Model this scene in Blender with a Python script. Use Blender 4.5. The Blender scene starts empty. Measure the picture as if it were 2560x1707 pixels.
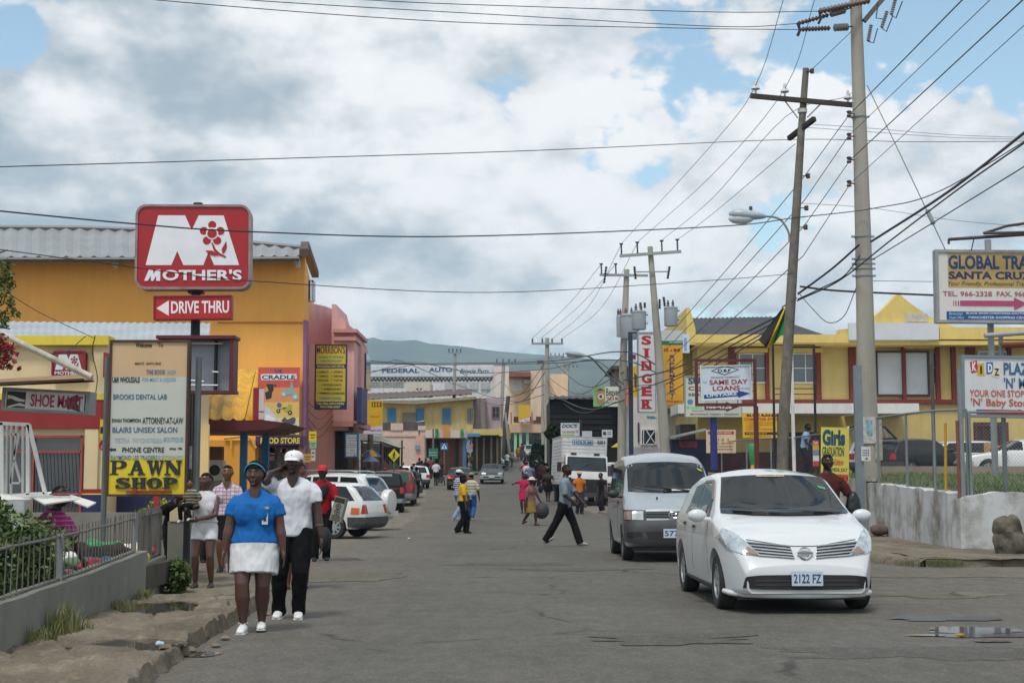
import bpy, bmesh, math, random
from mathutils import Vector, Matrix, noise
from mathutils.bvhtree import BVHTree
R = math.radians
random.seed(7)
sc = bpy.context.scene
COL = sc.collection
# ------------------------------------------------------------------ camera
FPX, CH, PITCH = 3600.0, 1.42, math.atan(350.5 / 3600.0)
cam = bpy.data.cameras.new('camera'); camo = bpy.data.objects.new('camera', cam); COL.objects.link(camo)
cam.sensor_width = 36.0; cam.lens = FPX / 2560 * 36.0; cam.clip_start = 0.1; cam.clip_end = 20000
camo.location = (0, 0, CH); camo.rotation_euler = (R(90) + PITCH, 0, 0)
sc.camera = camo
sc.view_settings.view_transform = 'Standard'; sc.view_settings.look = 'None'
sc.view_settings.gamma = 1; sc.view_settings.exposure = 0.25
sc.cycles.volume_bounces = 1
# ------------------------------------------------------------------ world and sun
SUN_EL, SUN_AZ = 62.0, 200.0          # azimuth measured clockwise from +Y
w = bpy.data.worlds.new('World'); sc.world = w; w.use_nodes = True
nt = w.node_tree; nt.nodes.clear(); N = nt.nodes; Lk = nt.links.new
def nd(t, **k):
 n = N.new(t)
 for a, b in k.items(): setattr(n, a, b)
 return n
def mth(op, a, b=None, c=None, clamp=False):
 n = nd('ShaderNodeMath', operation=op, use_clamp=clamp)
 for i, x in enumerate((a, b, c)):
  if x is None: continue
  if isinstance(x, (int, float)): n.inputs[i].default_value = x
  else: Lk(x, n.inputs[i])
 return n.outputs[0]
def ramp(x, a, b, lo=0.0, hi=1.0):
 n = nd('ShaderNodeMapRange', interpolation_type='SMOOTHSTEP')
 Lk(x, n.inputs[0])
 for i, v in zip((1, 2, 3, 4), (a, b, lo, hi)): n.inputs[i].default_value = v
 return n.outputs[0]
def mixc(f, a, b):
 n = nd('ShaderNodeMix', data_type='RGBA')
 if isinstance(f, (int, float)): n.inputs[0].default_value = f
 else: Lk(f, n.inputs[0])
 for i, x in ((6, a), (7, b)):
  if isinstance(x, tuple): n.inputs[i].default_value = (*x, 1)
  else: Lk(x, n.inputs[i])
 return n.outputs[2]
sky = nd('ShaderNodeTexSky', sky_type='NISHITA', sun_disc=False, sun_elevation=R(SUN_EL), sun_rotation=R(SUN_AZ), dust_density=1.2)
skyd = nd('ShaderNodeVectorMath', operation='SCALE'); Lk(sky.outputs[0], skyd.inputs[0]); skyd.inputs['Scale'].default_value = 1.0; skyt = nd('ShaderNodeVectorMath', operation='MULTIPLY'); Lk(skyd.outputs[0], skyt.inputs[0]); skyt.inputs[1].default_value = (1.08, 1.10, .95); skyd = skyt
tc = nd('ShaderNodeTexCoord'); DIR = tc.outputs['Generated']
def cloudnoise(off, scale, detail, rough, zs=1.7):
 m = nd('ShaderNodeMapping'); Lk(DIR, m.inputs[0]); m.inputs['Location'].default_value = off; m.inputs['Scale'].default_value = (1, 1, zs)
 n = nd('ShaderNodeTexNoise'); Lk(m.outputs[0], n.inputs['Vector'])
 n.inputs['Scale'].default_value = scale; n.inputs['Detail'].default_value = detail; n.inputs['Roughness'].default_value = rough
 return n.outputs['Fac']
def pixdir(px, py):
 u = (px - 1280) / FPX; v = (853.5 - py) / FPX
 return Vector((u, math.cos(PITCH) - v * math.sin(PITCH), math.sin(PITCH) + v * math.cos(PITCH))).normalized()
def blob(px, py, rad, amt):
 d = pixdir(px, py)
 n = nd('ShaderNodeVectorMath', operation='DOT_PRODUCT'); Lk(DIR, n.inputs[0]); n.inputs[1].default_value = d
 return ramp(n.outputs['Value'], math.cos(R(rad)), 1.0, 0.0, amt)
O1 = (1.37, 0.42, 2.1)
n1 = cloudnoise(O1, 6.5, 7, 0.57); n2 = cloudnoise((O1[0], O1[1], O1[2] + 0.035), 6.5, 5, 0.56)
n3 = cloudnoise((4.2, 7.7, 0.3), 2.6, 3, 0.5); n4 = cloudnoise((9.2, 1.7, 3.3), 17, 5, 0.6)
def puffs(off, scale):
 m = nd('ShaderNodeMapping'); Lk(DIR, m.inputs[0]); m.inputs['Location'].default_value = off; m.inputs['Scale'].default_value = (1, 1, 1.35)
 wn = nd('ShaderNodeTexNoise'); Lk(m.outputs[0], wn.inputs['Vector']); wn.inputs['Scale'].default_value = 14; wn.inputs['Detail'].default_value = 3
 wv = nd('ShaderNodeMix', data_type='RGBA'); wv.inputs[0].default_value = .045; Lk(m.outputs[0], wv.inputs[6]); Lk(wn.outputs['Color'], wv.inputs[7])
 v = nd('ShaderNodeTexVoronoi', feature='F1', normalize=True); Lk(wv.outputs[2], v.inputs['Vector']); v.inputs['Scale'].default_value = scale; v.inputs['Detail'].default_value = 2; v.inputs['Roughness'].default_value = .55; v.inputs['Lacunarity'].default_value = 2.3;
 return v.outputs['Distance']
v1 = puffs((0.3, 0.1, 0.0), 19)
rel = mth('SUBTRACT', n1, n2); relv = mth('SUBTRACT', 0.34, v1)
dens = mth('ADD', n1, mth('MULTIPLY', mth('SUBTRACT', 0.33, v1), 0.62))
dens = mth('ADD', dens, mth('MULTIPLY', mth('SUBTRACT', n4, 0.5), 0.24))
for b in [(2440, 110, 6.5, -.21), (2250, 40, 5, -.1), (1560, 400, 2.6, -.17), (1770, 250, 2.4, -.14), (30, 90, 1.6, -.18), (2030, 170, 2.6, -.14), (2050, 330, 3.2, .16), (2350, 420, 4.5, .2), (1560, 560, 3.2, .1), (900, 300, 12, .14), (300, 500, 9, .14), (700, 500, 9, .12), (250, 230, 3.5, .1), (2300, 800, 7, .06), (1100, 800, 8, .08)]:
 dens = mth('ADD', dens, blob(*b))
cov = ramp(dens, 0.405, 0.49)
lum = mth('ADD', mth('MULTIPLY', rel, 4.5), mth('MULTIPLY', mth('SUBTRACT', n3, 0.5), 1.5))
lum = mth('ADD', lum, mth('MULTIPLY', mth('SUBTRACT', n4, 0.5), 1.3))
lum = mth('ADD', lum, mth('MULTIPLY', relv, 1.7))
lum = mth('ADD', lum, 0.72)
for b in [(250, 470, 9, -.36), (40, 560, 6, -.2), (560, 250, 5, -.02), (900, 660, 5, -.4), (200, 250, 3.2, .7), (2080, 240, 4, .5), (2300, 330, 5, .35), (900, 200, 7, .3), (1300, 330, 7, .35), (1560, 520, 3, .45), (1850, 480, 4, .3), (1900, 700, 4, -.22), (1100, 560, 4, -.15)]:
 lum = mth('ADD', lum, blob(*b))
# lighter towards the thin edge of each cloud
lum = ramp(lum, -0.25, 1.55)
ccol = mixc(lum, (0.40, 0.48, 0.545), (1.0, 1.0, 1.0))
bg1 = nd('ShaderNodeBackground'); Lk(skyd.outputs[0], bg1.inputs[0]); bg1.inputs[1].default_value = 0.165
bg2 = nd('ShaderNodeBackground'); Lk(ccol, bg2.inputs[0]); bg2.inputs[1].default_value = 0.86
mx = nd('ShaderNodeMixShader'); Lk(cov, mx.inputs[0]); Lk(bg1.outputs[0], mx.inputs[1]); Lk(bg2.outputs[0], mx.inputs[2])
out = nd('ShaderNodeOutputWorld'); Lk(mx.outputs[0], out.inputs[0])
sl = bpy.data.lights.new('sun', 'SUN'); sl.energy = 1.9; sl.angle = R(12); sl.color = (1, .95, .87)
so = bpy.data.objects.new('sun', sl); COL.objects.link(so)
sd = Vector((math.sin(R(SUN_AZ)) * math.cos(R(SUN_EL)), math.cos(R(SUN_AZ)) * math.cos(R(SUN_EL)), math.sin(R(SUN_EL))))
so.rotation_euler = sd.to_track_quat('Z', 'Y').to_euler(); so.location = (0, 0, 60)
# ------------------------------------------------------------------ helpers
def P(px, py, Y):
 u = (px - 1280) / FPX; v = (853.5 - py) / FPX
 t = Y / (math.cos(PITCH) - v * math.sin(PITCH))
 return Vector((u * t, Y, CH + (math.sin(PITCH) + v * math.cos(PITCH)) * t))
ZG = [(-50, 0), (45, 0), (60, .12), (70, .35), (85, .75), (100, 1.25), (133, 2.5), (160, 3.8), (200, 5.5), (260, 7), (400, 8), (9000, 8)]
def zg(y):
 for (a, za), (b, zb) in zip(ZG, ZG[1:]):
  if y <= b:
   t = (y - a) / (b - a)
   return za + (zb - za) * t
 return ZG[-1][1]
def G(px, Y, dz=0.0):
 p = P(px, 1204, Y); return Vector((p.x, Y, zg(Y) + dz))
def lin(c):
 if isinstance(c, str):
  c = [int(c[i:i + 2], 16) / 255 for i in (0, 2, 4)]
  return tuple(x / 12.92 if x <= .04045 else ((x + .055) / 1.055) ** 2.4 for x in c)
 return c
MATS = {}
def M(col, rough=.6, var=.12, scale=4.0, bump=0.0, metal=0.0, dirt=0.0, spec=.5, coat=0.0, streak=0.0, dcol=(.10, .085, .065)):
 """procedural paint: base colour broken up by noise, optional dirt patches, vertical streaks and bump"""
 col = lin(col)
 key = (tuple(round(x, 4) for x in col), rough, var, scale, bump, metal, dirt, spec, coat, streak, dcol)
 if key in MATS: return MATS[key]
 m = bpy.data.materials.new('paint'); m.use_nodes = True
 t = m.node_tree; b = t.nodes['Principled BSDF']; L = t.links.new
 b.inputs['Roughness'].default_value = rough; b.inputs['Metallic'].default_value = metal
 b.inputs['Specular IOR Level'].default_value = spec; b.inputs['Coat Weight'].default_value = coat; b.inputs['Coat Roughness'].default_value = .05
 b.inputs['Base Color'].default_value = (*col, 1)
 MATS[key] = m
 if var <= 0 and bump <= 0 and dirt <= 0 and streak <= 0: return m
 tcn = t.nodes.new('ShaderNodeTexCoord')
 ge = t.nodes.new('ShaderNodeNewGeometry')
 def noi(s, d=5, r=.6, stretch=None):
  n = t.nodes.new('ShaderNodeTexNoise'); n.inputs['Scale'].default_value = s; n.inputs['Detail'].default_value = d; n.inputs['Roughness'].default_value = r
  if stretch:
   mp = t.nodes.new('ShaderNodeMapping'); mp.inputs['Scale'].default_value = stretch; L(ge.outputs['Position'], mp.inputs[0]); L(mp.outputs[0], n.inputs['Vector'])
  else: L(ge.outputs['Position'], n.inputs['Vector'])
  return n.outputs['Fac']
 def mix(f, a, bb):
  n = t.nodes.new('ShaderNodeMix'); n.data_type = 'RGBA'
  L(f, n.inputs[0])
  for i, x in ((6, a), (7, bb)):
   if isinstance(x, tuple): n.inputs[i].default_value = (*x, 1)
   else: L(x, n.inputs[i])
  return n.outputs[2]
 def rng(x, a, bb, lo, hi):
  n = t.nodes.new('ShaderNodeMapRange'); L(x, n.inputs[0])
  for i, v in zip((1, 2, 3, 4), (a, bb, lo, hi)): n.inputs[i].default_value = v
  return n.outputs[0]
 f = noi(scale)
 c = mix(rng(f, .3, .7, 0, 1), tuple(x * (1 - var) for x in col), tuple(min(1, x * (1 + var)) for x in col))
 if dirt > 0: c = mix(rng(noi(scale * .55, 8, .68), .48, .78, 0, dirt), c, dcol)
 if streak > 0: c = mix(rng(noi(1.6, 9, .7, (1.5, 1.5, .22)), .47, .75, 0, streak), c, dcol)
 L(c, b.inputs['Base Color'])
 if bump > 0:
  bn = t.nodes.new('ShaderNodeBump'); bn.inputs['Strength'].default_value = bump; bn.inputs['Distance'].default_value = .02
  L(noi(scale * 6, 6, .6), bn.inputs['Height']); L(bn.outputs[0], b.inputs['Normal'])
 return m
def emat(col, s):
 m = bpy.data.materials.new('lamp'); m.use_nodes = True; b = m.node_tree.nodes['Principled BSDF']
 b.inputs['Base Color'].default_value = (*lin(col), 1); b.inputs['Emission Color'].default_value = (*lin(col), 1); b.inputs['Emission Strength'].default_value = s
 return m
INV = {}
def tag(o, label=None, cat=None, group=None, kind=None):
 if label: o['label'] = label
 if cat: o['category'] = cat
 if group: o['group'] = group
 if kind: o['kind'] = kind
 return o
def thing(name, label, cat, loc=(0, 0, 0), rotz=0.0, group=None):
 o = bpy.data.objects.new(name, None); COL.objects.link(o); o.empty_display_size = .2
 o.location = loc; o.rotation_euler = (0, 0, rotz)
 INV[o.name] = (Matrix.Translation(Vector(loc)) @ Matrix.Rotation(rotz, 4, 'Z')).inverted()
 return tag(o, label, cat, group)
class MB:
 def __init__(s): s.v = []; s.f = []; s.m = []
 def add(s, vs, fs, mi=0):
  o = len(s.v); s.v += [tuple(x) for x in vs]; s.f += [tuple(i + o for i in f) for f in fs]; s.m += [mi] * len(fs); return s
 def box(s, x0, y0, z0, x1, y1, z1, mi=0, mat=None):
  vs = [(x, y, z) for z in (z0, z1) for y in (y0, y1) for x in (x0, x1)]
  if mat is not None: vs = [mat @ Vector(v) for v in vs]
  return s.add(vs, [(0, 2, 3, 1), (4, 5, 7, 6), (0, 1, 5, 4), (2, 6, 7, 3), (0, 4, 6, 2), (1, 3, 7, 5)], mi)
 def cbox(s, c, d, mi=0, rot=None):
  m = Matrix.Translation(Vector(c)) @ (rot.to_4x4() if rot is not None else Matrix.Identity(4))
  return s.box(-d[0] / 2, -d[1] / 2, -d[2] / 2, d[0] / 2, d[1] / 2, d[2] / 2, mi, m)
 def tube(s, pts, rad, n=8, cap=True, mi=0, flat=1.0, ref=None):
  """tube through pts; rad one value or one per point (or pairs); flat squashes along the second axis"""
  pts = [Vector(p) for p in pts]; k = len(pts)
  rs = rad if isinstance(rad, (list, tuple)) else [rad] * k
  rings = []; prev = Vector(ref) if ref is not None else None
  for i, p in enumerate(pts):
   t = (pts[min(i + 1, k - 1)] - pts[max(i - 1, 0)])
   if t.length < 1e-9: t = Vector((0, 0, 1))
   t.normalize()
   if prev is None: prev = Vector((1, 0, 0)) if abs(t.x) < .9 else Vector((0, 1, 0))
   a = prev - t * prev.dot(t)
   if a.length < 1e-6: a = t.orthogonal()
   a.normalize(); b = t.cross(a); prev = a
   r = rs[i]; ra, rb = (r if isinstance(r, (tuple, list)) else (r, r * flat))
   rings.append([p + a * (ra * math.cos(2 * math.pi * j / n)) + b * (rb * math.sin(2 * math.pi * j / n)) for j in range(n)])
  vs = [q for r in rings for q in r]
  fs = [(i * n + j, i * n + (j + 1) % n, (i + 1) * n + (j + 1) % n, (i + 1) * n + j) for i in range(k - 1) for j in range(n)]
  if cap: fs += [tuple(range(n))[::-1], tuple(range((k - 1) * n, k * n))]
  return s.add(vs, fs, mi)
 def limb(s, pts, rad, n=10, ref=None, round_ends=True):
  """tube with rounded ends"""
  pts = [Vector(p) for p in pts]; rs = [r if isinstance(r, (tuple, list)) else (r, r) for r in rad]
  if round_ends:
   d0 = (pts[0] - pts[1]).normalized(); d1 = (pts[-1] - pts[-2]).normalized()
   a, b = min(rs[0]), min(rs[-1])
   pts = [pts[0] + d0 * a * .95, pts[0] + d0 * a * .6] + pts + [pts[-1] + d1 * b * .6, pts[-1] + d1 * b * .95]
   sc_ = lambda r, k: (r[0] * k, r[1] * k)
   rs = [sc_(rs[0], .3), sc_(rs[0], .8)] + rs + [sc_(rs[-1], .8), sc_(rs[-1], .3)]
  return s.tube(pts, rs, n, True, 0, 1.0, ref)
 def ell(s, c, r, n=12, m=8, rot=None, mi=0):
  vs = []; c = Vector(c)
  for i in range(m + 1):
   th = math.pi * i / m
   for j in range(n):
    ph = 2 * math.pi * j / n
    v = Vector((r[0] * math.sin(th) * math.cos(ph), r[1] * math.sin(th) * math.sin(ph), r[2] * math.cos(th)))
    vs.append(c + (rot @ v if rot is not None else v))
  fs = [(i * n + j, (i + 1) * n + j, (i + 1) * n + (j + 1) % n, i * n + (j + 1) % n) for i in range(m) for j in range(n)]
  return s.add(vs, fs, mi)
 def prism(s, poly, y0, y1, mi=0, mat=None):
  """polygon in xz, extruded along y (front is y0); any simple polygon"""
  k = len(poly)
  area = sum(poly[i][0] * poly[(i + 1) % k][1] - poly[(i + 1) % k][0] * poly[i][1] for i in range(k))
  if area < 0: poly = poly[::-1]
  vs = [(x, y0, z) for x, z in poly] + [(x, y1, z) for x, z in poly]
  if mat is not None: vs = [mat @ Vector(v) for v in vs]
  return s.add(vs, [tuple(range(k)), tuple(range(2 * k - 1, k - 1, -1))] + [(i, i + k, (i + 1) % k + k, (i + 1) % k) for i in range(k)], mi)
 def lathe(s, prof, c=(0, 0, 0), n=20, mi=0, mat=None):
  """profile of (r,z) turned about z"""
  vs = []
  for r, z in prof:
   for j in range(n):
    a = 2 * math.pi * j / n; vs.append((c[0] + r * math.cos(a), c[1] + r * math.sin(a), c[2] + z))
  if mat is not None: vs = [mat @ Vector(v) for v in vs]
  fs = [(i * n + j, i * n + (j + 1) % n, (i + 1) * n + (j + 1) % n, (i + 1) * n + j) for i in range(len(prof) - 1) for j in range(n)]
  fs += [tuple(range(n))[::-1], tuple(range((len(prof) - 1) * n, len(prof) * n))]
  return s.add(vs, fs, mi)
 def grid(s, fn, nu, nv, mi=0):
  vs = [fn(i / nu, j / nv) for j in range(nv + 1) for i in range(nu + 1)]
  a = nu + 1
  return s.add(vs, [(j * a + i, j * a + i + 1, (j + 1) * a + i + 1, (j + 1) * a + i) for j in range(nv) for i in range(nu)], mi)
 def build(s, name, mats, parent=None, smooth=None, local=False):
  me = bpy.data.meshes.new(name); me.from_pydata(s.v, [], s.f); me.validate()
  mats = mats if isinstance(mats, (list, tuple)) else [mats]
  for m in mats: me.materials.append(m)
  if len(mats) > 1 and len(me.polygons) == len(s.m): me.polygons.foreach_set('material_index', s.m)
  if smooth is not None:
   me.polygons.foreach_set('use_smooth', [True] * len(me.polygons)); me.set_sharp_from_angle(angle=R(smooth))
  me.update()
  o = bpy.data.objects.new(name, me); COL.objects.link(o)
  if parent is not None: setpar(o, parent, local)
  return o
def setpar(o, parent, local=False):
 o.parent = parent
 if not local:
  p = parent
  while p is not None and p.name not in INV: p = p.parent
  if p is not None: o.matrix_parent_inverse = INV[p.name] if p is parent else Matrix.Identity(4)
def sub(o, parent):
 """sub-part: same coordinates as its part"""
 o.parent = parent; o.matrix_parent_inverse = Matrix.Identity(4); return o
def remesh(mb, name, mat, parent, voxel, smooth=4, wrinkle=0.0, wscale=14.0, sub_=0):
 """closed pieces fused into one continuous surface"""
 o = mb.build(name, mat)
 md = o.modifiers.new('r', 'REMESH'); md.mode = 'VOXEL'; md.voxel_size = voxel; md.use_smooth_shade = True
 if smooth:
  md = o.modifiers.new('s', 'SMOOTH'); md.factor = .5; md.iterations = smooth
 dg = bpy.context.evaluated_depsgraph_get(); dg.update()
 me = bpy.data.meshes.new_from_object(o.evaluated_get(dg)); old = o.data
 o.modifiers.clear(); o.data = me; me.name = name; bpy.data.meshes.remove(old)
 if wrinkle:
  nr = [v.normal.copy() for v in me.vertices]
  for v, n_ in zip(me.vertices, nr):
   q = v.co * wscale; q.z *= .55
   v.co += n_ * (noise.noise(q) + .5 * noise.noise(q * 2.1)) * wrinkle
  me.update()
 if not me.materials: me.materials.append(mat)
 if parent is not None: o.parent = parent
 return o
TXT = {}
def text_geo(st, bold=0.0, shear=0.0):
 """vertices (x,z in 0..1) and faces of a line of lettering"""
 k = (st, bold, shear)
 if k in TXT: return TXT[k]
 cu = bpy.data.curves.new('t', 'FONT'); cu.body = st; cu.size = 1; cu.offset = bold; cu.resolution_u = 3; cu.shear = shear; cu.extrude = .02
 o = bpy.data.objects.new('t', cu); COL.objects.link(o)
 dg = bpy.context.evaluated_depsgraph_get(); dg.update()
 me = bpy.data.meshes.new_from_object(o.evaluated_get(dg))
 vs = [v.co.copy() for v in me.vertices]; fs = [tuple(p.vertices) for p in me.polygons]
 bpy.data.objects.remove(o); bpy.data.curves.remove(cu); bpy.data.meshes.remove(me)
 x0 = min(v.x for v in vs); x1 = max(v.x for v in vs); z0 = min(v.y for v in vs); z1 = max(v.y for v in vs)
 TXT[k] = ([((v.x - x0) / (x1 - x0), (v.y - z0) / (z1 - z0), v.z / .02) for v in vs], fs)
 return TXT[k]
def put_text(mb, st, x0, z0, x1, z1, y=-.004, ex=.0015, bold=0.012, shear=0, slant=0.0, mat=None, mi=0):
 vs, fs = text_geo(st, bold, shear)
 q = [Vector((x0 + a * (x1 - x0), y - ex * c, z0 + b * (z1 - z0) + slant * a)) for a, b, c in vs]
 if mat is not None: q = [mat @ v for v in q]
 mb.add(q, fs, mi)
# ------------------------------------------------------------------ ground, road, pavements, hills
def col_ground():
 """dusty worn asphalt: patches, tyre-polished tone, fine aggregate, cracks"""
 def make(name, c1, c2, c3, crack, rough=.85, sc_=1.0, dust=False):
  m = bpy.data.materials.new(name); m.use_nodes = True
  t = m.node_tree; L = t.links.new; b = t.nodes['Principled BSDF']
  ge = t.nodes.new('ShaderNodeNewGeometry')
  def noi(s, d, r, st=(1, 1, 1)):
   mp = t.nodes.new('ShaderNodeMapping'); mp.inputs['Scale'].default_value = st; L(ge.outputs['Position'], mp.inputs[0])
   n = t.nodes.new('ShaderNodeTexNoise'); n.inputs['Scale'].default_value = s; n.inputs['Detail'].default_value = d; n.inputs['Roughness'].default_value = r
   L(mp.outputs[0], n.inputs['Vector']); return n.outputs['Fac']
  def rng(x, a, bb, lo, hi):
   n = t.nodes.new('ShaderNodeMapRange'); L(x, n.inputs[0])
   for i, v in zip((1, 2, 3, 4), (a, bb, lo, hi)): n.inputs[i].default_value = v
   return n.outputs[0]
  def mix(f, a, bb):
   n = t.nodes.new('ShaderNodeMix'); n.data_type = 'RGBA'; L(f, n.inputs[0])
   for i, x in ((6, a), (7, bb)):
    if isinstance(x, tuple): n.inputs[i].default_value = (*x, 1)
    else: L(x, n.inputs[i])
   return n.outputs[2]
  c = mix(rng(noi(.35 * sc_, 6, .6, (1, .5, 1)), .35, .65, 0, 1), c1, c2)
  c = mix(rng(noi(1.1 * sc_, 9, .7, (1, .6, 1)), .5, .72, 0, .8), c, c3)
  if dust:      # dry dust washed to both sides of the carriageway
   sx = t.nodes.new('ShaderNodeSeparateXYZ'); L(ge.outputs['Position'], sx.inputs[0])
   for a, bb in ((3.2, 8.5), (-1.2, -3.6)):
    mu = t.nodes.new('ShaderNodeMath'); mu.operation = 'MULTIPLY'; L(rng(sx.outputs['X'], a, bb, 0, 1), mu.inputs[0]); L(rng(noi(.8, 8, .7, (1, .5, 1)), .3, .62, .15, 1), mu.inputs[1])
    c = mix(mu.outputs[0], c, (.19, .165, .13))
  g = noi(34, 4, .75)
  c = mix(rng(noi(6, 7, .7, (1, .45, 1)), .42, .66, .35, 0), c, tuple(x * .35 for x in c1))
  c = mix(rng(g, .54, .7, 0, .5), c, (.26, .25, .23))
  c = mix(rng(g, .47, .32, 0, .65), c, tuple(x * .45 for x in c1))
  vo = t.nodes.new('ShaderNodeTexVoronoi'); vo.feature = 'DISTANCE_TO_EDGE'; vo.inputs['Scale'].default_value = crack
  nw = t.nodes.new('ShaderNodeTexNoise'); nw.inputs['Scale'].default_value = 1.3; nw.inputs['Detail'].default_value = 6; L(ge.outputs['Position'], nw.inputs['Vector'])
  ad = t.nodes.new('ShaderNodeMix'); ad.data_type = 'RGBA'; ad.inputs[0].default_value = .35; L(ge.outputs['Position'], ad.inputs[6]); L(nw.outputs['Color'], ad.inputs[7]); L(ad.outputs[2], vo.inputs['Vector'])
  gate = rng(noi(.5, 4, .6), .5, .6, 0, 1)
  cr = rng(vo.outputs['Distance'], .006, .018, .75, 0)
  mu = t.nodes.new('ShaderNodeMath'); mu.operation = 'MULTIPLY'; L(cr, mu.inputs[0]); L(gate, mu.inputs[1])
  c = mix(mu.outputs[0], c, (.03, .028, .025))
  L(c, b.inputs['Base Color']); b.inputs['Roughness'].default_value = rough
  b.inputs['Specular IOR Level'].default_value = .3
  bn = t.nodes.new('ShaderNodeBump'); bn.inputs['Strength'].default_value = .5; bn.inputs['Distance'].default_value = .012; L(noi(38, 6, .7), bn.inputs['Height'])
  b2 = t.nodes.new('ShaderNodeBump'); b2.inputs['Strength'].default_value = .5; b2.inputs['Distance'].default_value = .06; L(noi(3.5, 7, .65), b2.inputs['Height']); L(bn.outputs[0], b2.inputs['Normal'])
  L(b2.outputs[0], b.inputs['Normal'])
  return m
 return make
_mk = col_ground()
M_ASPH = _mk('asphalt', (.104, .099, .088), (.134, .127, .111), (.080, .077, .070), .55, dust=True)
M_DIRT = _mk('dusty_ground', (.215, .19, .155), (.165, .15, .125), (.26, .235, .195), .9, .95, 2.2)
M_WALK = _mk('worn_concrete', (.225, .19, .14), (.10, .083, .06), (.32, .28, .22), .8, .95, 3.2)
def sheet(name, left, right, dz, mat, ny=140, nx=14, y0=2.0, y1=230.0, amp=0.0, seed=0.0):
 def ev(tab, y):
  for (a, xa), (b, xb) in zip(tab, tab[1:]):
   if y <= b: t = max(0, (y - a) / (b - a)); return xa + (xb - xa) * t
  return tab[-1][1]
 def fn(u, v):
  y = y0 + (y1 - y0) * v ** 1.9
  xl, xr = ev(left, y), ev(right, y)
  e = .18 * noise.noise((y * .45, seed, 1.3))
  x = xl + e + (xr - xl) * u
  return (x, y, zg(y) + dz + amp * noise.noise((x * .7, y * .7, seed)))
 return tag(MB().grid(fn, nx, ny).build(name, mat, smooth=60), kind='structure')
# one ground sheet out to the horizon
xs = [-6000, -2500, -900, -300, -120, -60, -30, -15, 0, 15, 30, 60, 120, 300, 900, 2500, 6000]
ys = [-60, -20, 0, 20, 45, 60, 70, 85, 100, 116, 133, 146, 160, 180, 200, 230, 260, 320, 400, 900, 2500, 7000]
g = MB(); g.v = [(x, y, zg(y)) for y in ys for x in xs]
g.f = [(j * 17 + i, j * 17 + i + 1, (j + 1) * 17 + i + 1, (j + 1) * 17 + i) for j in range(len(ys) - 1) for i in range(16)]; g.m = [0] * len(g.f)
tag(g.build('ground', M_DIRT, smooth=60), kind='structure')
LEFT = [(2, -2.72), (15.2, -2.78), (17.5, -5.2), (24, -5.0), (36, -3.7), (52, -3.5), (70, -4.2), (100, -5.8), (133, -7.2), (160, -8.6), (230, -13)]
RIGHT = [(2, 30), (24.0, 30), (24.6, 6.6), (30, 6.3), (45, 5.2), (61, 3.3), (80, 2.7), (110, 1.9), (150, .8), (200, -1), (230, -3)]
sheet('road', LEFT, RIGHT, .006, M_ASPH, seed=2.0, nx=24)
# left pavement: broken concrete slab with a crumbling kerb, puddle hollows sunk into it
PUD_L = [((400, 1514), .44, .75, .085), ((330, 1602), .44, .42, .10)]
def pave(name, pts_in, pts_out, h, mat, y0, y1, n=110, m=26, rough=.02, seed=0, pud=()):
 def lerp(tab, y):
  for (a, xa), (b, xb) in zip(tab, tab[1:]):
   if y <= b: return xa + (xb - xa) * max(0, (y - a) / (b - a))
  return tab[-1][1]
 bm = MB()
 def fn(u, v):
  y = y0 + (y1 - y0) * v
  xi, xo = lerp(pts_in, y), lerp(pts_out, y)
  jag = .05 * noise.noise((y * 2.2, seed, 0)) + .03 * noise.noise((y * 7, seed, 5)) + .02 * noise.noise((y * 19, seed, 5))
  top = u <= .86
  uu = min(u / .86, 1)
  x = xo + (xi + jag - xo) * uu
  z = h + rough * noise.noise((x * 2.3, y * 2.3, seed)) + rough * .6 * noise.noise((x * 8, y * 8, seed)) + .25 * rough * noise.noise((x * 31, y * 31, seed))
  z -= .05 * max(0, noise.noise((y * 1.3, 3.3, seed)) - .1) * uu ** 6 + rough * 1.1 * max(0, .12 - abs(noise.noise((x * 1.6, y * 1.1, seed + 7)))) / .12 + rough * .5 * max(0, noise.noise((x * 5, y * 4, seed + 2)))
  for cx, cy, ra, rb, dp in pud:
   q = ((x - cx) / ra) ** 2 + ((y - cy) / rb) ** 2
   z -= dp * math.exp(-q * q * .8)
  if not top:
   k = (u - .86) / .14
   x += (xi - xo) / abs(xi - xo) * .045 * k + .02 * noise.noise((y * 9, k * 3, seed)) * k; z = z * (1 - k) - .01 * k
  z += zg(y) * (1 if top else 1 - 0 * k)
  return (x, y, z)
 bm.grid(fn, m, n)
 return tag(bm.build(name, mat, smooth=50), kind='structure')
def onz(px, py, z):
 v = (853.5 - py) / FPX; dz = math.sin(PITCH) + v * math.cos(PITCH); dy = math.cos(PITCH) - v * math.sin(PITCH)
 Y = (z - CH) * dy / dz; return P(px, py, Y)
pl = []
for (c, ra, rb, dp) in PUD_L:
 q = onz(c[0], c[1], .13); pl.append((q.x, q.y, ra, rb, dp))
q3 = onz(420, 1480, .13)
pave('pavement', [(5, -2.4), (9.3, -2.5), (12.6, -2.75), (15.5, -2.82), (17, -2.95)], [(5, -3.92), (11, -3.92), (19.5, -4.4)], .15, M_WALK, 5, 16.6, rough=.045, seed=4, pud=pl, n=260, m=44)
# a concrete apron where the pavement ends
sheet('driveway', [(16.2, -4.4), (19, -9), (24, -9), (27, -7)], [(16.2, -2.9), (19, -3.4), (24, -4.4), (27, -4.9)], .012, M_WALK, ny=30, nx=10, y0=16.2, y1=27, amp=.006, seed=5)
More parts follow.
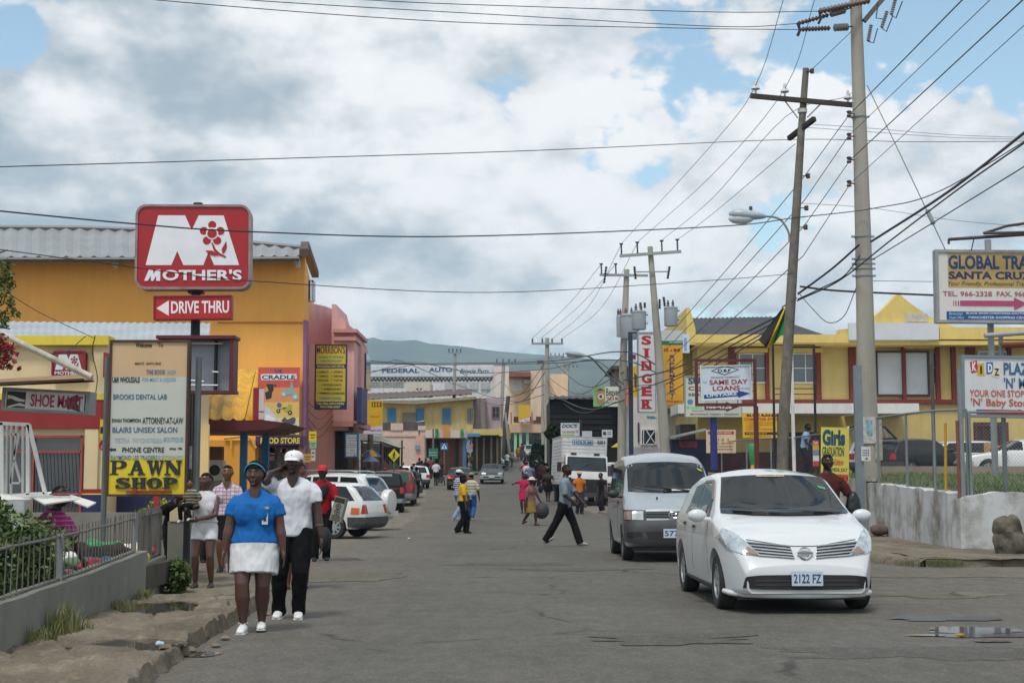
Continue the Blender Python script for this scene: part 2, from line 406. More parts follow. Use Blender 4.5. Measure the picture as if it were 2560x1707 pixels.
# right-hand corner pavement
pave('pavement', [(24.2, 6.9), (25, 6.45), (27, 6.35), (38, 5.9), (60, 3.6)], [(24.2, 9.4), (60, 9.4)], .14, M_WALK, 24.3, 60, rough=.014, seed=9, n=150, m=12)
def cornerfn(u, v):
 x = 6.9 + 9 * u; yk = 24.25 + .12 * max(0, x - 7) + .05 * noise.noise((x * 1.7, 0, 2)) + .03 * noise.noise((x * 6, 0, 2))
 if v < .12: return (x, yk - .03 * (1 - v / .12), .14 * v / .12)
 return (x, yk + (v - .12) / .88 * 4.6, .14 + .02 * noise.noise((x * 2, v * 6, 3)))
tag(MB().grid(cornerfn, 90, 20).build('kerb', M_WALK, smooth=50), kind='structure')
# water lying in the hollows
def water_mat(tint, rough):
 m = bpy.data.materials.new('water'); m.use_nodes = True; b = m.node_tree.nodes['Principled BSDF']
 b.inputs['Base Color'].default_value = (*tint, 1); b.inputs['Roughness'].default_value = rough; b.inputs['IOR'].default_value = 1.33; b.inputs['Specular IOR Level'].default_value = .7
 return m
M_WATER = water_mat((.045, .04, .033), .03)
def puddle(c, ra, rb, z, label, seed, m=M_WATER, jag=.3, tilt=0.0):
 mb = MB(); n = 64; vs = []
 for i in range(n):
  a = 2 * math.pi * i / n; k = 1 + jag * noise.noise((math.cos(a) * 1.6, math.sin(a) * 1.6, seed)) + .25 * noise.noise((math.cos(a) * 5, math.sin(a) * 5, seed))
  vs.append((c[0] + ra * k * math.cos(a), c[1] + rb * k * math.sin(a), z + tilt * rb * k * math.sin(a)))
 mb.add(vs, [tuple(range(n))])
 return tag(mb.build("puddle", m), label, kind="structure")
for i, (x, y, ra, rb, dp) in enumerate(pl):
 puddle((x, y), ra * 1.15, rb * 1.1, .15 - dp * .45, ['muddy puddle on the pavement beside the grey wall', 'dark puddle in the broken pavement nearest the kerb'][i], i)
q = onz(505, 1637, .0); puddle((q.x, q.y), .16, .18, .013, 'small puddle at the foot of the broken kerb', 3)
for i, (px, py, ra, rb) in enumerate([(2430, 1579, .46, .24), (2500, 1592, .8, .10), (2385, 1591, .36, .08), (2480, 1606, .2, .06), (2350, 1550, .5, .22)]):
 q = onz(px, py, 0); puddle((q.x, q.y), ra, rb, .016 + .001 * i, 'bright rainwater puddle on the side road', 5 + i, water_mat((.05, .048, .045), .05 if i < 4 else .35), .5, .035)
# old repairs and broken places in the road surface
M_TAR = _mk('tar_patch', (.084, .08, .072), (.108, .103, .091), (.07, .067, .061), .9, .8); M_GRIT = _mk('gritty_patch', (.17, .15, .115), (.11, .10, .08), (.21, .19, .15), .9, .95)
for i, (px, py, ra, rb, mm) in enumerate([(2300, 1632, 1.1, .55, M_TAR), (1270, 1411, 1.0, .5, M_TAR), (1430, 1424, .9, .35, M_TAR), (2290, 1487, .9, .55, M_GRIT), (2420, 1440, 1.6, .5, M_GRIT), (860, 1440, .9, 1.2, M_GRIT), (1700, 1600, .9, .4, M_TAR)]):
 q = onz(px, py, 0); o = puddle((q.x, q.y), ra, rb, .0085 + .0007 * i, None, 30 + i, mm, .75); o.name = 'road_patch'
# hills: long blue ridges closing the valley
M_HILL = M((.05, .064, .036), .9, .75, .006, 0, dirt=.7, dcol=(.13, .12, .07))
def ridge(name, D, pts, depth, seed, wob):
 def h(px):
  for (a, ya), (b, yb) in zip(pts, pts[1:]):
   if px <= b: t = (px - a) / (b - a); t = t * t * (3 - 2 * t); return ya + (yb - ya) * t
  return pts[-1][1]
 def fn(u, v):
  px = pts[0][0] + (pts[-1][0] - pts[0][0]) * u
  top = P(px, h(px), D); z1 = top.z + wob * noise.noise((px * .02, seed, 0)) + wob * .35 * noise.noise((px * .09, seed, 0))
  y = D - depth * (1 - v) + depth * .18 * noise.noise((px * .013, v * 3, seed)) * (1 - v)
  z = 8 + (z1 - 8) * (v ** .75) + wob * 1.2 * noise.noise((px * .02, v * 5, seed + 3)) * v * (1 - v) * 4
  x = (px - 1280) / FPX * D
  return (x, y, z)
 o = MB().grid(fn, 240, 40)
 o.grid(lambda u, v: ((pts[0][0] + (pts[-1][0] - pts[0][0]) * u - 1280) / FPX * D, D + depth * v, (P(1280, h(pts[0][0] + (pts[-1][0] - pts[0][0]) * u), D).z) * (1 - v)), 60, 4)
 return tag(o.build(name, M_HILL, smooth=70), kind='structure')
ridge('hills', 3300, [(-3000, 900), (400, 870), (905, 848), (1030, 853), (1115, 862), (1220, 877), (1330, 886), (1480, 897), (1600, 905), (2200, 890), (2800, 930), (5500, 900)], 1300, 1.1, 9)
ridge('hills', 2300, [(-3000, 960), (900, 930), (1100, 915), (1250, 905), (1300, 895), (1400, 892), (1520, 900), (1700, 930), (2400, 945), (5500, 960)], 900, 6.4, 8)
# dark low tree line in front of the hills
def leaf_cloud(mb, c, r, n, size, seed, flat=1.0, hollow=.35, mi=0):
 """n leaf-sized faces scattered through a lumpy ellipsoid"""
 rnd = random.Random(seed); c = Vector(c)
 for _ in range(n):
  while True:
   d = Vector((rnd.uniform(-1, 1), rnd.uniform(-1, 1), rnd.uniform(-1, 1)))
   if .05 < d.length < 1: break
  k = d.length; lim = .72 + .45 * noise.noise(d.normalized() * 2.1 + Vector((seed, 0, 0)))
  d = d.normalized() * (hollow + (1 - hollow) * k) * max(.3, lim)
  p = c + Vector((d.x * r[0], d.y * r[1], d.z * r[2]))
  if p.z < c.z - r[2]: continue
  a = Vector((rnd.gauss(0, 1), rnd.gauss(0, 1), rnd.gauss(0, 1))).normalized(); b = a.orthogonal().normalized()
  if rnd.random() < .5: b = a.cross(b)
  s = size * rnd.uniform(.6, 1.35)
  mb.add([p - a * s, p + b * s * .45, p + a * s, p - b * s * .45], [(0, 1, 2, 3)], mi)
 return mb
M_LEAF = M((.055, .085, .022), .6, .55, 2.5, 0, spec=.3)
M_LEAF2 = M((.03, .05, .016), .6, .5, .2, 0, spec=.3)
M_LEAF3 = M((.16, .175, .02), .6, .5, 1.5, 0, spec=.3)
tl = MB(); rr = random.Random(5)
for i in range(70):
 x = -14 + i * .9 + rr.uniform(-.4, .4); y = rr.uniform(262, 300); h = rr.uniform(1.6, 3.4)
 leaf_cloud(tl, (x, y, zg(y) + h * .9 + 1), (rr.uniform(1.6, 3), 1.5, h), 60, .5, i)
tag(tl.build('tree_line', M_LEAF2), 'dark row of distant trees below the blue hills', 'trees', kind='stuff')
# ------------------------------------------------------------------ buildings
def X(px, D): return (px - 1280) / FPX * D
def Z(py, D): return P(1280, py, D).z
def pb(mb, px0, py0, px1, py1, D, depth, mi=0):
 """box whose front face covers a rectangle of the view at distance D, running back by depth"""
 return mb.box(X(px0, D), D, Z(py1, D), X(px1, D), D + depth, Z(py0, D), mi)
def corrug(mb, a, b, c, d, pitch=.16, amp=.02, mi=0, nv=1):
 """corrugated sheet a-b (eave, left to right) to d-c (ridge)"""
 a, b, c, d = map(Vector, (a, b, c, d)); n = max(4, int((b - a).length / pitch)) * 4
 nn = (b - a).cross(d - a).normalized()
 mb.grid(lambda u, v: (a + (b - a) * u) * (1 - v) + (d + (c - d) * u) * v + nn * amp * math.cos(2 * math.pi * u * n / 4), n, nv, mi)
 mb.grid(lambda u, v: (a + (b - a) * u) * (1 - v) + (d + (c - d) * u) * v - nn * (.012 + amp * 1), 2, nv, mi)
 return mb
M_ORANGE = M('efad54', .8, .07, .5, 0, streak=.16, dcol=(.30, .13, .03)); M_ORANGE2 = M('d4922c', .75, .08, 1, streak=.2, dcol=(.3, .14, .03))
M_YEL = M('cdb673', .8, .10, .6, streak=.42, dcol=(.3, .22, .1)); M_MAROON = M('6d2a24', .7, .15, 2); M_CREAM = M('d6c39a', .8, .06, .8, streak=.15)
M_LEMON = M('d9c53c', .75, .08, 1, streak=.2); M_DRED = M('8a2424', .7, .12, 1.5); M_NAVY = M('1c2050', .6, .15, 2); M_REDTRIM = M('9a4036', .6, .15, 2)
M_PINK = M('d9abab', .8, .08, .8, streak=.4, dcol=(.25, .12, .1)); M_PINKL = M('c6b0a4', .8, .07, .8, streak=.25); M_PURPLE = M('8f5d84', .7, .1, 1)
M_ROOF = M('8d9194', .55, .12, .6, metal=.2, dirt=.35); M_ZINC = M('aab2b8', .45, .12, .8, metal=.3, dirt=.3); M_BLACK = M((.012, .012, .013), .6, .2, 2)
M_DARK = M((.02, .019, .018), .5, .3, 1); M_WHITE = M('d9dcdd', .6, .05, 1, streak=.2); M_WHITED = M('cdcfd0', .75, .07, .8, streak=.55, dcol=(.2, .18, .15))
M_GREY = M('8c8a84', .8, .12, 1, streak=.3); M_CONC = M('9c988e', .85, .14, 1.5, bump=.2, streak=.4); M_STEEL = M('6f7478', .45, .12, 3, metal=.5)
M_GLASS = M((.03, .036, .042), .06, .1, .3, spec=.9); M_BLUE = M('2d6f9c', .6, .12, 1.5); M_BLUEP = M('1f5f8c', .55, .1, 2)
M_WOOD = M('5b5248', .85, .3, 6, bump=.3, streak=.5); M_PEACH = M('c8a78a', .8, .07, .8, streak=.2); M_LILAC = M('a89aa4', .8, .1, 1, streak=.3)
M_RUST = M('7d4a36', .8, .3, 3, dirt=.4); M_GREEN = M('8fc0a0', .7, .1, 1)
def pbs(name, mat, par, rects, D, depth):
 for r in rects:
  m = MB(); pb(m, *r, D, depth); m.build(name, mat, par)
def plan(mb, pts, z0, z1):
 k = len(pts); vs = [(x, y, z0) for x, y in pts] + [(x, y, z1) for x, y in pts]
 return mb.add(vs, [tuple(range(k))[::-1], tuple(range(k, 2 * k))] + [(i, (i + 1) % k, (i + 1) % k + k, i + k) for i in range(k)])
def bldg(name, label, px, D, cat='building'):
 return thing(name, label, cat, G(px, D))
def win(par, px0, py0, px1, py1, D, frame=M_WHITE, glass=M_GLASS, mull=1, bar=0, t=.06, dz=.08, sill=False):
 """window: frame a part, pane a sub-part; front face stands dz before D"""
 x0, x1, z0, z1 = X(px0, D), X(px1, D), Z(py1, D), Z(py0, D); y0 = D - dz
 m = MB()
 m.box(x0, y0, z0, x1, D - .002, z0 + t).box(x0, y0, z1 - t, x1, D - .002, z1).box(x0, y0 + .002, z0 + t, x0 + t, D - .002, z1 - t).box(x1 - t, y0 + .002, z0 + t, x1, D - .002, z1 - t)
 for i in range(mull):
  xm = x0 + (x1 - x0) * (i + 1) / (mull + 1); m.box(xm - t / 3, y0 + .006, z0 + t, xm + t / 3, D - .002, z1 - t)
 for i in range(bar):
  zm = z0 + (z1 - z0) * (i + 1) / (bar + 1); m.box(x0 + t, y0 + .01, zm - t / 3, x1 - t, D - .002, zm + t / 3)
 f = m.build('window', frame, par)
 p = MB().box(x0 + t * .6, D - dz * .45, z0 + t * .6, x1 - t * .6, D - .003, z1 - t * .6).build('pane', glass, f)
 if sill: MB().box(x0 - .08, y0 - .08, z0 - .1, x1 + .08, D - .002, z0 - .003).build('sill', frame, f)
 return f
# --- the big orange building with the grey metal roof
D = 60
b = bldg('orange_building', 'tall orange building with a grey ribbed metal roof', 380, D)
m = MB(); plan(m, [(X(-900, D), D), (X(757, D), D), (X(781, D + 14), D + 14), (X(-900, D), D + 14)], -.2, Z(640, D))
m.build('wall', M_ORANGE, b)
MB().box(X(757, D) - .02, D - .05, zg(D) - .1, X(757, D) + .12, D + .6, Z(800, D)).build('corner_pilaster', M_PURPLE, b)
m = MB(); pb(m, 540, 804, 757, 807, D - .06, .05); m.build('wall_band', M('c27d2c', .8), b)
m = MB(); pb(m, 420, 1100, 640, 1290, D - .3, .28); m.build('lower_wall', M_ORANGE2, b)
rg = [(-900, 566), (200, 573), (480, 582), (625, 610), (752, 622)]; ev = [(-900, 644), (200, 643), (480, 643), (625, 642), (748, 641)]
m = MB()
for (p0, p1), (q0, q1) in zip(zip(ev, ev[1:]), zip(rg, rg[1:])): corrug(m, P(*p0, D - 1.4), P(*p1, D - 1.4), P(*q1, D + 6), P(*q0, D + 6), .55, .06)
rf = m.build('roof', M_ROOF, b)
m = MB(); m.tube([P(a_, b_ + 6, D - 1.44) for a_, b_ in ev], .11, 6); m.build('gutter', M('4a4d50', .5), rf)
m = MB(); m.tube([P(a_, b_, D + 6) + Vector((0, 0, .06)) for a_, b_ in rg], .12, 6); m.build('ridge_cap', M('6a6d70', .5), rf)
m = MB(); c0, c1, c2 = P(748, 641, D - 1.4), P(753, 621, D + 6), P(780, 694, D + 14)
for u, v in ((c0, c1), (c1, c2)):
 w2 = Vector((.35, 0, 0)); h2 = Vector((0, 0, .32)); m.add([u, u + w2, u + w2 + h2, u + h2, v, v + w2, v + w2 + h2, v + h2], [(0, 1, 2, 3), (4, 7, 6, 5), (0, 4, 5, 1), (1, 5, 6, 2), (2, 6, 7, 3), (3, 7, 4, 0)])
m.build('gable_trim', M('4b3a30', .7), rf); gx = X(757, D)
for px in (288, 742):
 m = MB(); m.cbox(P(px, 655, D - .25), (.22, .3, .3)); m.cbox(P(px + 3, 662, D - .5), (.16, .2, .24)); m.build('flood_lamp', M('c9c9c4', .5), b)
# narrow windows in the street side
for k in (0, 1):
 yy = D + 5 + k * 5; xx = gx + (X(781, D + 14) - gx) * (yy - D) / 14; MB().box(xx - .1, yy, Z(750, yy), xx + .08, yy + .8, Z(700, yy)).build('slit_window', M_GLASS, b)
# shop door under the food store fascia
m = MB(); pb(m, 648, 1114, 748, 1290, D - .1, .09); sd_ = m.build('shop_doorway', M_DARK, b)
m = MB(); rr = random.Random(3)
for i in range(26):
 px = rr.uniform(655, 742); py = rr.uniform(1120, 1230); m.cbox(P(px, py, D - .2), (rr.uniform(.1, .3), .1, rr.uniform(.1, .3)))
m.build('shop_goods', M('5a3a30', .7, .6, 3), sd_)
m = MB(); pb(m, 640, 1090, 760, 1113, D - .14, .12); m.build('fascia', M('4a3060', .6), b)
# --- restaurant: cream walls, yellow cornice, red band, blue base
D = 36
b = bldg('restaurant', 'cream single-storey restaurant with yellow cornice, dark red band and blue base', 130, D)
m = MB(); pb(m, -500, 862, 264, 1345, D, 1.3); m.build('wall', M_CREAM, b)
m = MB(); pb(m, -505, 839, 266, 862, D - .22, .6); m.build('cornice', M_LEMON, b)
pbs('pilaster', M_CREAM, b, [(231, 863, 266, 983), (214, 1072, 247, 1222)], D - .12, .118)
m = MB(); pb(m, -500, 983, 267, 999, D - .16, .157); m.build('yellow_band', M_LEMON, b)
m = MB(); pb(m, -500, 999, 265, 1070, D - .14, .137); m.build('red_band', M_DRED, b)
m = MB(); pb(m, 206, 1236, 267, 1400, D - .145, .142); pb(m, -500, 1325, 206, 1400, D - .13, .127); m.build('blue_base', M_NAVY, b)
m = MB(); pb(m, 206, 1222, 267, 1233, D - .15, .147); m.build('red_line', M_DRED, b)
m = MB(); pb(m, 206, 1233, 267, 1236, D - .15, .147); m.build('yellow_line', M_LEMON, b)
m = MB(); pb(m, -500, 1093, 206, 1324, D - .1, .097); m.build('shopfront_glass', M_GLASS, b)
m = MB()
for (a, c_, e, f_) in [(-500, 1088, 208, 1094), (-500, 1126, 206, 1132), (-500, 1316, 206, 1324), (204, 1088, 209, 1324), (84, 1094, 89, 1316)]: pb(m, a, c_, e, f_, D - .17, .066)
m.build('shopfront_frame', M_REDTRIM, b)
m = MB(); rr = random.Random(8)
for i in range(13):
 x0 = X(95, D) + i * .09
 m.tube([(x0, D - .14, Z(1316, D)), (x0 + .07, D - .14, Z(1225, D)), (x0, D - .14, Z(1132, D))], .008, 4)
m.build('folding_grille', M_STEEL, b)
m = MB(); pb(m, 160, 1268, 204, 1304, D - .125, .02); m.build('window_notice', M('4a463f', .6), b)
# set-back wing
D2 = 37.3
m = MB(); plan(m, [(X(-500, D2), D2), (X(522, D2), D2), (X(522, D2) - .35, D2 + 1.2), (X(522, 45) - .1, 45), (X(-500, D2), 45)], -.2, Z(985, D2)); m.build('wing_wall', M_CREAM, b)
m = MB(); pb(m, 498, 1060, 523, 1360, D2 - .12, .118); m.build('wing_pilaster', M('e2c58a', .7, .06, 1), b)
m = MB(); pb(m, 266, 1240, 470, 1400, D2 - .1, .098); m.build('wing_base', M_NAVY, b)
f = win(b, 470, 1095, 499, 1232, D2, M_REDTRIM, M_GLASS, 0, 2)
m = MB(); corrug(m, P(-420, 866, D + .3), P(520, 873, D + .3), P(526, 808, D2 + 7), P(-420, 800, D2 + 7), .19, .022)
m.build('roof', M_ZINC, b)
# --- canopy with the yellow zinc roof on blue posts
D = 46
c_ = thing('entrance_canopy', 'yellow corrugated zinc canopy with maroon fascia on blue posts', 'canopy', G(600, D - 2))
m = MB(); corrug(m, P(440, 1050, D - 3), P(612, 1050, D - 3), P(640, 925, D + 2), P(440, 925, D + 2), .3, .06)
m.build('roof', M('d9a41c', .6, .12, 2.2, dirt=.9, streak=.6, dcol=(.17, .13, .08)), c_)
m = MB(); m.add([P(613, 1050, D - 3), P(638, 1050, D - 2.2), P(644, 925, D + 2), P(640, 925, D + 2)], [(0, 1, 2, 3)]); m.add([P(613, 1052, D - 3), P(638, 1052, D - 2.2), P(645, 927, D + 2), P(640, 927, D + 2)], [(3, 2, 1, 0)])
m.build('hip', M('e0a818', .6), c_)
m = MB()
q = [(440, 1048), (640, 1051), (663, 1050), (712, 1056), (690, 1068), (660, 1074), (620, 1077), (440, 1076)]
m.prism([(X(a, D - 3.1), Z(bb, D - 3.1)) for a, bb in q], D - 3.1, D + 1.5); m.build('fascia', M('571a22', .6, .1, 2), c_)
for px, dd in ((608, 44.0), (663, 46.2)):
 m = MB(); pp = G(px, dd); m.box(pp.x - .1, dd - .1, pp.z - .05, pp.x + .1, dd + .1, Z(1072, dd)); m.build('post', M_BLUEP, c_)
# --- pink building with the round corner tower
D = 66
b = bldg('pink_building', 'salmon pink two-storey building with a round corner tower', 820, D)
m = MB(); cx = X(800, D); m.lathe([(4.0, zg(D) - .2), (4.0, Z(760, D + 2)), (3.85, Z(757, D + 2))], (X(828, D + 4) - 4.0, D + 4.3, 0), 72); m.build('tower', M_PINK, b, 40)
m = MB(); m.prism([(X(823, D), Z(860, D)), (X(823, D), Z(757, D)), (X(833, D), Z(757, D)), (X(840, D), Z(785, D)), (X(858, D), Z(800, D)), (X(858, D), Z(860, D))], D + .5, D + 5); m.build('parapet', M_PINK, b)
m = MB(); pb(m, 833, 850, 884, 1075, D - .2, 4.5); pb(m, 770, 860, 834, 1290, D + .4, 5); m.build('wall', M_PINK, b)
m = MB(); pb(m, 829, 822, 890, 831, D - .5, 5); pb(m, 833, 831, 884, 842, D - .2, 4.4); pb(m, 831, 842, 888, 851, D - .45, 5); m.build('cornice', M('c2918e', .7, .08, 1), b)
m = MB(); pb(m, 880, 862, 902, 1060, D + 1.5, 3.2)
m.build('side_bay', M('d2a2a0', .75, .08, 1), b)
MB().box(X(905, D + 2), D + 3.0, Z(960, D), X(905, D + 2) + .08, D + 5.2, Z(868, D)).build('side_window', M_GLASS, b)
m = MB(); pb(m, 825, 1052, 900, 1066, D - .6, 5); m.build('overhang', M('c08a88', .7), b)
m = MB(); pb(m, 822, 1068, 875, 1290, D + 1.2, .2); m.build('shop_shutter', M('39363a', .6, .3, 3), b)
pbs('shutter_bar', M('15151a', .5), b, [(px, 1070, px + 4, 1290) for px in (833, 846, 860)], D + 1.0, .15)
m = MB(); pb(m, 872, 1066, 886, 1290, D - .3, .3); m.build('column', M('3d3130', .7), b)
m = MB(); pb(m, 892, 968, 903, 1056, D - 1.2, 2.6); m.build('side_light_box', M('2a3460', .5), b)
# --- far end of the street
D = 150
b = bldg('checkered_workshop', 'long white workshop with a checkered band across its parapet', 1080, D)
m = MB(); pb(m, 850, 912, 1234, 1000, D, 14); m.build('wall', M_WHITED, b)
m = MB(); pb(m, 850, 915, 1234, 941, D - .14, .13); m.build('fascia', M('c5cdd6', .7, .06, .4, streak=.25), b)
m = MB(); k = 0; dx = 4.6
for r in range(2):
 for i in range(int((1234 - 922) / dx)):
  if (i + r) % 2 == 0: pb(m, 922 + i * dx, 944 + r * 4.3, 922 + (i + 1) * dx, 944 + (r + 1) * 4.3, D - .1, .09)
m.build('checkered_band', M_BLACK, b)
for i in range(3): win(b, 924 + i * 29, 954, 951 + i * 29, 966, D, M('999c96', .6), M_GLASS, 3, 1, .12, .1)
for i in range(4):
 m = MB()
 for s_ in range(7): pb(m, 1112 + i * 30, 955 + s_ * 2.6, 1134 + i * 30, 956.8 + s_ * 2.6, D - .2, .19)
 m.build('louvre', M('c2c8ce', .6), b)
m = MB(); put_text(m, 'FEDERAL', X(955, D), Z(932, D), X(1048, D), Z(921, D), D - .145, .02, .03); put_text(m, 'AUTO', X(1072, D), Z(930, D), X(1130, D), Z(919, D), D - .145, .02, .03); m.build('lettering', M('35507a', .6), b)
m = MB(); put_text(m, 'Bicycle Parts', X(1150, D), Z(937, D), X(1222, D), Z(922, D), D - .145, .02, 0.0, .3); m.build('script_lettering', M_BLACK, b)
m = MB(); pb(m, 1234, 915, 1272, 1060, D - 1, 10); m.build('end_block', M('d3c9c4', .75, .1, .5, streak=.5, dcol=(.35, .14, .07)), b)
D = 138
b = bldg('cream_cabin', 'cream boxy rooftop cabin with two round vents', 1045, D)
m = MB(); pb(m, 1016, 955, 1075, 986, D, 5); m.build('wall', M('c6c1b2', .7, .06, .5, streak=.2), b)
pbs('vent', M_BLACK, b, [(px - 2, 970, px + 2, 974) for px in (1043, 1052)], D - .03, .029)
D = 128
b = bldg('yellow_building', 'weathered yellow upper-storey building with blue shutters', 1050, D)
m = MB(); pb(m, 955, 1000, 1182, 1090, D, 12); m.build('wall', M('c4b074', .8, .12, .5, streak=.6, dcol=(.2, .16, .09)), b)
m = MB(); m.prism([(X(925, D - 1), Z(1006, D - 1)), (X(925, D - 1), Z(1001, D - 1)), (X(1040, D - 1), Z(1000, D - 1)), (X(1190, D - 1), Z(991, D - 1)), (X(1190, D - 1), Z(997, D - 1)), (X(1040, D - 1), Z(1010, D - 1))], D - 1, D + 9); m.build('roof_slab', M('8a8672', .9, .2, .6, streak=.6), b)
m = MB(); corrug(m, P(860, 1001, D), P(1180, 985, D), P(1180, 972, D + 9), P(860, 985, D + 9), .5, .04); m.build('roof', M('5a4c48', .8, .3, .4, dirt=.5), b)
for px in (967, 1038, 1104):
 fr = MB(); pb(fr, px, 1018, px + 24, 1058, D - .12, .11); f_ = fr.build('window', M('b9a75c', .7), b)
 m = MB(); pb(m, px + 1.5, 1019.5, px + 11.5, 1057, D - .17, .045); pb(m, px + 12.5, 1019.5, px + 22.5, 1057, D - .17, .045); m.build('shutter', M_BLUE, f_)
m = MB(); pb(m, 1006, 1031, 1040, 1066, D - .3, .28); m.build('patched_block', M('6b665e', .8, .3, 2), b)
f_ = win(b, 1168, 1020, 1184, 1057, D, M('7a7a70', .6), M_GLASS, 2, 0, .1)
m = MB(); pb(m, 1183, 996, 1214, 1072, D + 1, 9); m.build('stair_tower', M('5c2a2a', .7, .2, 1), b)
m = MB()
for i in range(10): pb(m, 1184 + i * 3.1, 998, 1185.1 + i * 3.1, 1072, D + .8, .1)
m.build('grille', M('b9b3b3', .5), b)
m = MB(); pb(m, 1214, 994, 1252, 1075, D + 4, 9); m.build('lilac_wall', M_LILAC, b)
f_ = win(b, 1229, 1015, 1250, 1047, D + 4, M('6a6068', .6), M_DARK, 1, 1, .12)
m = MB(); pb(m, 1182, 1072, 1252, 1087, D - .5, 5); pb(m, 1248, 1070, 1256, 1090, D - .6, 5); m.build('yellow_fascia', M('bfae66', .7, .08, 1), b)
m = MB(); pb(m, 1182, 1087, 1252, 1180, D + 1.5, .2); m.build('shopfront', M('3c3530', .6, .4, 1), b)
m = MB(); pb(m, 1164, 1083, 1200, 1091, D - 1.2, 2); m.build('awning', M('3f7fae', .6), b)
pbs('shop_pillar', M('8a7c58', .7, .2, 1), b, [(px, 1092, px + 5, 1180) for px in (1190, 1207, 1226, 1241)], D + 1.1, .35)
D = 118
b = bldg('pale_pink_building', 'pale pink low building with an open veranda above a plain wall', 1010, D)
m = MB(); pb(m, 957, 1075, 1064, 1200, D, 8); m.build('wall', M_PINKL, b)
m = MB(); pb(m, 1040, 1087, 1062, 1200, D - .1, .1); pb(m, 958, 1087, 1062, 1091, D - .08, .08); m.build('wall_relief', M('c79f92', .8), b)
pbs('parapet', M_PINKL, b, [(977, 1058, 1008, 1075), (1045, 1064, 1064, 1075)], D - .1, .3)
pbs('veranda', M('4f4842', .7, .3, 2), b, [(1008, 1054, 1062, 1075), (957, 1056, 977, 1075)], D - .05, .2)
m = MB(); m.tube([P(1012, 1060, D), P(1060, 1052, D)], .05, 6); m.tube([P(1020, 1058, D), P(1020, 1075, D)], .05, 6); m.tube([P(1048, 1052, D), P(1048, 1200, D)], .06, 6); m.build('pipe_rail', M_STEEL, b)
m = MB(); pb(m, 1064, 1075, 1164, 1094, D - .6, 5); m.build('fascia', M('c9b8b0', .7, .06, 1), b)
m = MB(); pb(m, 1107, 1062, 1124, 1094, D - .72, .11); m.build('orange_poster', M('c08850', .6), b)
m = MB(); pb(m, 1068, 1094, 1160, 1200, D + 2.5, .3); m.build('shopfront', M('8c5f48', .7, .2, 1), b)
pbs('door', M('22201e', .6), b, [(px, 1095, px + 7, 1200) for px in (1070, 1092, 1140)], D + 2.2, .3)
m = MB(); pb(m, 1157, 1094, 1166, 1190, D - .4, .5); m.build('blue_column', M('3d6288', .6), b)
pbs('hanging_flag', M('2f8a3a', .6, .8, 3), b, [(px - 4, 1072, px + 4, 1094) for px in (1092, 1155)], D - .8, .1)
# peach arcade building where the street climbs
D = 175
b = bldg('peach_arcade', 'peach two-storey arcade building with a red tiled roof', 1320, D)
m = MB(); pb(m, 1272, 1060, 1420, 1081, D, 2); m.build('fascia', M_PEACH, b)
m = MB(); pb(m, 1272, 935, 1420, 1060, D + 4, 8); m.build('wall', M('e0c4a2', .8, .07, .5, streak=.2), b)
m = MB(); pb(m, 1326, 925, 1372, 1050, D + 2, 8); m.build('taller_block', M('cbb7a2', .8, .1, .5, streak=.3), b)
m = MB(); pb(m, 1270, 930, 1327, 941, D + 1, 8); m.build('roof', M('8c4a3c', .8, .2, 1), b)
win(b, 1279, 950, 1305, 976, D + 4, M_WHITE, M('c3d0d8', .5), 0, 6, .15);
m = MB(); pb(m, 1309, 949, 1326, 958, D + 3, 1); m.build('air_conditioner', M_WHITE, b)
pbs('balcony_pillar', M('a8705a', .7), b, [(px, 1030, px + 4, 1060) for px in (1276, 1302, 1328, 1352, 1376)], D + .3, .3)
pbs('balcony_opening', M('4a3230', .7), b, [(px, 1041, px + 16, 1056) for px in (1284, 1315, 1340)], D + 1, .2)
for px in (1285, 1298, 1315):
 m = MB(); pb(m, px, 1081, px + 7, 1150, D + .2, .5); m.build('arcade_column', M_GREEN, b)
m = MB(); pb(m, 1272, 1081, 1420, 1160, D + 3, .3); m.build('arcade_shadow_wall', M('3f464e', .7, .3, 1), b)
# filler row behind, left of the end of the street
D = 160
b = bldg('shop', 'distant shop with a yellow fascia and dark shopfront', 1225, D)
m = MB(); pb(m, 1200, 1072, 1276, 1096, D, 8); m.build('fascia', M('d8b62a', .6), b)
m = MB(); pb(m, 1200, 1096, 1276, 1160, D + 1, 7); m.build('shopfront', M('33302e', .6, .4, 1), b)
m = MB(); pb(m, 1222, 1079, 1250, 1092, D - .1, .09); m.build('shop_sign', M('e8e2b0', .6, .5, 2), b)
# --- right: dark warehouse, white shop, yellow plaza
D = 88
b = bldg('black_warehouse', 'low black-clad warehouse behind the white truck', 1480, D)
m = MB(); pb(m, 1374, 998, 1600, 1240, D, 8); m.build('wall', M('17181b', .8, .25, .6), b)
m = MB()
for i in range(9): pb(m, 1374, 1002 + i * 14, 1590, 1003.5 + i * 14, D - .05, .05)
m.build('battens', M('22242a', .7), b)
m = MB(); corrug(m, P(1372, 997, D - .4), P(1600, 993, D - .4), P(1600, 985, D + 8), P(1372, 990, D + 8), .4, .04); m.build('roof', M('3a3d40', .7), b)
D = 80
b = bldg('white_shop', 'narrow white shop with a barred window behind the tall red lettered sign', 1620, D)
m = MB(); pb(m, 1582, 985, 1700, 1225, D, 10); pb(m, 1668, 826, 1708, 990, D + 2, 8); m.build('wall', M_WHITED, b)
m = MB(); pb(m, 1540, 920, 1582, 1000, D + 3, 5); m.build('block_wall', M('77706a', .85, .25, 2, streak=.4), b)
m = MB(); pb(m, 1530, 914, 1590, 922, D + 2.6, 6); m.build('roof_slab', M('4a4744', .8, .2, 1), b)
f_ = win(b, 1601, 1072, 1640, 1112, D, M_WHITE, M('1c3c50', .3), 0, 0, .06, .12)
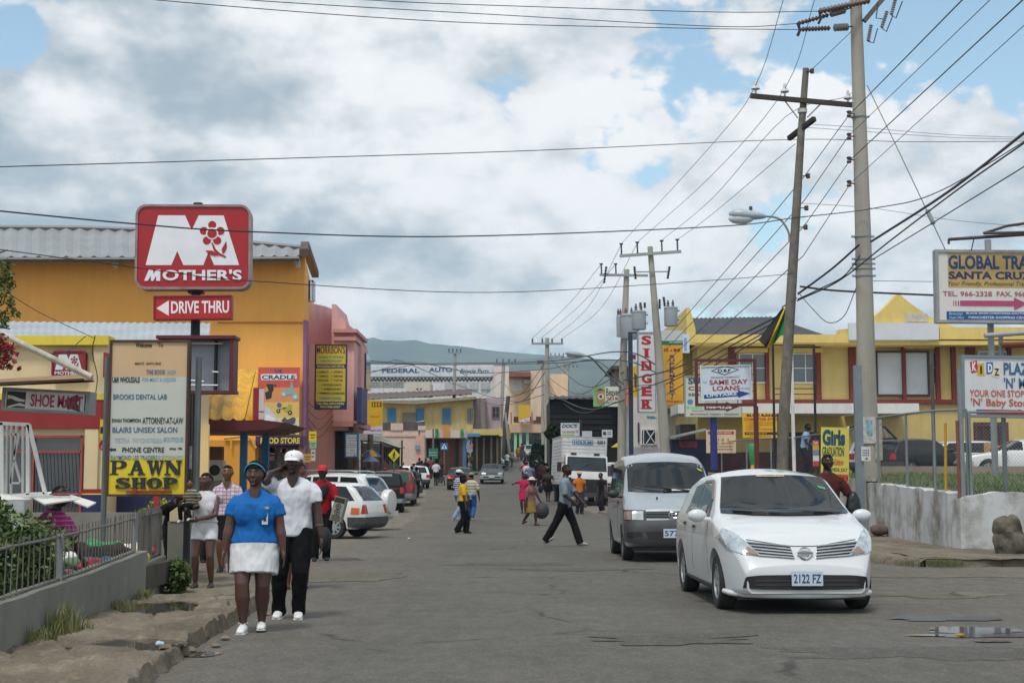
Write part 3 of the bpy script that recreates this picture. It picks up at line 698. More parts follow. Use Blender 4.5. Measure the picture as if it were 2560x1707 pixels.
m = MB(); a0, a1, a2, a3 = P(1616, 1076, D - .15), P(1637, 1108, D - .15), P(1616, 1108, D - .15), P(1637, 1076, D - .15); m.tube([a0, a1], .03, 5); m.tube([a2, a3], .03, 5)
for px in (1604, 1609): m.tube([P(px, 1074, D - .15), P(px, 1111, D - .15)], .03, 5)
sub(m.build('bars', M_WHITE), f_)
m = MB(); put_text(m, '966-', X(1617, D), Z(1046, D), X(1641, D), Z(1039, D), D - .01, .01, .02); m.build('phone_lettering', M('2d7f9e', .6), b)
m = MB(); pb(m, 1594, 1056, 1598, 1104, D - .1, .09); m.build('wall_lamp', M('4a4a4a', .5), b)
D = 70
b = bldg('yellow_plaza', 'two-storey yellow shopping plaza with maroon piers and curved gables', 2150, D)
GZ = 1.6
m = MB(); m.box(X(1745, D), D, GZ, X(2900, D), D + 14, Z(868, D)); m.build('wall', M_YEL, b)
m = MB(); pb(m, 1728, 836, 2127, 857, D - 1.3, 2); pb(m, 2355, 818, 2900, 848, D - 1.3, 2); m.box(X(1728, D - 1.3), D - 1.25, Z(868, D), X(2900, D), D + 14, Z(857, D)); m.build('parapet', M('dcc272', .75, .06, .8, streak=.2), b)
# gable: two concave curves to a point
def gable(x0, xc, x1, zb, zt, y0, y1):
 pts = [(x0, zb)]
 for i in range(13):
  t = i / 12; pts.append((x0 + (xc - x0) * t, zb + .25 + (zt - zb - .25) * (t ** 1.9)))
 for i in range(1, 13):
  t = 1 - i / 12; pts.append((x1 + (xc - x1) * t, zb + .25 + (zt - zb - .25) * (t ** 1.9)))
 pts.append((x1, zb)); return MB().prism(pts, y0, y1)
gable(X(2090, D), X(2237, D), X(2420, D), Z(836, D - 1.3), Z(740, D), D - 1.2, D - .4).build('gable', M('d9bf70', .75, .06, .8, streak=.25), b)
m = MB(); m.prism([(X(1711, D), Z(868, D)), (X(1711, D), Z(777, D)), (X(1720, D), Z(777, D)), (X(1733, D), Z(830, D)), (X(1733, D), Z(868, D))], D - 1.28, D + 9); m.build('end_gable', M('d9bf70', .75), b)
m = MB(); pb(m, 2127, 807, 2353, 849, D - 1.45, .2); m.build('white_fascia', M('c9ced4', .6, .05, 1), b)
m = MB(); corrug(m, P(1732, 838, D - .5), P(2060, 838, D - .5), P(1925, 792, D + 5), P(1732, 795, D + 5), .35, .03); m.build('roof', M('43454a', .8, .15, 1), b)
# text plate: plaster patch on the gable, finial
m = MB(); pb(m, 2270, 783, 2325, 804, D - 1.23, .03); m.build('bare_plaster', M('bfb8ac', .85, .2, 3, dirt=.4), b)
pbs('pier', M_MAROON, b, [(px, 857, px + w_, 1000) for px, w_ in ((1824, 19), (1916, 9), (2043, 12), (2126, 17), (2259, 9), (2343, 11), (2383, 11), (2421, 22), (2524, 10), (2640, 14))], D - .22, .217)
m = MB(); pb(m, 1745, 998, 2900, 1008, D - .26, .257); m.build('string_course', M_MAROON, b)
pbs('walkway_fascia', M('d4d4d0', .6, .05, 1, streak=.25), b, [(1695, 1008, 2138, 1033), (2150, 1008, 2298, 1033)], D - 3.2, 3.18)
pbs('window_hood', M('cdb566', .7), b, [(1840, 870, 1922, 880), (1978, 870, 2060, 880), (2268, 862, 2342, 870)], D - .5, .5)
for px in (1848, 1980): win(b, px, 883, px + 70, 958, D, M_WHITE, M('46525c', .08, .1, .3, spec=.9), 1, 1, .06, .1)
win(b, 2448, 878, 2522, 920, D, M_WHITE, M('46525c', .08, .1, .3, spec=.9), 1, 0, .06, .1)
f_ = win(b, 2190, 877, 2325, 991, D, M('3c2a26', .6), M('b8bcc0', .5, .12, .6), 1, 0, .1, .16)
win(b, 2326, 880, 2343, 960, D, M('7d8a84', .5), M_GLASS, 0, 1, .06, .1)
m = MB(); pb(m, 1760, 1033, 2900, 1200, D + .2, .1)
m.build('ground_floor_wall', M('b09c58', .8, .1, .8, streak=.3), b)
pbs('shopfront', M('3d383a', .5, .4, 2), b, [(1930, 1080, 2060, 1160), (2432, 1055, 2520, 1150)], D - .02, .2)
f_ = win(b, 2436, 1062, 2516, 1110, D - .05, M_MAROON, M_DARK, 3, 0, .06, .1)
m = MB(); pb(m, 1680, 1130, 2060, 1290, D - .4, .3); m.build('maroon_plinth', M('4c2528', .7, .15, 1), b)
m = MB(); pb(m, 1700, 1060, 1762, 1290, D + 1, 2); m.build('dark_passage', M_DARK, b)
m = MB(); pb(m, 1695, 870, 1745, 1010, D + 2, 10); m.build('side_wall', M('a08f4a', .8, .1, 1, streak=.4), b)
# raised bank, kerb wall and car park in front of the plaza
bk = MB()
def bankfn(u, v):
 x = 9.15 + 60 * u; y0 = 27.9 - .0 * u;
 y = 28.0 + 18.0 * v
 z = 1.16 + (1.62 - 1.16) * min(1, v * 1.15) + .04 * noise.noise((x, y, 0))
 return (x, y, z)
bk.grid(bankfn, 60, 30); tag(bk.build('grass_bank_soil', M('4a4a30', .9, .3, 1), smooth=60), kind='structure')
m = MB(); m.box(9.2, 46.6, 0, 80, 71, 1.6); m.box(-9999, 0, 0, -9998, .1, .1)
m = MB().box(9.4, 46.9, .2, 90, 71, 1.6); tag(m.build('car_park', M_ASPH), kind='structure')
m = MB(); m.box(X(2200, 46.5), 46.45, 1.3, 60, 46.8, Z(1165, 46.5)); tag(m.build('low_wall', M('8f8573', .9, .2, 1, bump=.3, streak=.5)), 'low bare concrete wall along the top of the grass bank', 'wall')
# ------------------------------------------------------------------ signs
def sign(name, label, px0, py0, px1, py1, D, items=(), panel='d8d8d2', thick=.1, frame=None, fw=.05, yaw=0.0, roll=0.0, cat='sign', rough=.4, radius=0.0, posts=(), group=None, var=.04, dirt=0.0, streak=.1, post_mat=None, back=None):
 """flat sign: the panel is drawn in fractions of its own width and height, y down"""
 a = P((px0 + px1) / 2, py1, D); w_ = (px1 - px0) / FPX * D; h = Z(py0, D) - Z(py1, D)
 root = thing(name, label, cat, (a.x, D, a.z), R(yaw), group)
 roll_m = Matrix.Rotation(R(roll), 4, 'Y')
 def mk(mb, nm, mat, par=root, smooth=None):
  mb.v = [tuple(roll_m @ Vector(v)) for v in mb.v]; return mb.build(nm, mat, par, smooth, local=True)
 def rr_poly(x0, z0, x1, z1, r, n=6):
  if r <= 0: return [(x0, z0), (x1, z0), (x1, z1), (x0, z1)]
  q = []
  for cx, cz, a0 in ((x1 - r, z0 + r, -90), (x1 - r, z1 - r, 0), (x0 + r, z1 - r, 90), (x0 + r, z0 + r, 180)):
   for i in range(n + 1): t = R(a0 + 90 * i / n); q.append((cx + r * math.cos(t), cz + r * math.sin(t)))
  return q
 r_ = radius * h
 panel_m = panel if not isinstance(panel, str) else M(panel, rough, var, 2.5, dirt=dirt, streak=streak)
 mk(MB().prism(rr_poly(-w_ / 2, 0, w_ / 2, h, r_), 0, thick), 'panel', panel_m)
 if frame:
  f = MB(); o = fw
  outer = rr_poly(-w_ / 2 - o * .4, -o * .4, w_ / 2 + o * .4, h + o * .4, r_ + (o * .4 if r_ else 0)); inner = rr_poly(-w_ / 2 + o * .6, o * .6, w_ / 2 - o * .6, h - o * .6, max(r_ - o * .6, .001) if r_ else 0)
  k = len(outer); vs = [(x, -.03, z) for x, z in outer] + [(x, -.03, z) for x, z in inner] + [(x, thick + .02, z) for x, z in outer] + [(x, -.001, z) for x, z in inner]
  fs = []
  for i in range(k):
   j = (i + 1) % k; fs += [(i, j, k + j, k + i), (i, 2 * k + i, 2 * k + j, j), (k + i, k + j, 3 * k + j, 3 * k + i)]
  f.add(vs, fs); mk(f, 'frame', frame)
 fx = lambda x: -w_ / 2 + x * w_
 fz = lambda y: h - y * h
 groups = {}; lay = 0
 for it in items:
  k, c = it[0], it[-1]
  mat = c if not isinstance(c, str) else M(c, .45, .05, 3)
  nm = {'t': 'lettering', 's': 'lettering', 'r': 'band', 'p': 'emblem', 'c': 'emblem'}[k]
  mb = groups.setdefault((nm, mat.name), (MB(), mat))[0]
  y = -.003 - .0016 * lay
  if k in 'ts':
   st, x0, y0, x1, y1 = it[1:6]; o = it[6] if len(it) > 7 else {}
   put_text(mb, st, fx(x0), fz(y1), fx(x1), fz(y0), y - .002, .001, o.get('b', .015), o.get('sh', .25 if k == 's' else 0), o.get('sl', 0.0) * h)
  elif k == 'r':
   x0, y0, x1, y1 = it[1:5]; mb.box(fx(x0), y, fz(y1), fx(x1), -.0005, fz(y0)); lay += 1
  elif k == 'p':
   mb.prism([(fx(x), fz(q)) for x, q in it[1]], y, -.0005); lay += 1
  elif k == 'c':
   cx, cy, ra = it[1:4]; ra *= w_; mb.prism([(fx(cx) + ra * math.cos(2 * math.pi * i / 20), fz(cy) + ra * math.sin(2 * math.pi * i / 20)) for i in range(20)], y, -.0005); lay += 1
 for (nm, _), (mb, mat) in groups.items(): mk(mb, nm, mat)
 for (fxx, px_w, zb, rad, pm) in posts:   # post at fraction x, running down to world z
  q = MB(); q.tube([(fx(fxx), thick + rad + .003, zb - a.z), (fx(fxx), thick + rad + .003, h * px_w)], rad, 8); q.build('post', pm, root, 40, local=True)
 if back: back(root, w_, h)
 return root
# flower-M pictogram shared by the two restaurant signs
def msign_items(white, red):
 A = [(.19, .12), (.425, .12), (.485, .30), (.545, .12), (.765, .12), (.905, .72), (.685, .72), (.635, .56), (.59, .72), (.415, .72), (.36, .55), (.31, .72), (.085, .72)]
 it = [('p', A, white)]
 cx, cy = .665, .34
 for k in range(5):
  t = R(90 + 72 * k); it.append(('c', cx + .077 * math.cos(t), cy - .105 * math.sin(t), .036, red))
 it += [('c', cx, cy, .054, white), ('c', cx, cy, .043, red)]
 it.append(('p', [(.66, .45), (.672, .45), (.70, .53), (.735, .575), (.79, .615), (.785, .63), (.72, .60), (.68, .54)], red))
 it.append(('p', [(.76, .585), (.75, .53), (.79, .43), (.797, .50), (.78, .56)], red))
 it.append(('p', [(.61, .545), (.665, .545), (.735, .60), (.69, .61), (.64, .59)], red))
 return it
RED = 'a3131f'
it = msign_items('dfe3ea', RED) + [('p', [(.075, .91), (.115, .775), (.15, .775), (.157, .83), (.18, .775), (.215, .775), (.215, .91), (.18, .91), (.18, .85), (.155, .91), (.135, .91), (.132, .85), (.108, .91)], 'dfe3ea'), ('t', "OTHER'S", .235, .775, .93, .905, {'b': .03}, 'dfe3ea')]
def pole_back(root, w_, h):
 m = MB(); m.tube([(.02, .35, -6.2), (.02, .35, h + .12)], .1, 12); m.build('pole', M_BLACK, root, 40, local=True)
 m = MB(); m.box(-.14, .2, -.06, .18, .5, 0.0); m.build('bracket', M_BLACK, root, local=True)
sign('pylon_sign', 'big rounded red and white restaurant sign with a flower M on a black pole', 340, 514, 624, 721, 30, it, RED, .36, M('8f7b7c', .5, .3, 4, dirt=.4), .05, yaw=4, roll=-.6, radius=.12, back=pole_back)
sign('drive_through_sign', 'small red sign with a white left arrow below the big rounded restaurant sign', 386, 740, 578, 797, 29.9,
 [('p', [(.03, .52), (.19, .18), (.19, .85)], 'e8e6ea'), ('t', 'DRIVE THRU', .22, .22, .97, .76, {'b': .025}, 'e8e6ea')], 'b3141f', .24, M('8a1620', .5), .03, yaw=4, roll=-1.2)
# empty light box on the same pole
r_ = thing('empty_sign_frame', 'gutted maroon light box with bare white tube holders on the pole', 'sign frame', P(482, 985, 29.7))
m = MB(); D = 29.6
pb(m, 385, 838, 584, 846, D - .3, .6); pb(m, 385, 976, 584, 983, D - .25, .5); pb(m, 571, 846, 581, 976, D - .25, .5); pb(m, 392, 846, 400, 976, D - .25, .5); m.build('frame', M('56141f', .5), r_)
m = MB(); pb(m, 400, 846, 571, 976, D + .2, .04); m.build('back_panel', M('9aa2ae', .5, .12, 1.5, dirt=.3), r_)
for (a, b_, c_, d_) in [(400, 857, 556, 859), (400, 961, 545, 963), (530, 929, 546, 930), (400, 945, 510, 953)]:
 m = MB(); m.tube([P(a, b_, D), P(c_, d_, D)], .016, 6); m.build('tube_holder', M('d5d8dc', .4), r_)
m = MB(); m.tube([P(541, 852, D + .1), P(538, 975, D + .1)], .035, 6); m.build('cable_duct', M_BLACK, r_)
# directory board with the yellow pawn shop panel
D = 20.0
W_ = 'c9c9c2'
it = [('r', 0, 0, 1, .235, 'c4a781'), ('r', 0, .235, 1, .755, 'b9bdb6'), ('r', 0, .755, 1, 1, 'd3be22')]
it += [('t', 'Welcome', .30, .012, .52, .042, {'b': .02}, '2a2018'), ('t', 'To', .60, .012, .67, .04, {'b': .02}, '2a2018'), ('t', 'MAIN ST.  SANTA CRUZ', .3, .14, .65, .155, '3a2a1c'),
 ('t', 'THE BOOK', .455, .188, .71, .218, '4f7288'), ('t', 'SHOP', .73, .188, .85, .217, '94aab4'), ('t', 'U&R WHOLESALE', .0, .235, .37, .272, {'b': .02}, '1c1f22'), ('t', 'FOR MEAT & LIQUOR', .40, .238, .86, .268, '93abb6'),
 ('t', 'BROOKS DENTAL LAB', .02, .348, .74, .381, '3f6684'), ('t', 'EWAN THOMPSON', .01, .506, .395, .530, {'b': .02}, '202326'), ('t', 'ATTORNEY-AT-LAW', .42, .498, .965, .540, {'b': .015}, '202326'),
 ('t', 'BLAIRS UNISEX SALON', .02, .56, .89, .596, '3f6684'), ('t', 'TETRA', .05, .63, .26, .66, 'a5b4ba'), ('t', 'THY CONSTABLE &', .29, .63, .69, .66, 'a9b8bd'), ('t', 'BOUTIQUE', .71, .625, .97, .66, '8aa5b6'),
 ('t', 'PHONE CENTRE', .16, .69, .72, .724, {'b': .02}, '24282a'), ('t', 'shop 10b', .79, .69, .96, .71, {'b': .03}, '24282a'), ('p', [(.01, .705), (.05, .692), (.05, .7), (.1, .698), (.1, .715), (.05, .712), (.05, .72)], '24282a'),
 ('t', 'RAYMOND LEE TRADERS', .01, .742, .63, .772, '5d86a6'), ('t', 'ELECTRONICS', .64, .742, .97, .77, '8fb0c6')]
it = [(q_[0], q_[1], .03 + q_[2] * .95, q_[3], .03 + q_[4] * .95, *q_[5:]) if q_[0] == 't' else q_ for q_ in it]
def slab(st, x0, y0, x1, y1, col, it):
 """fat slab-serif lettering cut from polygons"""
 shapes = {
 'P': [[(.12, 0), (.38, 0), (.38, 1), (.12, 1)], [(0, 0), (.5, 0), (.5, .09), (0, .09)], [(0, .91), (.5, .91), (.5, 1), (0, 1)], [(.3, 0), (.72, 0), (.95, .12), (1, .28), (.93, .46), (.7, .58), (.38, .58), (.38, .48), (.58, .46), (.66, .38), (.68, .28), (.66, .18), (.58, .1), (.3, .09)]],
 'A': [[(.4, 0), (.62, 0), (.94, .95), (.64, .95), (.5, .4), (.24, .95), (.12, .95)], [(.26, .6), (.72, .6), (.72, .7), (.26, .7)], [(0, .91), (.34, .91), (.34, 1), (0, 1)], [(.56, .91), (1, .91), (1, 1), (.56, 1)]],
 'W': [[(.08, .05), (.28, .05), (.40, .62), (.52, .05), (.66, .05), (.76, .62), (.88, .05), (.96, .05), (.76, 1), (.66, 1), (.54, .45), (.40, 1), (.3, 1)], [(0, 0), (.36, 0), (.36, .09), (0, .09)], [(.44, 0), (.7, 0), (.7, .09), (.44, .09)], [(.78, 0), (1, 0), (1, .09), (.78, .09)]],
 'N': [[(.1, .05), (.32, .05), (.8, .7), (.8, 1), (.66, 1), (.2, .3), (.2, .95), (.1, .95)], [(.78, .05), (.9, .05), (.9, 1), (.78, 1)], [(0, 0), (.36, 0), (.36, .09), (0, .09)], [(.66, 0), (1, 0), (1, .09), (.66, .09)], [(0, .91), (.34, .91), (.34, 1), (0, 1)]],
 'S': [[(.9, .0), (.9, .3), (.8, .3), (.7, .14), (.5, .1), (.34, .14), (.34, .24), (.5, .34), (.8, .46), (1, .62), (1, .8), (.86, .95), (.6, 1), (.3, .98), (.12, .92), (.02, 1), (.0, .66), (.12, .66), (.26, .84), (.46, .9), (.64, .88), (.68, .78), (.6, .68), (.3, .56), (.06, .42), (.04, .2), (.2, .05), (.45, 0), (.7, .03), (.8, .06)]],
 'H': [[(.1, .05), (.36, .05), (.36, .95), (.1, .95)], [(.66, .05), (.92, .05), (.92, .95), (.66, .95)], [(.3, .44), (.7, .44), (.7, .56), (.3, .56)], [(0, 0), (.46, 0), (.46, .09), (0, .09)], [(.56, 0), (1, 0), (1, .09), (.56, .09)], [(0, .91), (.46, .91), (.46, 1), (0, 1)], [(.56, .91), (1, .91), (1, 1), (.56, 1)]],
 'O': [[(.5 - .5 * math.sin(2 * math.pi * i / 24), .5 - .5 * math.cos(2 * math.pi * i / 24)) for i in range(25)] + [(.5 + .2 * math.sin(2 * math.pi * i / 24) * -1, .5 - .38 * math.cos(2 * math.pi * i / 24)) for i in range(24, -1, -1)]]}
 n = len(st); w_ = (x1 - x0) / n
 for i, ch in enumerate(st):
  for pl_ in shapes[ch]: it.append(('p', [(x0 + w_ * (i + a * .93), y0 + (y1 - y0) * b_) for a, b_ in pl_], col))
slab('PAWN', .03, .775, .96, .868, '1d2b2e', it); slab('SHOP', .11, .885, .91, .955, '1d2b2e', it)
it.append(('p', [(.24, .972), (.38, .963), (.38, .968), (.82, .967), (.82, .977), (.38, .978), (.38, .984)], 'a31b1b'))
sg = sign('directory_board', 'tall cream directory board ending in a yellow pawn shop panel', 268, 852, 464, 1238, D, it, 'c2c2b8', .1, M('4a3128', .8, .3, 4, dirt=.4), .03, yaw=0, dirt=.2,
 posts=[(-.075, .9, .5, .04, M('586064', .5, .2, 3)), (1.1, .9, .5, .045, M('586064', .5, .2, 3))])
m = MB(); m.box(.615, .005, -.05, .66, .1, 1.1);
r_ = thing('flyer_post', 'dark post pasted with small white flyers beside the directory board', 'post', G(480, 20.6))
m = MB(); a = P(478, 1000, 20.6); m.box(a.x - .06, 20.55, .1, a.x + .02, 20.65, Z(985, 20.6)); m.build('post', M_BLACK, r_)
for (a_, b_, c_, d_) in [(472, 1115, 481, 1172), (490, 1116, 496, 1180)]:
 m = MB(); pb(m, a_, b_, c_, d_, 20.5, .04); m.build('flyer', M('a9b2b6', .7, .5, 14), r_)
q = MB(); pp = onz(327, 1372, .3); q.box(pp.x - .05, 26, .1, pp.x + .05, 26.1, Z(1235, 26)); tag(q.build('red_post', M('9a2030', .5)), 'thin red post standing behind the grey railing', 'post')
# shoe shop light box on the left edge
def shoe_back(root, w_, h):
 m = MB(); m.prism([(-w_ * .36, h * .2), (-w_ * .36, h * .2)], 0, 1) if 0 else None
sign('shoe_shop_sign', 'tilted white light box with red shoe lettering and a torn black patch', 6, 976, 220, 1028, 21, [
 ('r', .02, .08, .98, .92, 'd8dade'), ('r', .04, .12, .26, .9, '2a211e'), ('p', [(.05, .3), (.12, .34), (.2, .46), (.25, .5), (.25, .6), (.16, .58), (.08, .46), (.05, .52)], 'd9d9d9'), ('p', [(.05, .86), (.2, .66), (.26, .74), (.26, .82), (.16, .8), (.08, .9)], 'd9d9d9'),
 ('t', 'SHOE MART', .32, .2, .93, .8, {'b': .02}, 'a8243c'), ('r', .95, .1, .965, .9, '2c50a0'), ('p', [(.72, .42), (.86, .12), (.9, .3), (.86, .5), (.92, .95), (.8, .82), (.76, .86)], '2a2c2e')], 'c9cccf', .3, M('8f9396', .5), .04, yaw=0, roll=3)
# slanting zinc awning and pole above it
r_ = thing('shop_awning', 'rusty sloping metal awning over the tilted shoe sign', 'awning', P(110, 950, 21))
m = MB(); m.prism([(X(-60, 21), Z(975, 21)), (X(-60, 21), Z(966, 21)), (X(237, 21), Z(953, 21)), (X(237, 21), Z(958, 21)), (X(20, 21), Z(971, 21))], 20.4, 20.45); m.build('edge_plate', M('3c2c24', .8, .3, 3), r_)
m = MB(); m.add([P(-60, 968, 20.4), P(237, 955, 20.4), P(225, 938, 22.2), P(-60, 956, 22.2)], [(0, 1, 2, 3)]); m.add([p + Vector((0, 0, .03)) for p in (P(-60, 968, 20.4), P(237, 955, 20.4), P(225, 938, 22.2), P(-60, 956, 22.2))], [(3, 2, 1, 0)]); m.build('sheet', M('8a6b4c', .8, .3, 3, dirt=.5), r_)
m = MB(); m.tube([P(-60, 805, 20.6), P(230, 943, 20.6)], .045, 8); tag(m.build('slanting_pole', M('b3aca0', .7, .35, 5, dirt=.6), smooth=40), 'rusty white pole slanting down across the top of the awning', 'pole')
it = msign_items('cfd5db', '8f1f2a') + [('t', "MOTHER'S", .085, .78, .93, .91, {'b': .03}, 'cfd5db')]
sign('wall_sign', 'small rounded red sign with a flower M on the cream restaurant wall', 130, 878, 212, 942, 35.86, it, '8f1f2a', .12, M('7a2028', .5, .2, 3), .04, radius=.13)
sign('edge_light_box', 'narrow red light box seen edge-on at the corner of the cream restaurant', 257, 881, 265, 943, 35.5, [], '8a1e26', .9)
# yellow notice and stop-shaped sign between restaurant and board
sign('yellow_notice', 'thin yellow notice with black marks beside the grey post', 249, 1048, 262, 1095, 24, [('r', .1, .4, .8, .75, '1c1c1c')], 'cdbb1f', .03)
sign('round_red_sign', 'half-hidden round red sign below the yellow notice', 247, 1098, 275, 1128, 24.05, [('t', 'CH', .2, .5, .6, .75, 'd8c8c8'), ('c', .5, .22, .1, 'd8c8c8')], 'a2181f', .02, radius=.49)
# cradle poster
it = [('r', 0, 0, 1, .3, 'c8544a'), ('r', 0, .3, 1, .52, 'd98a58'), ('r', 0, .52, 1, .75, 'd9b46a'), ('r', 0, .75, 1, 1, 'cfd0a8'), ('p', [(.15, .56), (.3, .62), (.5, .78), (.55, .99), (.0, .99), (.0, .6)], 'c3c8cc'),
 ('t', 'THE', .38, .03, .57, .085, {'b': .03}, '27547e'), ('p', [(.06, .12), (.1, .1), (.92, .1), (.93, .17), (.85, .19), (.08, .19)], 'e0e2e2'), ('t', 'CRADLE', .09, .115, .9, .18, {'b': .035}, '1c4a70'),
 ('p', [(.2, .25), (.36, .25), (.38, .33), (.34, .38), (.33, .46), (.2, .48), (.17, .38), (.26, .35)], '1e3230'), ('p', [(.36, .26), (.44, .25), (.46, .3), (.44, .28), (.38, .29)], '3a5050'),
 ('c', .62, .40, .07, '86b3b5'), ('c', .9, .44, .08, '86b3b5'), ('p', [(.62, .32), (.76, .34), (.8, .22), (.83, .22), (.86, .36), (.92, .43), (.8, .40), (.7, .42)], '79a9ae'), ('c', .62, .40, .03, 'c8d8d0'), ('c', .9, .44, .04, 'bcd6d4'),
 ('c', .52, .56, .055, '2d6f94'), ('p', [(.5, .62), (.6, .6), (.66, .66), (.8, .66), (.82, .56), (.74, .54), (.72, .6), (.62, .62)], '9aa93e'), ('c', .5, .65, .045, '20221f'), ('c', .78, .675, .05, '20221f'), ('c', .5, .65, .018, 'ccccaa'), ('c', .78, .675, .02, 'ccccaa'),
 ('p', [(.58, .79), (.66, .74), (.72, .78), (.86, .74), (.92, .76), (.9, .83), (.78, .86), (.66, .83)], '4c4f56'), ('p', [(.6, .94), (.68, .87), (.94, .86), (.95, .9), (.9, .99)], '2d3f35'), ('p', [(.64, .935), (.7, .885), (.92, .88), (.87, .97)], 'cfcfae'), ('p', [(.2, .7), (.42, .76), (.44, .84), (.2, .82)], 'dfe3e3')]
sign('poster_board', 'large shop poster of baby goods on the orange wall', 643, 918, 747, 1086, 59.6, it, 'd9c49a', .1)
sign('shop_name_board', 'purple board with yellow food shop lettering above the dark doorway', 648, 1090, 753, 1112, 59.2, [('t', 'FOOD STORE', .03, .16, .97, .84, {'b': .03}, 'd8c84a')], '3c2748', .06)
sign('canopy_light_box', 'narrow red light box with a white side at the end of the yellow canopy', 634, 969, 660, 1050, 43.4, [('r', .48, .03, .98, .97, 'cfc6c6'), ('r', .5, .72, .98, .76, '8a4a50')], '8f1f26', .5, yaw=14)
it = [('r', 0, 0, 1, .3, 'c9b52e'), ('r', 0, .3, 1, .37, '252a5c'), ('r', 0, .37, 1, .885, 'c9b52e'), ('r', 0, .885, 1, 1, '252a5c'), ('t', "MORRISON'S", .04, .02, .95, .135, {'b': .02}, '6c2420'),
 ('t', 'VARIETY STORE', .1, .175, .9, .205, {'b': .03}, '3f8f80'), ('t', '& SHOES PALACE', .16, .235, .84, .265, {'b': .03}, '3f8f80'), ('t', 'WHOLESALE AND RETAIL', .06, .315, .94, .355, {'b': .02, 'sh': .2}, 'd6c468')]
for i, (a_, b_) in enumerate([('FABRICS', 'SWEETS'), ('COSMETICS', 'FURNITURE'), ('BISCUITS', 'TOYS')]):
 y = .41 + i * .065; it += [('c', .07, y + .012, .016, '3a3430'), ('t', a_, .13, y, .42, y + .03, {'b': .02}, '3a3430'), ('c', .54, y + .012, .016, '3a3430'), ('t', b_, .6, y, .88, y + .03, {'b': .02}, '3a3430')]
for i, a_ in enumerate(['BICYCLES & PARTS', 'HABERDASHERY', 'TRIMMINGS & ACCESSORIES']):
 y = .61 + i * .065; x = .22 if i < 2 else .07; it += [('c', x, y + .012, .016, '3a3430'), ('t', a_, x + .06, y, .85 if i < 2 else .95, y + .03, {'b': .02}, '3a3430')]
it += [('t', 'THE BABY CRADLE', .15, .815, .85, .85, {'b': .03}, '3f8fa0'), ('t', 'TEL:966-2601/3580', .06, .9, .94, .935, {'b': .03}, 'd6c468'), ('t', 'FAX:966-6567', .18, .95, .82, .985, {'b': .03}, 'd6c468')]
sign('store_sign', 'tall yellow and navy store sign hung on the pink tower', 787, 862, 865, 1022, 62, it, 'c9b52e', .12, M('252a4c', .5), .06)
for (a_, b_, c_, d_, c1, lb) in [(772, 1078, 791, 1102, 'd2b422', 'yellow poster high on the purple pilaster'), (757, 1090, 770, 1112, '4c3158', 'purple handbill on the corner pilaster'), (774, 1102, 791, 1120, '7fae86', 'green and white handbill beside the shop doorway'), (758, 1134, 778, 1155, 'b08a3a', 'tan handbill with a red band low on the pilaster'), (777, 1120, 788, 1152, 'b9b7ac', 'pale handbill in a dark frame on the pink wall')]:
 sign('handbill', lb, a_, b_, c_, d_, 58.9 - .02 * (a_ % 5), [('r', .15, .3, .85, .42, '5a3a2c'), ('r', .25, .6, .75, .7, '5a3a2c')], c1, .02, group='handbills pasted by the food shop')
# the tall yellow bill board and the white price list by the pink shop
it = [('r', 0, 0, 1, .72, 'c99f1c'), ('p', [(0, 1), (0, .98), (.4, .83), (.7, .78), (1, .76), (1, 1)], 'bdb6cc'), ('r', .5, .06, .95, .2, '1d1c1a'), ('r', .55, .08, .62, .18, 'c99f1c'), ('r', .67, .08, .75, .18, 'c99f1c'), ('r', .8, .08, .88, .18, 'c99f1c'), ('t', 'OUT', .45, .46, .9, .51, 'b8603a'), ('t', 'western union', .42, .87, .95, .92, '6a2f6a')]
sign('hoarding', 'tall yellow hoarding with a mauve curved foot beyond the pink building', 901, 1000, 956, 1084, 84, it, 'c99f1c', .2)
it = [('t', 'Business', .2, .18, .9, .22, '3a3c40'), ('t', 'Services', .3, .29, .9, .33, '3a3c40'), ('t', 'Money', .3, .42, .75, .46, '3a3c40'), ('t', 'Transfer', .2, .48, .9, .52, '3a3c40'), ('t', 'Bill Payment', .1, .57, .9, .61, '3a3c40'), ('t', 'RTC', .4, .72, .75, .76, '3a3c40'), ('r', .0, .0, 1, .06, '2a4a7a'), ('r', 0, .84, 1, .86, '9aa08a'), ('c', .75, .93, .05, '27467a')]
sign('service_board', 'white service list board with faint lines of text by the pink shop', 863, 1082, 894, 1142, 63.5, it, 'cfd4d6', .25, M('37608a', .5), .06)
sign('pedestrian_crossing_sign', 'yellow diamond warning sign with a walking figure above parked cars', 971, 1123, 1001, 1152, 68, [('p', [(.5, .0), (.0, .5), (.5, 1.0), (1, .5)], 'd6c812')], M('a8a41a', .4), .02) if 0 else None
r_ = thing('pedestrian_crossing_sign', 'yellow diamond warning sign with a black walking figure above the parked cars', 'road sign', G(986, 66))
D = 66; q = lambda pts: [(X(a_, D), Z(b_, D)) for a_, b_ in pts]
m = MB(); m.prism(q([(986, 1121), (971, 1137.5), (986, 1154), (1001, 1137.5)]), D, D + .02); m.build('panel', M('d9cc10', .4, .04, 1), r_)
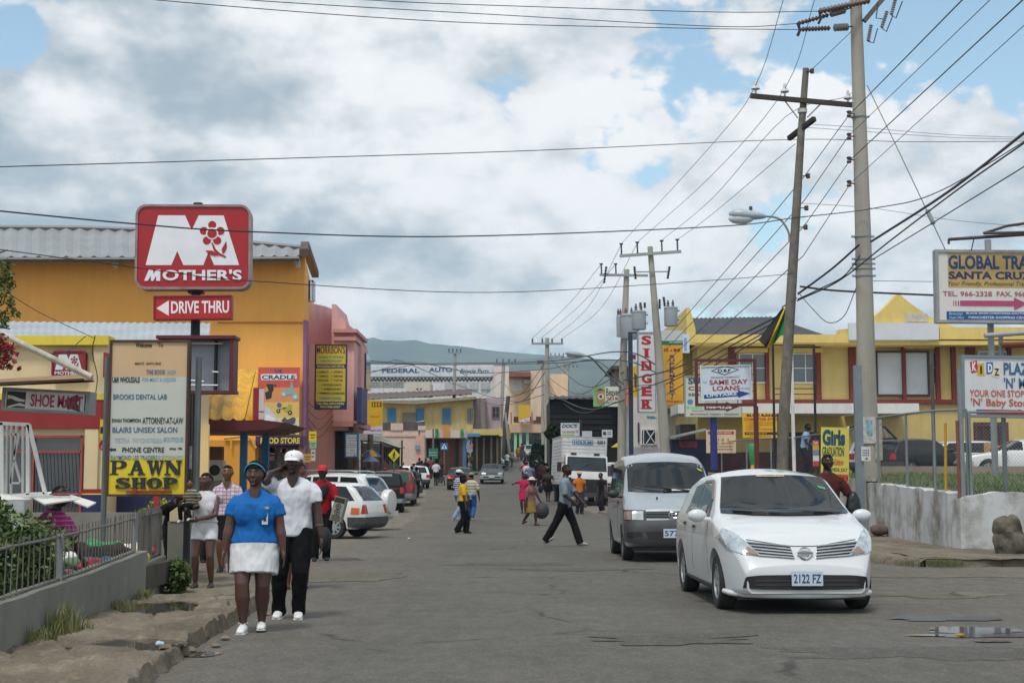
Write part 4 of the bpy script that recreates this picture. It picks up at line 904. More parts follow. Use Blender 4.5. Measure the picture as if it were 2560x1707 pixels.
m = MB(); m.prism(q([(985, 1131), (988, 1131), (989, 1137), (991.5, 1138.5), (991, 1139.5), (987.5, 1138), (987, 1140), (989.5, 1146), (987.5, 1146), (985.5, 1142), (983.5, 1146), (981.5, 1146), (984, 1139), (984, 1136), (982.5, 1139), (981.5, 1138)]), D - .006, D - .001); m.prism([(X(986.8, D) + .035 * math.cos(i * .6), Z(1129, D) + .035 * math.sin(i * .6)) for i in range(10)], D - .006, D - .001); m.box(X(977, D), D - .006, Z(1141.2, D), X(981, D), D - .001, Z(1140.6, D)); m.box(X(991, D), D - .006, Z(1141.2, D), X(995, D), D - .001, Z(1140.6, D)); m.box(X(980, D), D - .006, Z(1147.4, D), X(992, D), D - .001, Z(1146.8, D)); m.build('pictogram', M_BLACK, r_)
m = MB(); m.tube([(X(986, D), D + .06, zg(D)), (X(986, D), D + .06, Z(1130, D))], .035, 8); m.build('post', M_STEEL, r_)
sign('crossing_information_sign', 'blue square crossing sign with a white triangle in front of the far shops', 1101, 1107, 1120, 1124, 112, [('p', [(.5, .1), (.1, .85), (.9, .85)], 'd5dde2'), ('p', [(.47, .35), (.55, .35), (.62, .75), (.55, .75), (.5, .6), (.42, .75), (.36, .75)], '1d2e3c')], '2463a0', .05, posts=[(.5, .9, zg(112), .04, M_STEEL)])
sign('green_direction_sign', 'green road direction sign low behind the crowd', 1071, 1120, 1095, 1146, 114, [('t', 'Black River', .1, .35, .9, .47, 'b8d0c4'), ('t', 'Mandeville', .1, .6, .9, .72, 'b8d0c4')], '2f6b58', .05, posts=[(.5, .9, zg(114), .05, M_STEEL)])
sign('small_wall_sign', 'small blue sign on the pale pink wall', 1038, 1113, 1049, 1124, 117.7, [('t', 'PARK', .1, .2, .9, .45, '9ec1da'), ('t', 'HERE', .1, .55, .9, .8, '9ec1da')], '3a78a8', .05)
# yellow and white billboard in front of the arcade
sign('arcade_billboard', 'yellow billboard with a white curved foot on the peach arcade', 1296, 1012, 1325, 1054, 174, [('r', 0, 0, 1, .75, 'c9a51c'), ('p', [(0, 1), (.3, .86), (1, .76), (1, 1)], 'ccc8d8'), ('t', 'direct', .5, .86, .95, .95, '4a4a90')], 'c9a51c', .3)
# signs on the right-hand side
D = 76
sign('tile_shop_sign', 'green white and orange tile shop sign with a little house on it', 1484, 966, 1582, 1016, D, [('r', 0, 0, .32, 1, '7fb878'), ('r', .3, 0, .72, 1, 'd3d6c8'), ('r', .7, 0, 1, 1, 'cf7a5e'), ('p', [(.06, .22), (.18, .07), (.3, .22)], '7a4030'), ('r', .09, .22, .28, .85, 'b58a66'), ('c', .185, .5, .075, 'ddd8cc'), ('c', .185, .5, .04, '4a4038'),
 ('t', 'Beaver', .32, .1, .68, .46, {'b': .01}, '2c2c28'), ('t', 'TILE & MARBLE', .32, .52, .82, .68, {'b': .02}, '8a3a34'), ('t', 'BATHROOM', .32, .74, .8, .86, {'b': .02}, '3f6f9a')], 'd5d8cc', .15)
sign('maroon_white_sign', 'small maroon and white sign behind the left transformer pole', 1570, 886, 1590, 916, D, [('r', .0, .0, 1, .4, '7a2036'), ('t', 'T', .2, .1, .5, .35, 'd8d0d4')], 'c8ccd2', .1)
sign('doctor_sign', 'white sign with dark slanted lettering above the white truck', 1402, 1057, 1449, 1089, 80, [('t', "DOC'S", .06, .08, .88, .38, {'b': .04, 'sh': .25}, '22344c'), ('t', 'ENTERPRISES', .1, .62, .75, .8, '9a5a52'), ('r', 0, .88, .72, 1, '9dba3c'), ('t', 'W', .78, .55, .95, .8, 'b04a50')], 'ccd4da', .1, posts=[(1.06, 1.3, zg(80), .08, M('2a3444', .5))])
sign('blank_sign', 'plain white board right of the slanted lettering sign', 1450, 1077, 1480, 1092, 82, [], 'c9cfd4', .05)
sign('small_notice', 'small white notice with blue text on the black warehouse', 1505, 1074, 1531, 1093, 84, [('r', .1, .25, .4, .7, '3a4048'), ('r', .5, .25, .9, .38, '5a8ab8'), ('r', .5, .5, .9, .63, '5a8ab8')], 'd0d2d4', .05)
D = 66
it = [('t', c, .22, .02 + i * .165, .78, .14 + i * .165, {'b': .03}, 'a8242c') for i, c in enumerate('SINGER')]
it = []
ser = lambda x0, y0, x1, y1: [('r', x0, y0, x1, y0 + .014, 'a8242c'), ('r', x0, y1 - .014, x1, y1, 'a8242c')]
for i, c in enumerate('SINGER'):
 y = .035 + i * .161; w2 = .12 if c == 'I' else .3
 it += [('t', c, .5 - w2, y, .5 + w2 * .9, y + .118, {'b': .045}, 'a8242c')]
 if c in 'INER': it += ser(.5 - w2 - (.1 if c == 'I' else .05), y, .5 + w2 * (.9 if c != 'I' else 1.6), y + .118)
def post_s(root, w_, h):
 m = MB(); m.box(-w_ / 2 - .42, .2, zg(66) - root.location.z, -w_ / 2 - .22, .4, h * 1.0); m.build('post', M('23304a', .5), root, local=True)
 m = MB(); m.box(-w_ / 2 - .42, .2, h, w_ / 2, .3, h + .06); m.build('top_rail', M_BLACK, root, local=True)
sign('vertical_sign', 'tall narrow white sign with red letters stacked top to bottom', 1596, 832, 1640, 1030, D, it, 'cdd0d6', .3, M('8d9298', .5), .05, back=post_s)
MB_ = sign('green_white_hoarding', 'white parapet board with a green band over the orange supermarket sign', 1654, 826, 1708, 862, 64.2, [('r', 0, .72, 1, 1, '1f6b3c'), ('r', .35, .8, 1, .84, 'd8d8d8')], 'bdc6cc', .2)
it = [('t', 'G', .12, .045, .34, .105, {'b': .04}, 'a33018'), ('t', '&', .42, .065, .54, .1, 'a33018'), ('t', 'M', .58, .045, .88, .105, {'b': .04}, 'a33018')]
for i, c in enumerate('SUPERMARKET'): it.append(('t', c, .38, .16 + i * .066, .62, .212 + i * .066, {'b': .03}, '2a2c6a'))
it += [('t', '&', .42, .885, .55, .91, '2a2c6a'), ('t', 'wHoLesaLe', .12, .925, .95, .975, {'b': .02}, 'a33018'), ('r', 0, 0, .001, 1, 'd9a422')]
sign('supermarket_sign', 'tall orange-yellow supermarket sign with stacked blue letters', 1654, 864, 1708, 1010, 64, it, 'dba428', .15, yaw=0)
sign('yellow_poster', 'yellow sign with a dark figure between the tile sign and the tall red lettered sign', 1581, 916, 1598, 992, 72, [('p', [(.3, .2), (.7, .3), (.6, .8), (.3, .6)], '3a3a30')], 'd0a91f', .1)
sign('blue_fascia_sign', 'pale blue board on the end of the yellow plaza roof', 1707, 835, 1724, 882, 68, [('r', .2, .2, .6, .9, '7f9fc4')], 'c3d2e2', .1)
# cellular sign, loans sign
it = [('t', 'SUPA', .06, .04, .5, .2, {'b': .04}, '1f4a70'), ('t', 'CELLULAR', .06, .25, .8, .35, {'b': .03}, '7a2a3a'), ('t', 'SERVICES', .06, .42, .6, .48, {'b': .02}, '2a3038'), ('r', .06, .495, .5, .5, '2a3038'), ('c', .09, .63, .05, '4a8ab8'), ('c', .05, .76, .028, '6fd06a'), ('t', 'mobile', .1, .73, .3, .8, {'b': .01}, '7fcf7a'), ('t', 'is here to serve!', .12, .83, .32, .86, '4a4a4a'),
 ('p', [(.34, .66), (.72, .66), (.72, .63), (.95, .75), (.72, .87), (.72, .83), (.34, .83)], '6d2230'), ('t', '966-4326', .36, .70, .82, .80, {'b': .03}, 'e0d8d8'), ('t', 'MOTOROLA • NOKIA • ERICSSON', .09, .91, .94, .955, {'b': .01, 'sh': .2}, '5a5a58')]
def blue_post(root, w_, h):
 m = MB(); m.tube([(0.02, .2, -1.9), (.02, .2, .05)], .13, 12); m.build('post', M('26357a', .5), root, 40, local=True)
sign('phone_shop_sign', 'pale phone shop sign with a maroon arrow on a blue post', 1713, 940, 1855, 1042, 52, it, 'c4cabf', .15, M('8f9890', .5), .03, back=blue_post)
it = [('p', [(.2, .145), (.48, .0), (.78, .125), (.48, .28)], '2a3a66'), ('p', [(.25, .145), (.48, .03), (.73, .127), (.48, .25)], 'c9d6e0'), ('t', 'O.B.F', .34, .1, .6, .19, {'b': .04}, '1f2438'), ('t', 'FINANCE COMPANY', .2, .31, .78, .36, '7a8aa0'), ('t', 'SAME DAY', .17, .41, .93, .55, {'b': .02}, 'a02c40'), ('t', 'LOANS', .23, .59, .77, .73, {'b': .02}, 'a02c40'), ('t', 'THE', .04, .45, .11, .49, '7a8aa0'), ('t', 'PEOPLE', .79, .66, .97, .7, '7a8aa0'), ('p', [(.05, .84), (.73, .79), (.73, .735), (.97, .83), (.73, .95), (.73, .905), (.05, .955)], '20408a'), ('t', 'UPSTAIRS', .1, .83, .7, .91, {'b': .03, 'sl': .035}, 'd5dce4')]
def loan_frame(root, w_, h):
 fm = M('5a2622', .6, .15, 3)
 m = MB(); x0, x1, z0, z1 = -w_ / 2 - .19, w_ / 2 + .16, -.2, h + .22; t = .09
 m.box(x0, .02, z0, x1, .14, z0 + t).box(x0, .02, z1 - t, x1, .14, z1).box(x0, .021, z0 + t, x0 + t, .139, z1 - t).box(x1 - t, .021, z0 + t, x1, .139, z1 - t); m.build('frame', fm, root, local=True)
 m = MB(); m.box(x1 - .1, .03, -4.2, x1 + .04, .13, z0 - .002); m.build('post', fm, root, local=True)
 m = MB()
 for (a_, b_) in ((-.3, h + .1), (.3, h + .1), (-.3, -.08), (.35, -.08)): m.cbox((a_, .05, b_), (.02, .04, .22))
 for b_ in (.25, .75): m.cbox((-w_ / 2 - .06, .05, h * b_), (.14, .04, .02)); m.cbox((w_ / 2 + .05, .05, h * b_), (.1, .04, .02))
 m.build('hook', M_BLACK, root, local=True)
sign('loans_sign', 'pale blue loans sign with a blue arrow hung in a maroon frame', 1754, 914, 1880, 999, 45, it, 'c6d3de', .06, M('d3dbe0', .5), .03, roll=-1.6, back=loan_frame)
sign('kids_place_board', 'cream board with red heading and coloured letters on the plaza wall', 1766, 1074, 1840, 1132, 60, [('r', .06, .06, .94, .2, 'a03848'), ('t', 'BACK SHOP', .3, .09, .85, .17, 'd8c8b8'), ('t', 'K', .27, .38, .34, .48, {'b': .04}, 'c05a2a'), ('t', 'I', .40, .38, .43, .48, {'b': .04}, 'b03030'), ('t', 'D', .52, .38, .6, .48, {'b': .04}, '2a7a3a'), ('t', 'Z', .7, .38, .78, .48, {'b': .04}, 'c05a2a'), ('t', 'PIXEL MORE', .1, .54, .92, .62, {'b': .01}, 'b86a3a'), ('r', .4, .7, .9, .74, '8a6a50'), ('r', .35, .82, .9, .86, '8a6a50')], 'cdb898', .05)
it = [('t', 'BLUE RANGE', .12, .04, 1.1, .15, {'b': .04}, '2a2420'), ('t', 'COMPUTER STORE', .04, .2, 1.1, .31, {'b': .03}, 'a83a1c')]
for i, s_ in enumerate(['COMPUTERS LAPTOP', 'COMPUTERS LAPTOP', 'INTERNET CAFE', 'PRINTING & COPYING']): it += [('c', .12, .39 + i * .09, .012, 'a83a1c'), ('t', s_, .16, .36 + i * .09, .5 + .4 * (len(s_) > 13), .41 + i * .09, {'b': .02}, 'a85a1c')]
it += [('r', .06, .77, 1, .87, '26262a'), ('t', 'PHONE 966-2814', .1, .79, .7, .85, 'd0a81c'), ('t', 'FAX 966-3319', .2, .91, .8, .95, '8a5a1c')]
sign('computer_store_sign', 'bright yellow computer store sign behind the wooden pole', 1857, 1032, 1943, 1094, 60, it, 'd5a516', .05)
# graduation banner on the fence
it = [('t', 'Girls', .05, .04, .86, .335, {'b': .055}, '1b4f5e'), ('t', 'GRADUATION', .05, .355, .82, .53, {'b': .03}, '24503a'), ('t', '1st Edition', .3, .58, .8, .69, {'b': .015, 'sh': .3}, 'a8402c'), ('t', 'WEDS. JULY', .35, .74, .95, .82, {'b': .025}, '3a4a2a'), ('r', .4, .85, .98, .99, 'c8603a'), ('t', '$1124', .36, .86, .85, .96, {'b': .03}, 'a02a1c'), ('t', '9PM', .88, .87, .97, .97, 'a02a1c')]
sign('cloth_banner', 'yellow hand-painted cloth banner tied to the chain-link fence', 2052, 1068, 2122, 1205, 38.6, it, 'd2c45a', .012, cat='banner', rough=.8, var=.08, roll=1.5)
sign('stacked_notices', 'strip of red, white and blue notices tied beside the yellow banner', 2033, 1100, 2048, 1165, 39.5, [('r', 0, 0, 1, .18, 'c03a3a'), ('r', 0, .18, 1, .38, 'd0a03a'), ('r', 0, .38, 1, .58, '6a86b8'), ('r', 0, .8, 1, 1, 'b84a44'), ('t', 'Sale', .1, .04, .9, .15, 'e0e0e0')], 'd5d6d8', .02)
# big billboards at the right edge
it = [('r', .10, .03, 1, .52, 'b79a5c'), ('t', 'GLOBAL TRAVEL', .105, .06, .99, .26, {'b': .035}, '153e70'), ('t', 'SANTA CRUZ', .105, .29, .83, .4, {'b': .04}, '1b2f62'), ('s', 'Your Friendly, Professional Travel Experts', .1, .43, 1.0, .51, {'b': .0, 'sh': .35}, '3a3026'), ('t', 'TEL. 966-2328', .05, .57, .48, .64, {'b': .015}, 'a0526e'), ('t', 'FAX. 966-4100', .52, .57, .93, .64, {'b': .015}, 'a0526e'),
 ('r', .14, .705, .147, .775, 'a8426c'), ('r', .158, .705, .168, .775, 'a8426c'), ('r', .18, .705, .19, .775, 'a8426c'), ('p', [(.2, .7), (.67, .7), (.67, .655), (.79, .74), (.67, .83), (.67, .775), (.2, .775)], 'a8426c'), ('r', .08, .855, 1, .97, '1c4c8c'), ('t', 'BLACK RIVER.CHRISTIANA.SOUTHFIELD.JUNCTION', .25, .865, 1.0, .9, {'b': .02}, 'c8d4e0'), ('t', 'MANCHESTER SHOPPING CENTRE.  MALVERN', .27, .92, 1.0, .955, {'b': .02}, 'c8d4e0'), ('s', 'Branches', .1, .865, .22, .905, '9fb8d4'), ('s', 'Head Office', .1, .92, .23, .96, '9fb8d4')]
def trav_back(root, w_, h):
 sm = M('3e3a38', .5, .2, 3, dirt=.3)
 m = MB(); m.tube([(.02, .35, -3.2), (.02, .35, h + .3)], .07, 10); m.build('pole', M('8f9498', .5), root, 40, local=True)
 m = MB(); m.tube([(-w_ * .42, -.3, h + .2), (w_ * .6, -.3, h + .36)], .035, 8); m.tube([(-w_ * .42, -.3, h + .2), (-w_ * .42, -.3, h + .1)], .025, 6); m.build('lamp_rail', sm, root, 40, local=True)
 m = MB(); m.tube([(-w_ * .12, -.35, h + .32), (w_ * .2, -.4, h + .33), (w_ * .6, -.4, h + .36)], .03, 8); m.tube([(-w_ * .12, -.35, h + .32), (w_ * .1, -.2, h + .5), (w_ * .6, 0, h + .7)], .03, 8); m.build('lamp_arm', sm, root, 40, local=True)
 m = MB(); m.tube([(-w_ * .2, -.3, h + .22), (-w_ * .2, -.1, h)], .012, 6); m.build('hanger', M_BLACK, root, local=True)
sign('travel_billboard', 'large travel agency billboard with a magenta arrow at the right edge', 2343, 628, 2632, 805, 30, it, 'cfd0cc', .16, M('8f9294', .5, .2, 3, dirt=.3), .06, yaw=0, roll=.4, back=trav_back, dirt=.15)
it = [('p', [(.065, .1), (.13, .07), (.145, .26), (.08, .29)], 'b0383a'), ('p', [(.14, .13), (.19, .11), (.2, .33), (.13, .32)], 'c8a028'), ('p', [(.215, .1), (.275, .09), (.28, .28), (.215, .3)], '3a6aa8'), ('p', [(.285, .15), (.35, .18), (.32, .36), (.26, .32)], 'd6cda8'),
 ('t', 'K', .085, .1, .125, .25, {'b': .04}, 'e0dcd8'), ('t', 'I', .158, .16, .175, .29, {'b': .03}, '2a2a24'), ('t', 'D', .228, .125, .268, .265, {'b': .04}, 'e0e4ea'), ('t', 'Z', .285, .2, .33, .32, {'b': .03}, '24262a'), ('t', 'PLAZA', .37, .1, .66, .3, {'b': .03}, '2d5f88'), ('t', "'N' MORE", .37, .35, .75, .53, {'b': .02}, '2d5f88'), ('t', 'YOUR ONE STOP KIDS', .06, .56, .7, .67, {'b': .01}, 'b8502c'), ("t", "'N' Baby Store", .07, .7, .62, .86, {'b': .015}, 'b8502c'), ('p', [(.12, .885), (.5, .885), (.5, .87), (.64, .94), (.5, .985), (.5, .975), (.12, .965)], '9a2a34'), ('r', .12, .885, .18, .91, '2d5f98'), ('t', 'TEL. 302-5092', .2, .905, .48, .95, {'b': .02}, '3a1820')]
def kids_back(root, w_, h):
 m = MB(); m.tube([(-w_ * .3, -.1, h + .42), (w_ * .5, -.1, h + .55)], .05, 8); m.build('pipe_arm', M('9a9c9e', .5), root, 40, local=True)
 m = MB(); m.tube([(-w_ * .12, .1, h + .25), (w_ * .5, .1, h + .28)], .06, 8); m.build('red_arm', M('7a4034', .5), root, 40, local=True)
 for k in (-.1, .35): m = MB(); m.tube([(w_ * k, .25, -2.6), (w_ * k, .25, h + .5)], .05, 8); m.build('post', M_STEEL, root, 40, local=True)
sign('kids_store_billboard', 'white kids store billboard with a colourful letter logo under the travel billboard', 2408, 892, 2685, 1042, 29, it, 'cbcfd3', .12, M('6f8088', .5), .05, yaw=0, roll=1.0, back=kids_back, dirt=.12)
# empty black frame in front of the plaza
r_ = thing('empty_billboard_frame', 'empty tall black steel billboard frame in front of the yellow plaza', 'frame', G(1990, 50))
m = MB(); D = 50
m.box(X(1933, D), D, 1.5, X(1938, D), D + .1, Z(861, D)).box(X(2036, D), D, 1.5, X(2041, D), D + .1, Z(861, D)).box(X(1938, D) + .001, D + .01, Z(864, D), X(2036, D), D + .09, Z(861, D))
for y in (970, 984): m.box(X(1938, D) + .001, D + .01, Z(y + 2, D), X(2036, D) - .001, D + .09, Z(y, D))
m.build('frame', M_BLACK, r_)
# ------------------------------------------------------------------ poles, lamps, wires
def crom(pts, k=10):
 pts = [Vector(p) for p in pts]
 if len(pts) == 2: return list(pts)
 q = [pts[0] * 2 - pts[1]] + pts + [pts[-1] * 2 - pts[-2]]; out = []
 for i in range(1, len(q) - 2):
  a, b, c, d = q[i - 1:i + 3]
  for j in range(k):
   t = j / k; out.append(.5 * ((2 * b) + (c - a) * t + (2 * a - 5 * b + 4 * c - d) * t * t + (3 * b - a - 3 * c + d) * t ** 3))
 return out + [pts[-1]]
M_WIRE = M((.02, .02, .022), .5, 0); M_WIREG = M((.09, .095, .1), .5, 0)
def wire(label, pts, r=.010, name='overhead_wire', group=None, mat=None, k=10):
 q = crom([P(*p) for p in pts], k); off = lambda p: p[0] < -20 or p[0] > 2590 or p[1] < -8
 if off(pts[0]): q.insert(0, q[0] + (q[0] - q[1]).normalized() * 22)
 if off(pts[-1]): q.append(q[-1] + (q[-1] - q[-2]).normalized() * 22)
 m = MB(); m.tube(q, r, 5, False)
 return tag(m.build(name, mat or M_WIRE, smooth=60), label, 'wire', group)
M_CPOLE = M('9d9a90', .85, .1, 1.2, bump=.15, streak=.3); M_INS = M('c9ccd0', .25, .1, 3); M_INSD = M('5a4a44', .35, .2, 4); M_GALV = M('8d969c', .45, .12, 3, metal=.4)
def pole(name, label, pts, rad, mat, par_items=(), cat='utility pole', group=None, n=14):
 base = Vector(pts[0]); r = thing(name, label, cat, base, 0, group)
 m = MB(); m.tube(pts, rad, n); m.build('shaft', mat, r, 40); return r
def bell(par, p, h=.3, r=.16, mat=None):
 m = MB(); m.lathe([(.03, -h * .6), (.03, 0), (r * .55, h * .02), (r, h * .12), (r * .75, h * .35), (r * .4, h * .45), (r * .35, h * .8), (r * .2, h)], p, 12); return m.build('insulator', mat or M_INS, par, 40)
def string_ins(par, a, b, r=.07, n=9, mat=None):
 a, b = Vector(a), Vector(b); pts = []; rs = []
 for i in range(n * 2 + 1):
  pts.append(a + (b - a) * (i / (n * 2))); rs.append(r if i % 2 else r * .4)
 m = MB(); m.tube(pts, rs, 8); return m.build('string_insulator', mat or M_INSD, par, 30)
# wooden pole with crossarm, street lamp and flag
D = 40
wp = pole('wooden_utility_pole', 'leaning weathered wooden pole with a timber crossarm, behind the white car', [G(1952, D), P(1957, 1100, D), P(1968, 900, D), P(1980, 700, D), P(2003, 330, D), P(2015, 172, D)], [.175, .16, .15, .14, .105, .09], M('6f6a62', .9, .3, 5, bump=.5, streak=.6, dcol=(.07, .065, .058)))
m = MB(); a, b = P(1876, 240, D - .15), P(2131, 263, D - .15); d = (b - a); rot = d.to_track_quat('X', 'Z').to_matrix(); m.cbox((a + b) / 2, (d.length, .11, .13), 0, rot); m.build('crossarm', M('3a3430', .85, .3, 5, streak=.5), wp)
m = MB(); a, b = P(2038, 297, D - .5), P(1974, 347, D + .5); d = b - a; rot = d.to_track_quat('X', 'Z').to_matrix(); m.cbox((a + b) / 2 + Vector((-.02, 0, 0)), (d.length, .12, .13), 0, rot); m.build('crossarm', M('2e2a27', .85, .3, 5), wp)
for q in ([(1958, 247), (1995, 296)], [(2052, 260), (2018, 294)]): m = MB(); m.tube([P(*q[0], D - .12), P(*q[1], D - .12)], .02, 6); m.build('brace', M_GALV, wp)
for px, py in ((1889, 226), (1962, 233), (2120, 250)): bell(wp, P(px, py, D - .15), .28, .13)
for px, py in ((2022, 178), (2012, 440), (2008, 520), (2006, 568)):
 m = MB(); m.tube([P(px - 6, py, D - .1), P(px + 10, py, D - .1)], .015, 6); m.lathe([(.05, -.07), (.07, -.03), (.045, 0), (.07, .03), (.05, .07)], P(px + 8, py, D - .1), 10); m.build('spool_insulator', M_INSD, wp, 40)
m = MB(); m.lathe([(.125, -.06), (.135, -.05), (.135, .05), (.125, .06)], P(2006, 278, D), 14); m.build('band', M('c9c6bf', .6), wp)
lmp = thing('street_lamp', 'pale cobra-head street lamp on a curved arm from the leaning wooden pole', 'street lamp', P(1972, 600, D))
m = MB(); m.tube(crom([P(1974, 606, D), P(1971, 580, D), P(1955, 553, D), P(1936, 543, D), P(1912, 541, D)]), .032, 8); m.build('arm', M_GALV, lmp, 50)
m = MB(); c0, c1 = P(1917, 541, D), P(1822, 534, D)
m.tube([c0, c0.lerp(c1, .1), c0.lerp(c1, .35), c0.lerp(c1, .65), c0.lerp(c1, .9), c1], [(.03, .03), (.1, .08), (.14, .13), (.2, .16), (.16, .13), (.03, .03)], 14, ref=(0, 1, 0)); m.build('housing', M('aab6be', .35, .08, 2), lmp, 50)
m = MB(); m.ell(c0.lerp(c1, .68) - Vector((0, 0, .12)), (.36, .16, .16), 16, 8); m.build('lens', M('c3cdd2', .2, .05, 2), lmp, 60)
m = MB(); m.lathe([(.05, 0), (.05, .1), (.04, .12)], c0.lerp(c1, .42) + Vector((0, 0, .13)), 10); m.build('photocell', M('3a4650', .4), lmp)
# flag
fl = thing('flag', 'drooping black, gold and green flag hanging from the wooden pole', 'flag', P(1960, 800, 39.2))
def flagfn(u, v):
 p = P((1957 - 61 * v) * (1 - u) + (1967 - 5 * v) * u, (768 + 82 * v) * (1 - u) + (776 + 62 * v) * u + 24 * v * math.sin(math.pi * min(1, u * 1.25)), 40.35)
 p.y += .09 * math.sin(u * 9 + v * 3) * (.3 + v); return p
for i, (u0, u1, cn, nm) in enumerate([(0, .30, '14110f', 'black_field'), (.30, .52, 'd0a814', 'gold_band'), (.52, 1.0, '0f7a44', 'green_field')]):
 m = MB(); fr = lambda u, v: flagfn(u0 + (u1 - u0) * u, v)
 m.grid(fr, 10, 16); m.grid(lambda u, v: fr(u, v) + Vector((0, .012, 0)), 10, 16); m.build(nm, M(cn, .8, .12, 3), fl, 60)
m = MB(); m.tube([P(1992, 745, 40.4), P(1955, 768, 40.35)], .02, 6); m.build('staff', M_WOOD, fl)
m = MB(); m.tube([(X(1983, 47), 47, 1.55), (X(1981, 47), 47, Z(880, 47))], .06, 8); tag(m.build('white_pipe_pole', M('d5d6d4', .5), smooth=40), 'thin white pipe pole standing between the wooden pole and the empty black frame', 'pole')
# tall concrete pole
D = 38.5; bx = 9.57
tp = pole('concrete_utility_pole', 'tall pale concrete pole running out of the top of the view', [(bx, D, 1.0), P(2168, 1000, D), P(2158, 600, D), P(2146, 200, D), P(2138, -40, D), P(2134, -140, D)], [.265, .255, .215, .175, .155, .14], M_CPOLE, n=24)
for py in (293, 592, 648, 660, 672, 690):
 m = MB(); c = P(2138 + (py - 0) * .031, py, D); rr_ = .17 + .00009 * py; m.lathe([(rr_, -.025), (rr_ + .012, -.02), (rr_ + .012, .02), (rr_, .025)], c, 20)
 for k in (-1, 1): m.cbox(c + Vector((k * (rr_ + .04), -.02, 0)), (.09, .06, .05))
 m.build('steel_band', M_GALV, tp, 40)
for py in (285, 341, 400, 459):
 m = MB(); a = P(2128, py, D - .18); m.tube([a + Vector((.1, 0, 0)), a - Vector((.1, 0, 0))], .02, 6); m.lathe([(.04, -.09), (.075, -.06), (.045, -.02), (.045, .02), (.075, .06), (.04, .09)], a - Vector((.06, 0, 0)), 10); m.build('spool_insulator', M_INSD, tp, 40)
string_ins(tp, P(2048, 29, D - 1), P(2174, 2, D - .2), .09, 14); string_ins(tp, P(1994, 60, D - 1), P(2071, 38, D - .7), .07, 9); string_ins(tp, P(2076, 36, D - .7), P(2112, 26, D - .4), .1, 5, M('77706c', .4)); string_ins(tp, P(2004, 74, D - 1), P(2075, 71, D - .7), .075, 9); string_ins(tp, P(2085, 70, D - .6), P(2120, 68, D - .4), .11, 5, M('77706c', .4))
m = MB(); m.tube([P(2112, 26, D - .4), P(2132, 18, D)], .02, 6); m.tube([P(2120, 68, D - .4), P(2134, 66, D)], .02, 6); m.tube([P(2048, 27, D - 1), P(2052, 48, D - 1), P(2046, 60, D - 1)], .035, 6); m.tube([P(1994, 58, D - 1), P(2000, 76, D - 1), P(1994, 90, D - 1)], .04, 6); m.build('hardware', M_BLACK, tp)
m = MB(); a, b = P(2160, 54, D - .1), P(2212, -8, D - .1); d = b - a; m.cbox((a + b) / 2, (d.length, .12, .13), 0, d.to_track_quat('X', 'Z').to_matrix()); m.build('crossarm', M('5d5a55', .7, .2, 4), tp)
for (a, b) in ([(2240, -6), (2228, 38)], [(2218, 28), (2204, 70)], [(2178, 62), (2170, 104)]): string_ins(tp, P(*a, D - .4), P(*b, D - .4), .06, 8, M('8c8886', .4))
m = MB()
for (a, b, c) in ([(2228, 38), (2240, 46), (2256, 4)], [(2204, 70), (2216, 80), (2232, 40)], [(2170, 104), (2184, 108), (2194, 72)], [(2196, 8), (2190, 46), (2206, 48)]): m.tube([P(*a, D - .4), P(*b, D - .4), P(*c, D - .4)], .016, 6)
m.build('cutout_hardware', M('2c2c2e', .5), tp)
for (x0, y0, x1, y1, c) in [(2152, 1042, 2188, 1108, 'b4b6b4'), (2166, 1050, 2180, 1088, '7fa3ad'), (2186, 1048, 2204, 1150, '9d978c')]:
 m = MB(); q = MB(); pb(m, x0, y0, x1, y1, D - .29 + .012 * (c == '9d978c') - .012 * (c == '7fa3ad'), .02); m.build('torn_poster', M(c, .8, .35, 9), tp)
gp = thing('steel_corner_post', 'flat grey steel post with a pasted calendar sheet, left of the tall concrete pole', 'post', G(2147, 37.0))
m = MB(); m.box(X(2137, 37), 37, .1, X(2157, 37), 37.12, Z(913, 37)); m.build('post', M('78848c', .5, .12, 2, metal=.2, streak=.3), gp)
m = MB(); pb(m, 2151, 1116, 2174, 1152, 36.95, .03); m.build('calendar_sheet', M('c6c8ca', .7), gp); m = MB()
for r in range(3):
 for c in range(4): pb(m, 2154 + c * 4.5, 1124 + r * 6, 2156.5 + c * 4.5, 1127 + r * 6, 36.944, .004)
m.prism([(X(2160, 36.9), Z(1148, 36.9)), (X(2166, 36.9), Z(1142, 36.9)), (X(2168, 36.9), Z(1147, 36.9))], 36.944, 36.948); m.build('calendar_print', M('3a3c40', .7), gp)
# transformer poles
D = 68
lt = pole('transformer_pole', 'left concrete pole of the transformer pair, carrying a street lamp', [G(1552, D), P(1555, 1000, D), P(1562, 800, D), P(1567, 674, D)], [.2, .19, .16, .125], M_CPOLE, group='poles carrying the transformers')
rt = pole('transformer_pole', 'taller leaning right concrete pole of the transformer pair', [G(1672, 62), P(1660, 1080, 62), P(1645, 860, 62), P(1625, 617, 62)], [.25, .22, .17, .115], M_CPOLE, group='poles carrying the transformers')
def arm(par, a, b, d, t=.1, mat=None, nm='crossarm'):
 p, q = P(*a, d), P(*b, d); v = q - p; m = MB(); m.cbox((p + q) / 2, (v.length, t, t), 0, v.to_track_quat('X', 'Z').to_matrix()); return m.build(nm, mat or M_GALV, par)
arm(lt, (1499, 687), (1620, 689), D - .18, .11); arm(rt, (1549, 640), (1703, 629), 61.8, .12, M('8e9a98', .6)); arm(rt, (1591, 680), (1671, 679), 61.8, .05)
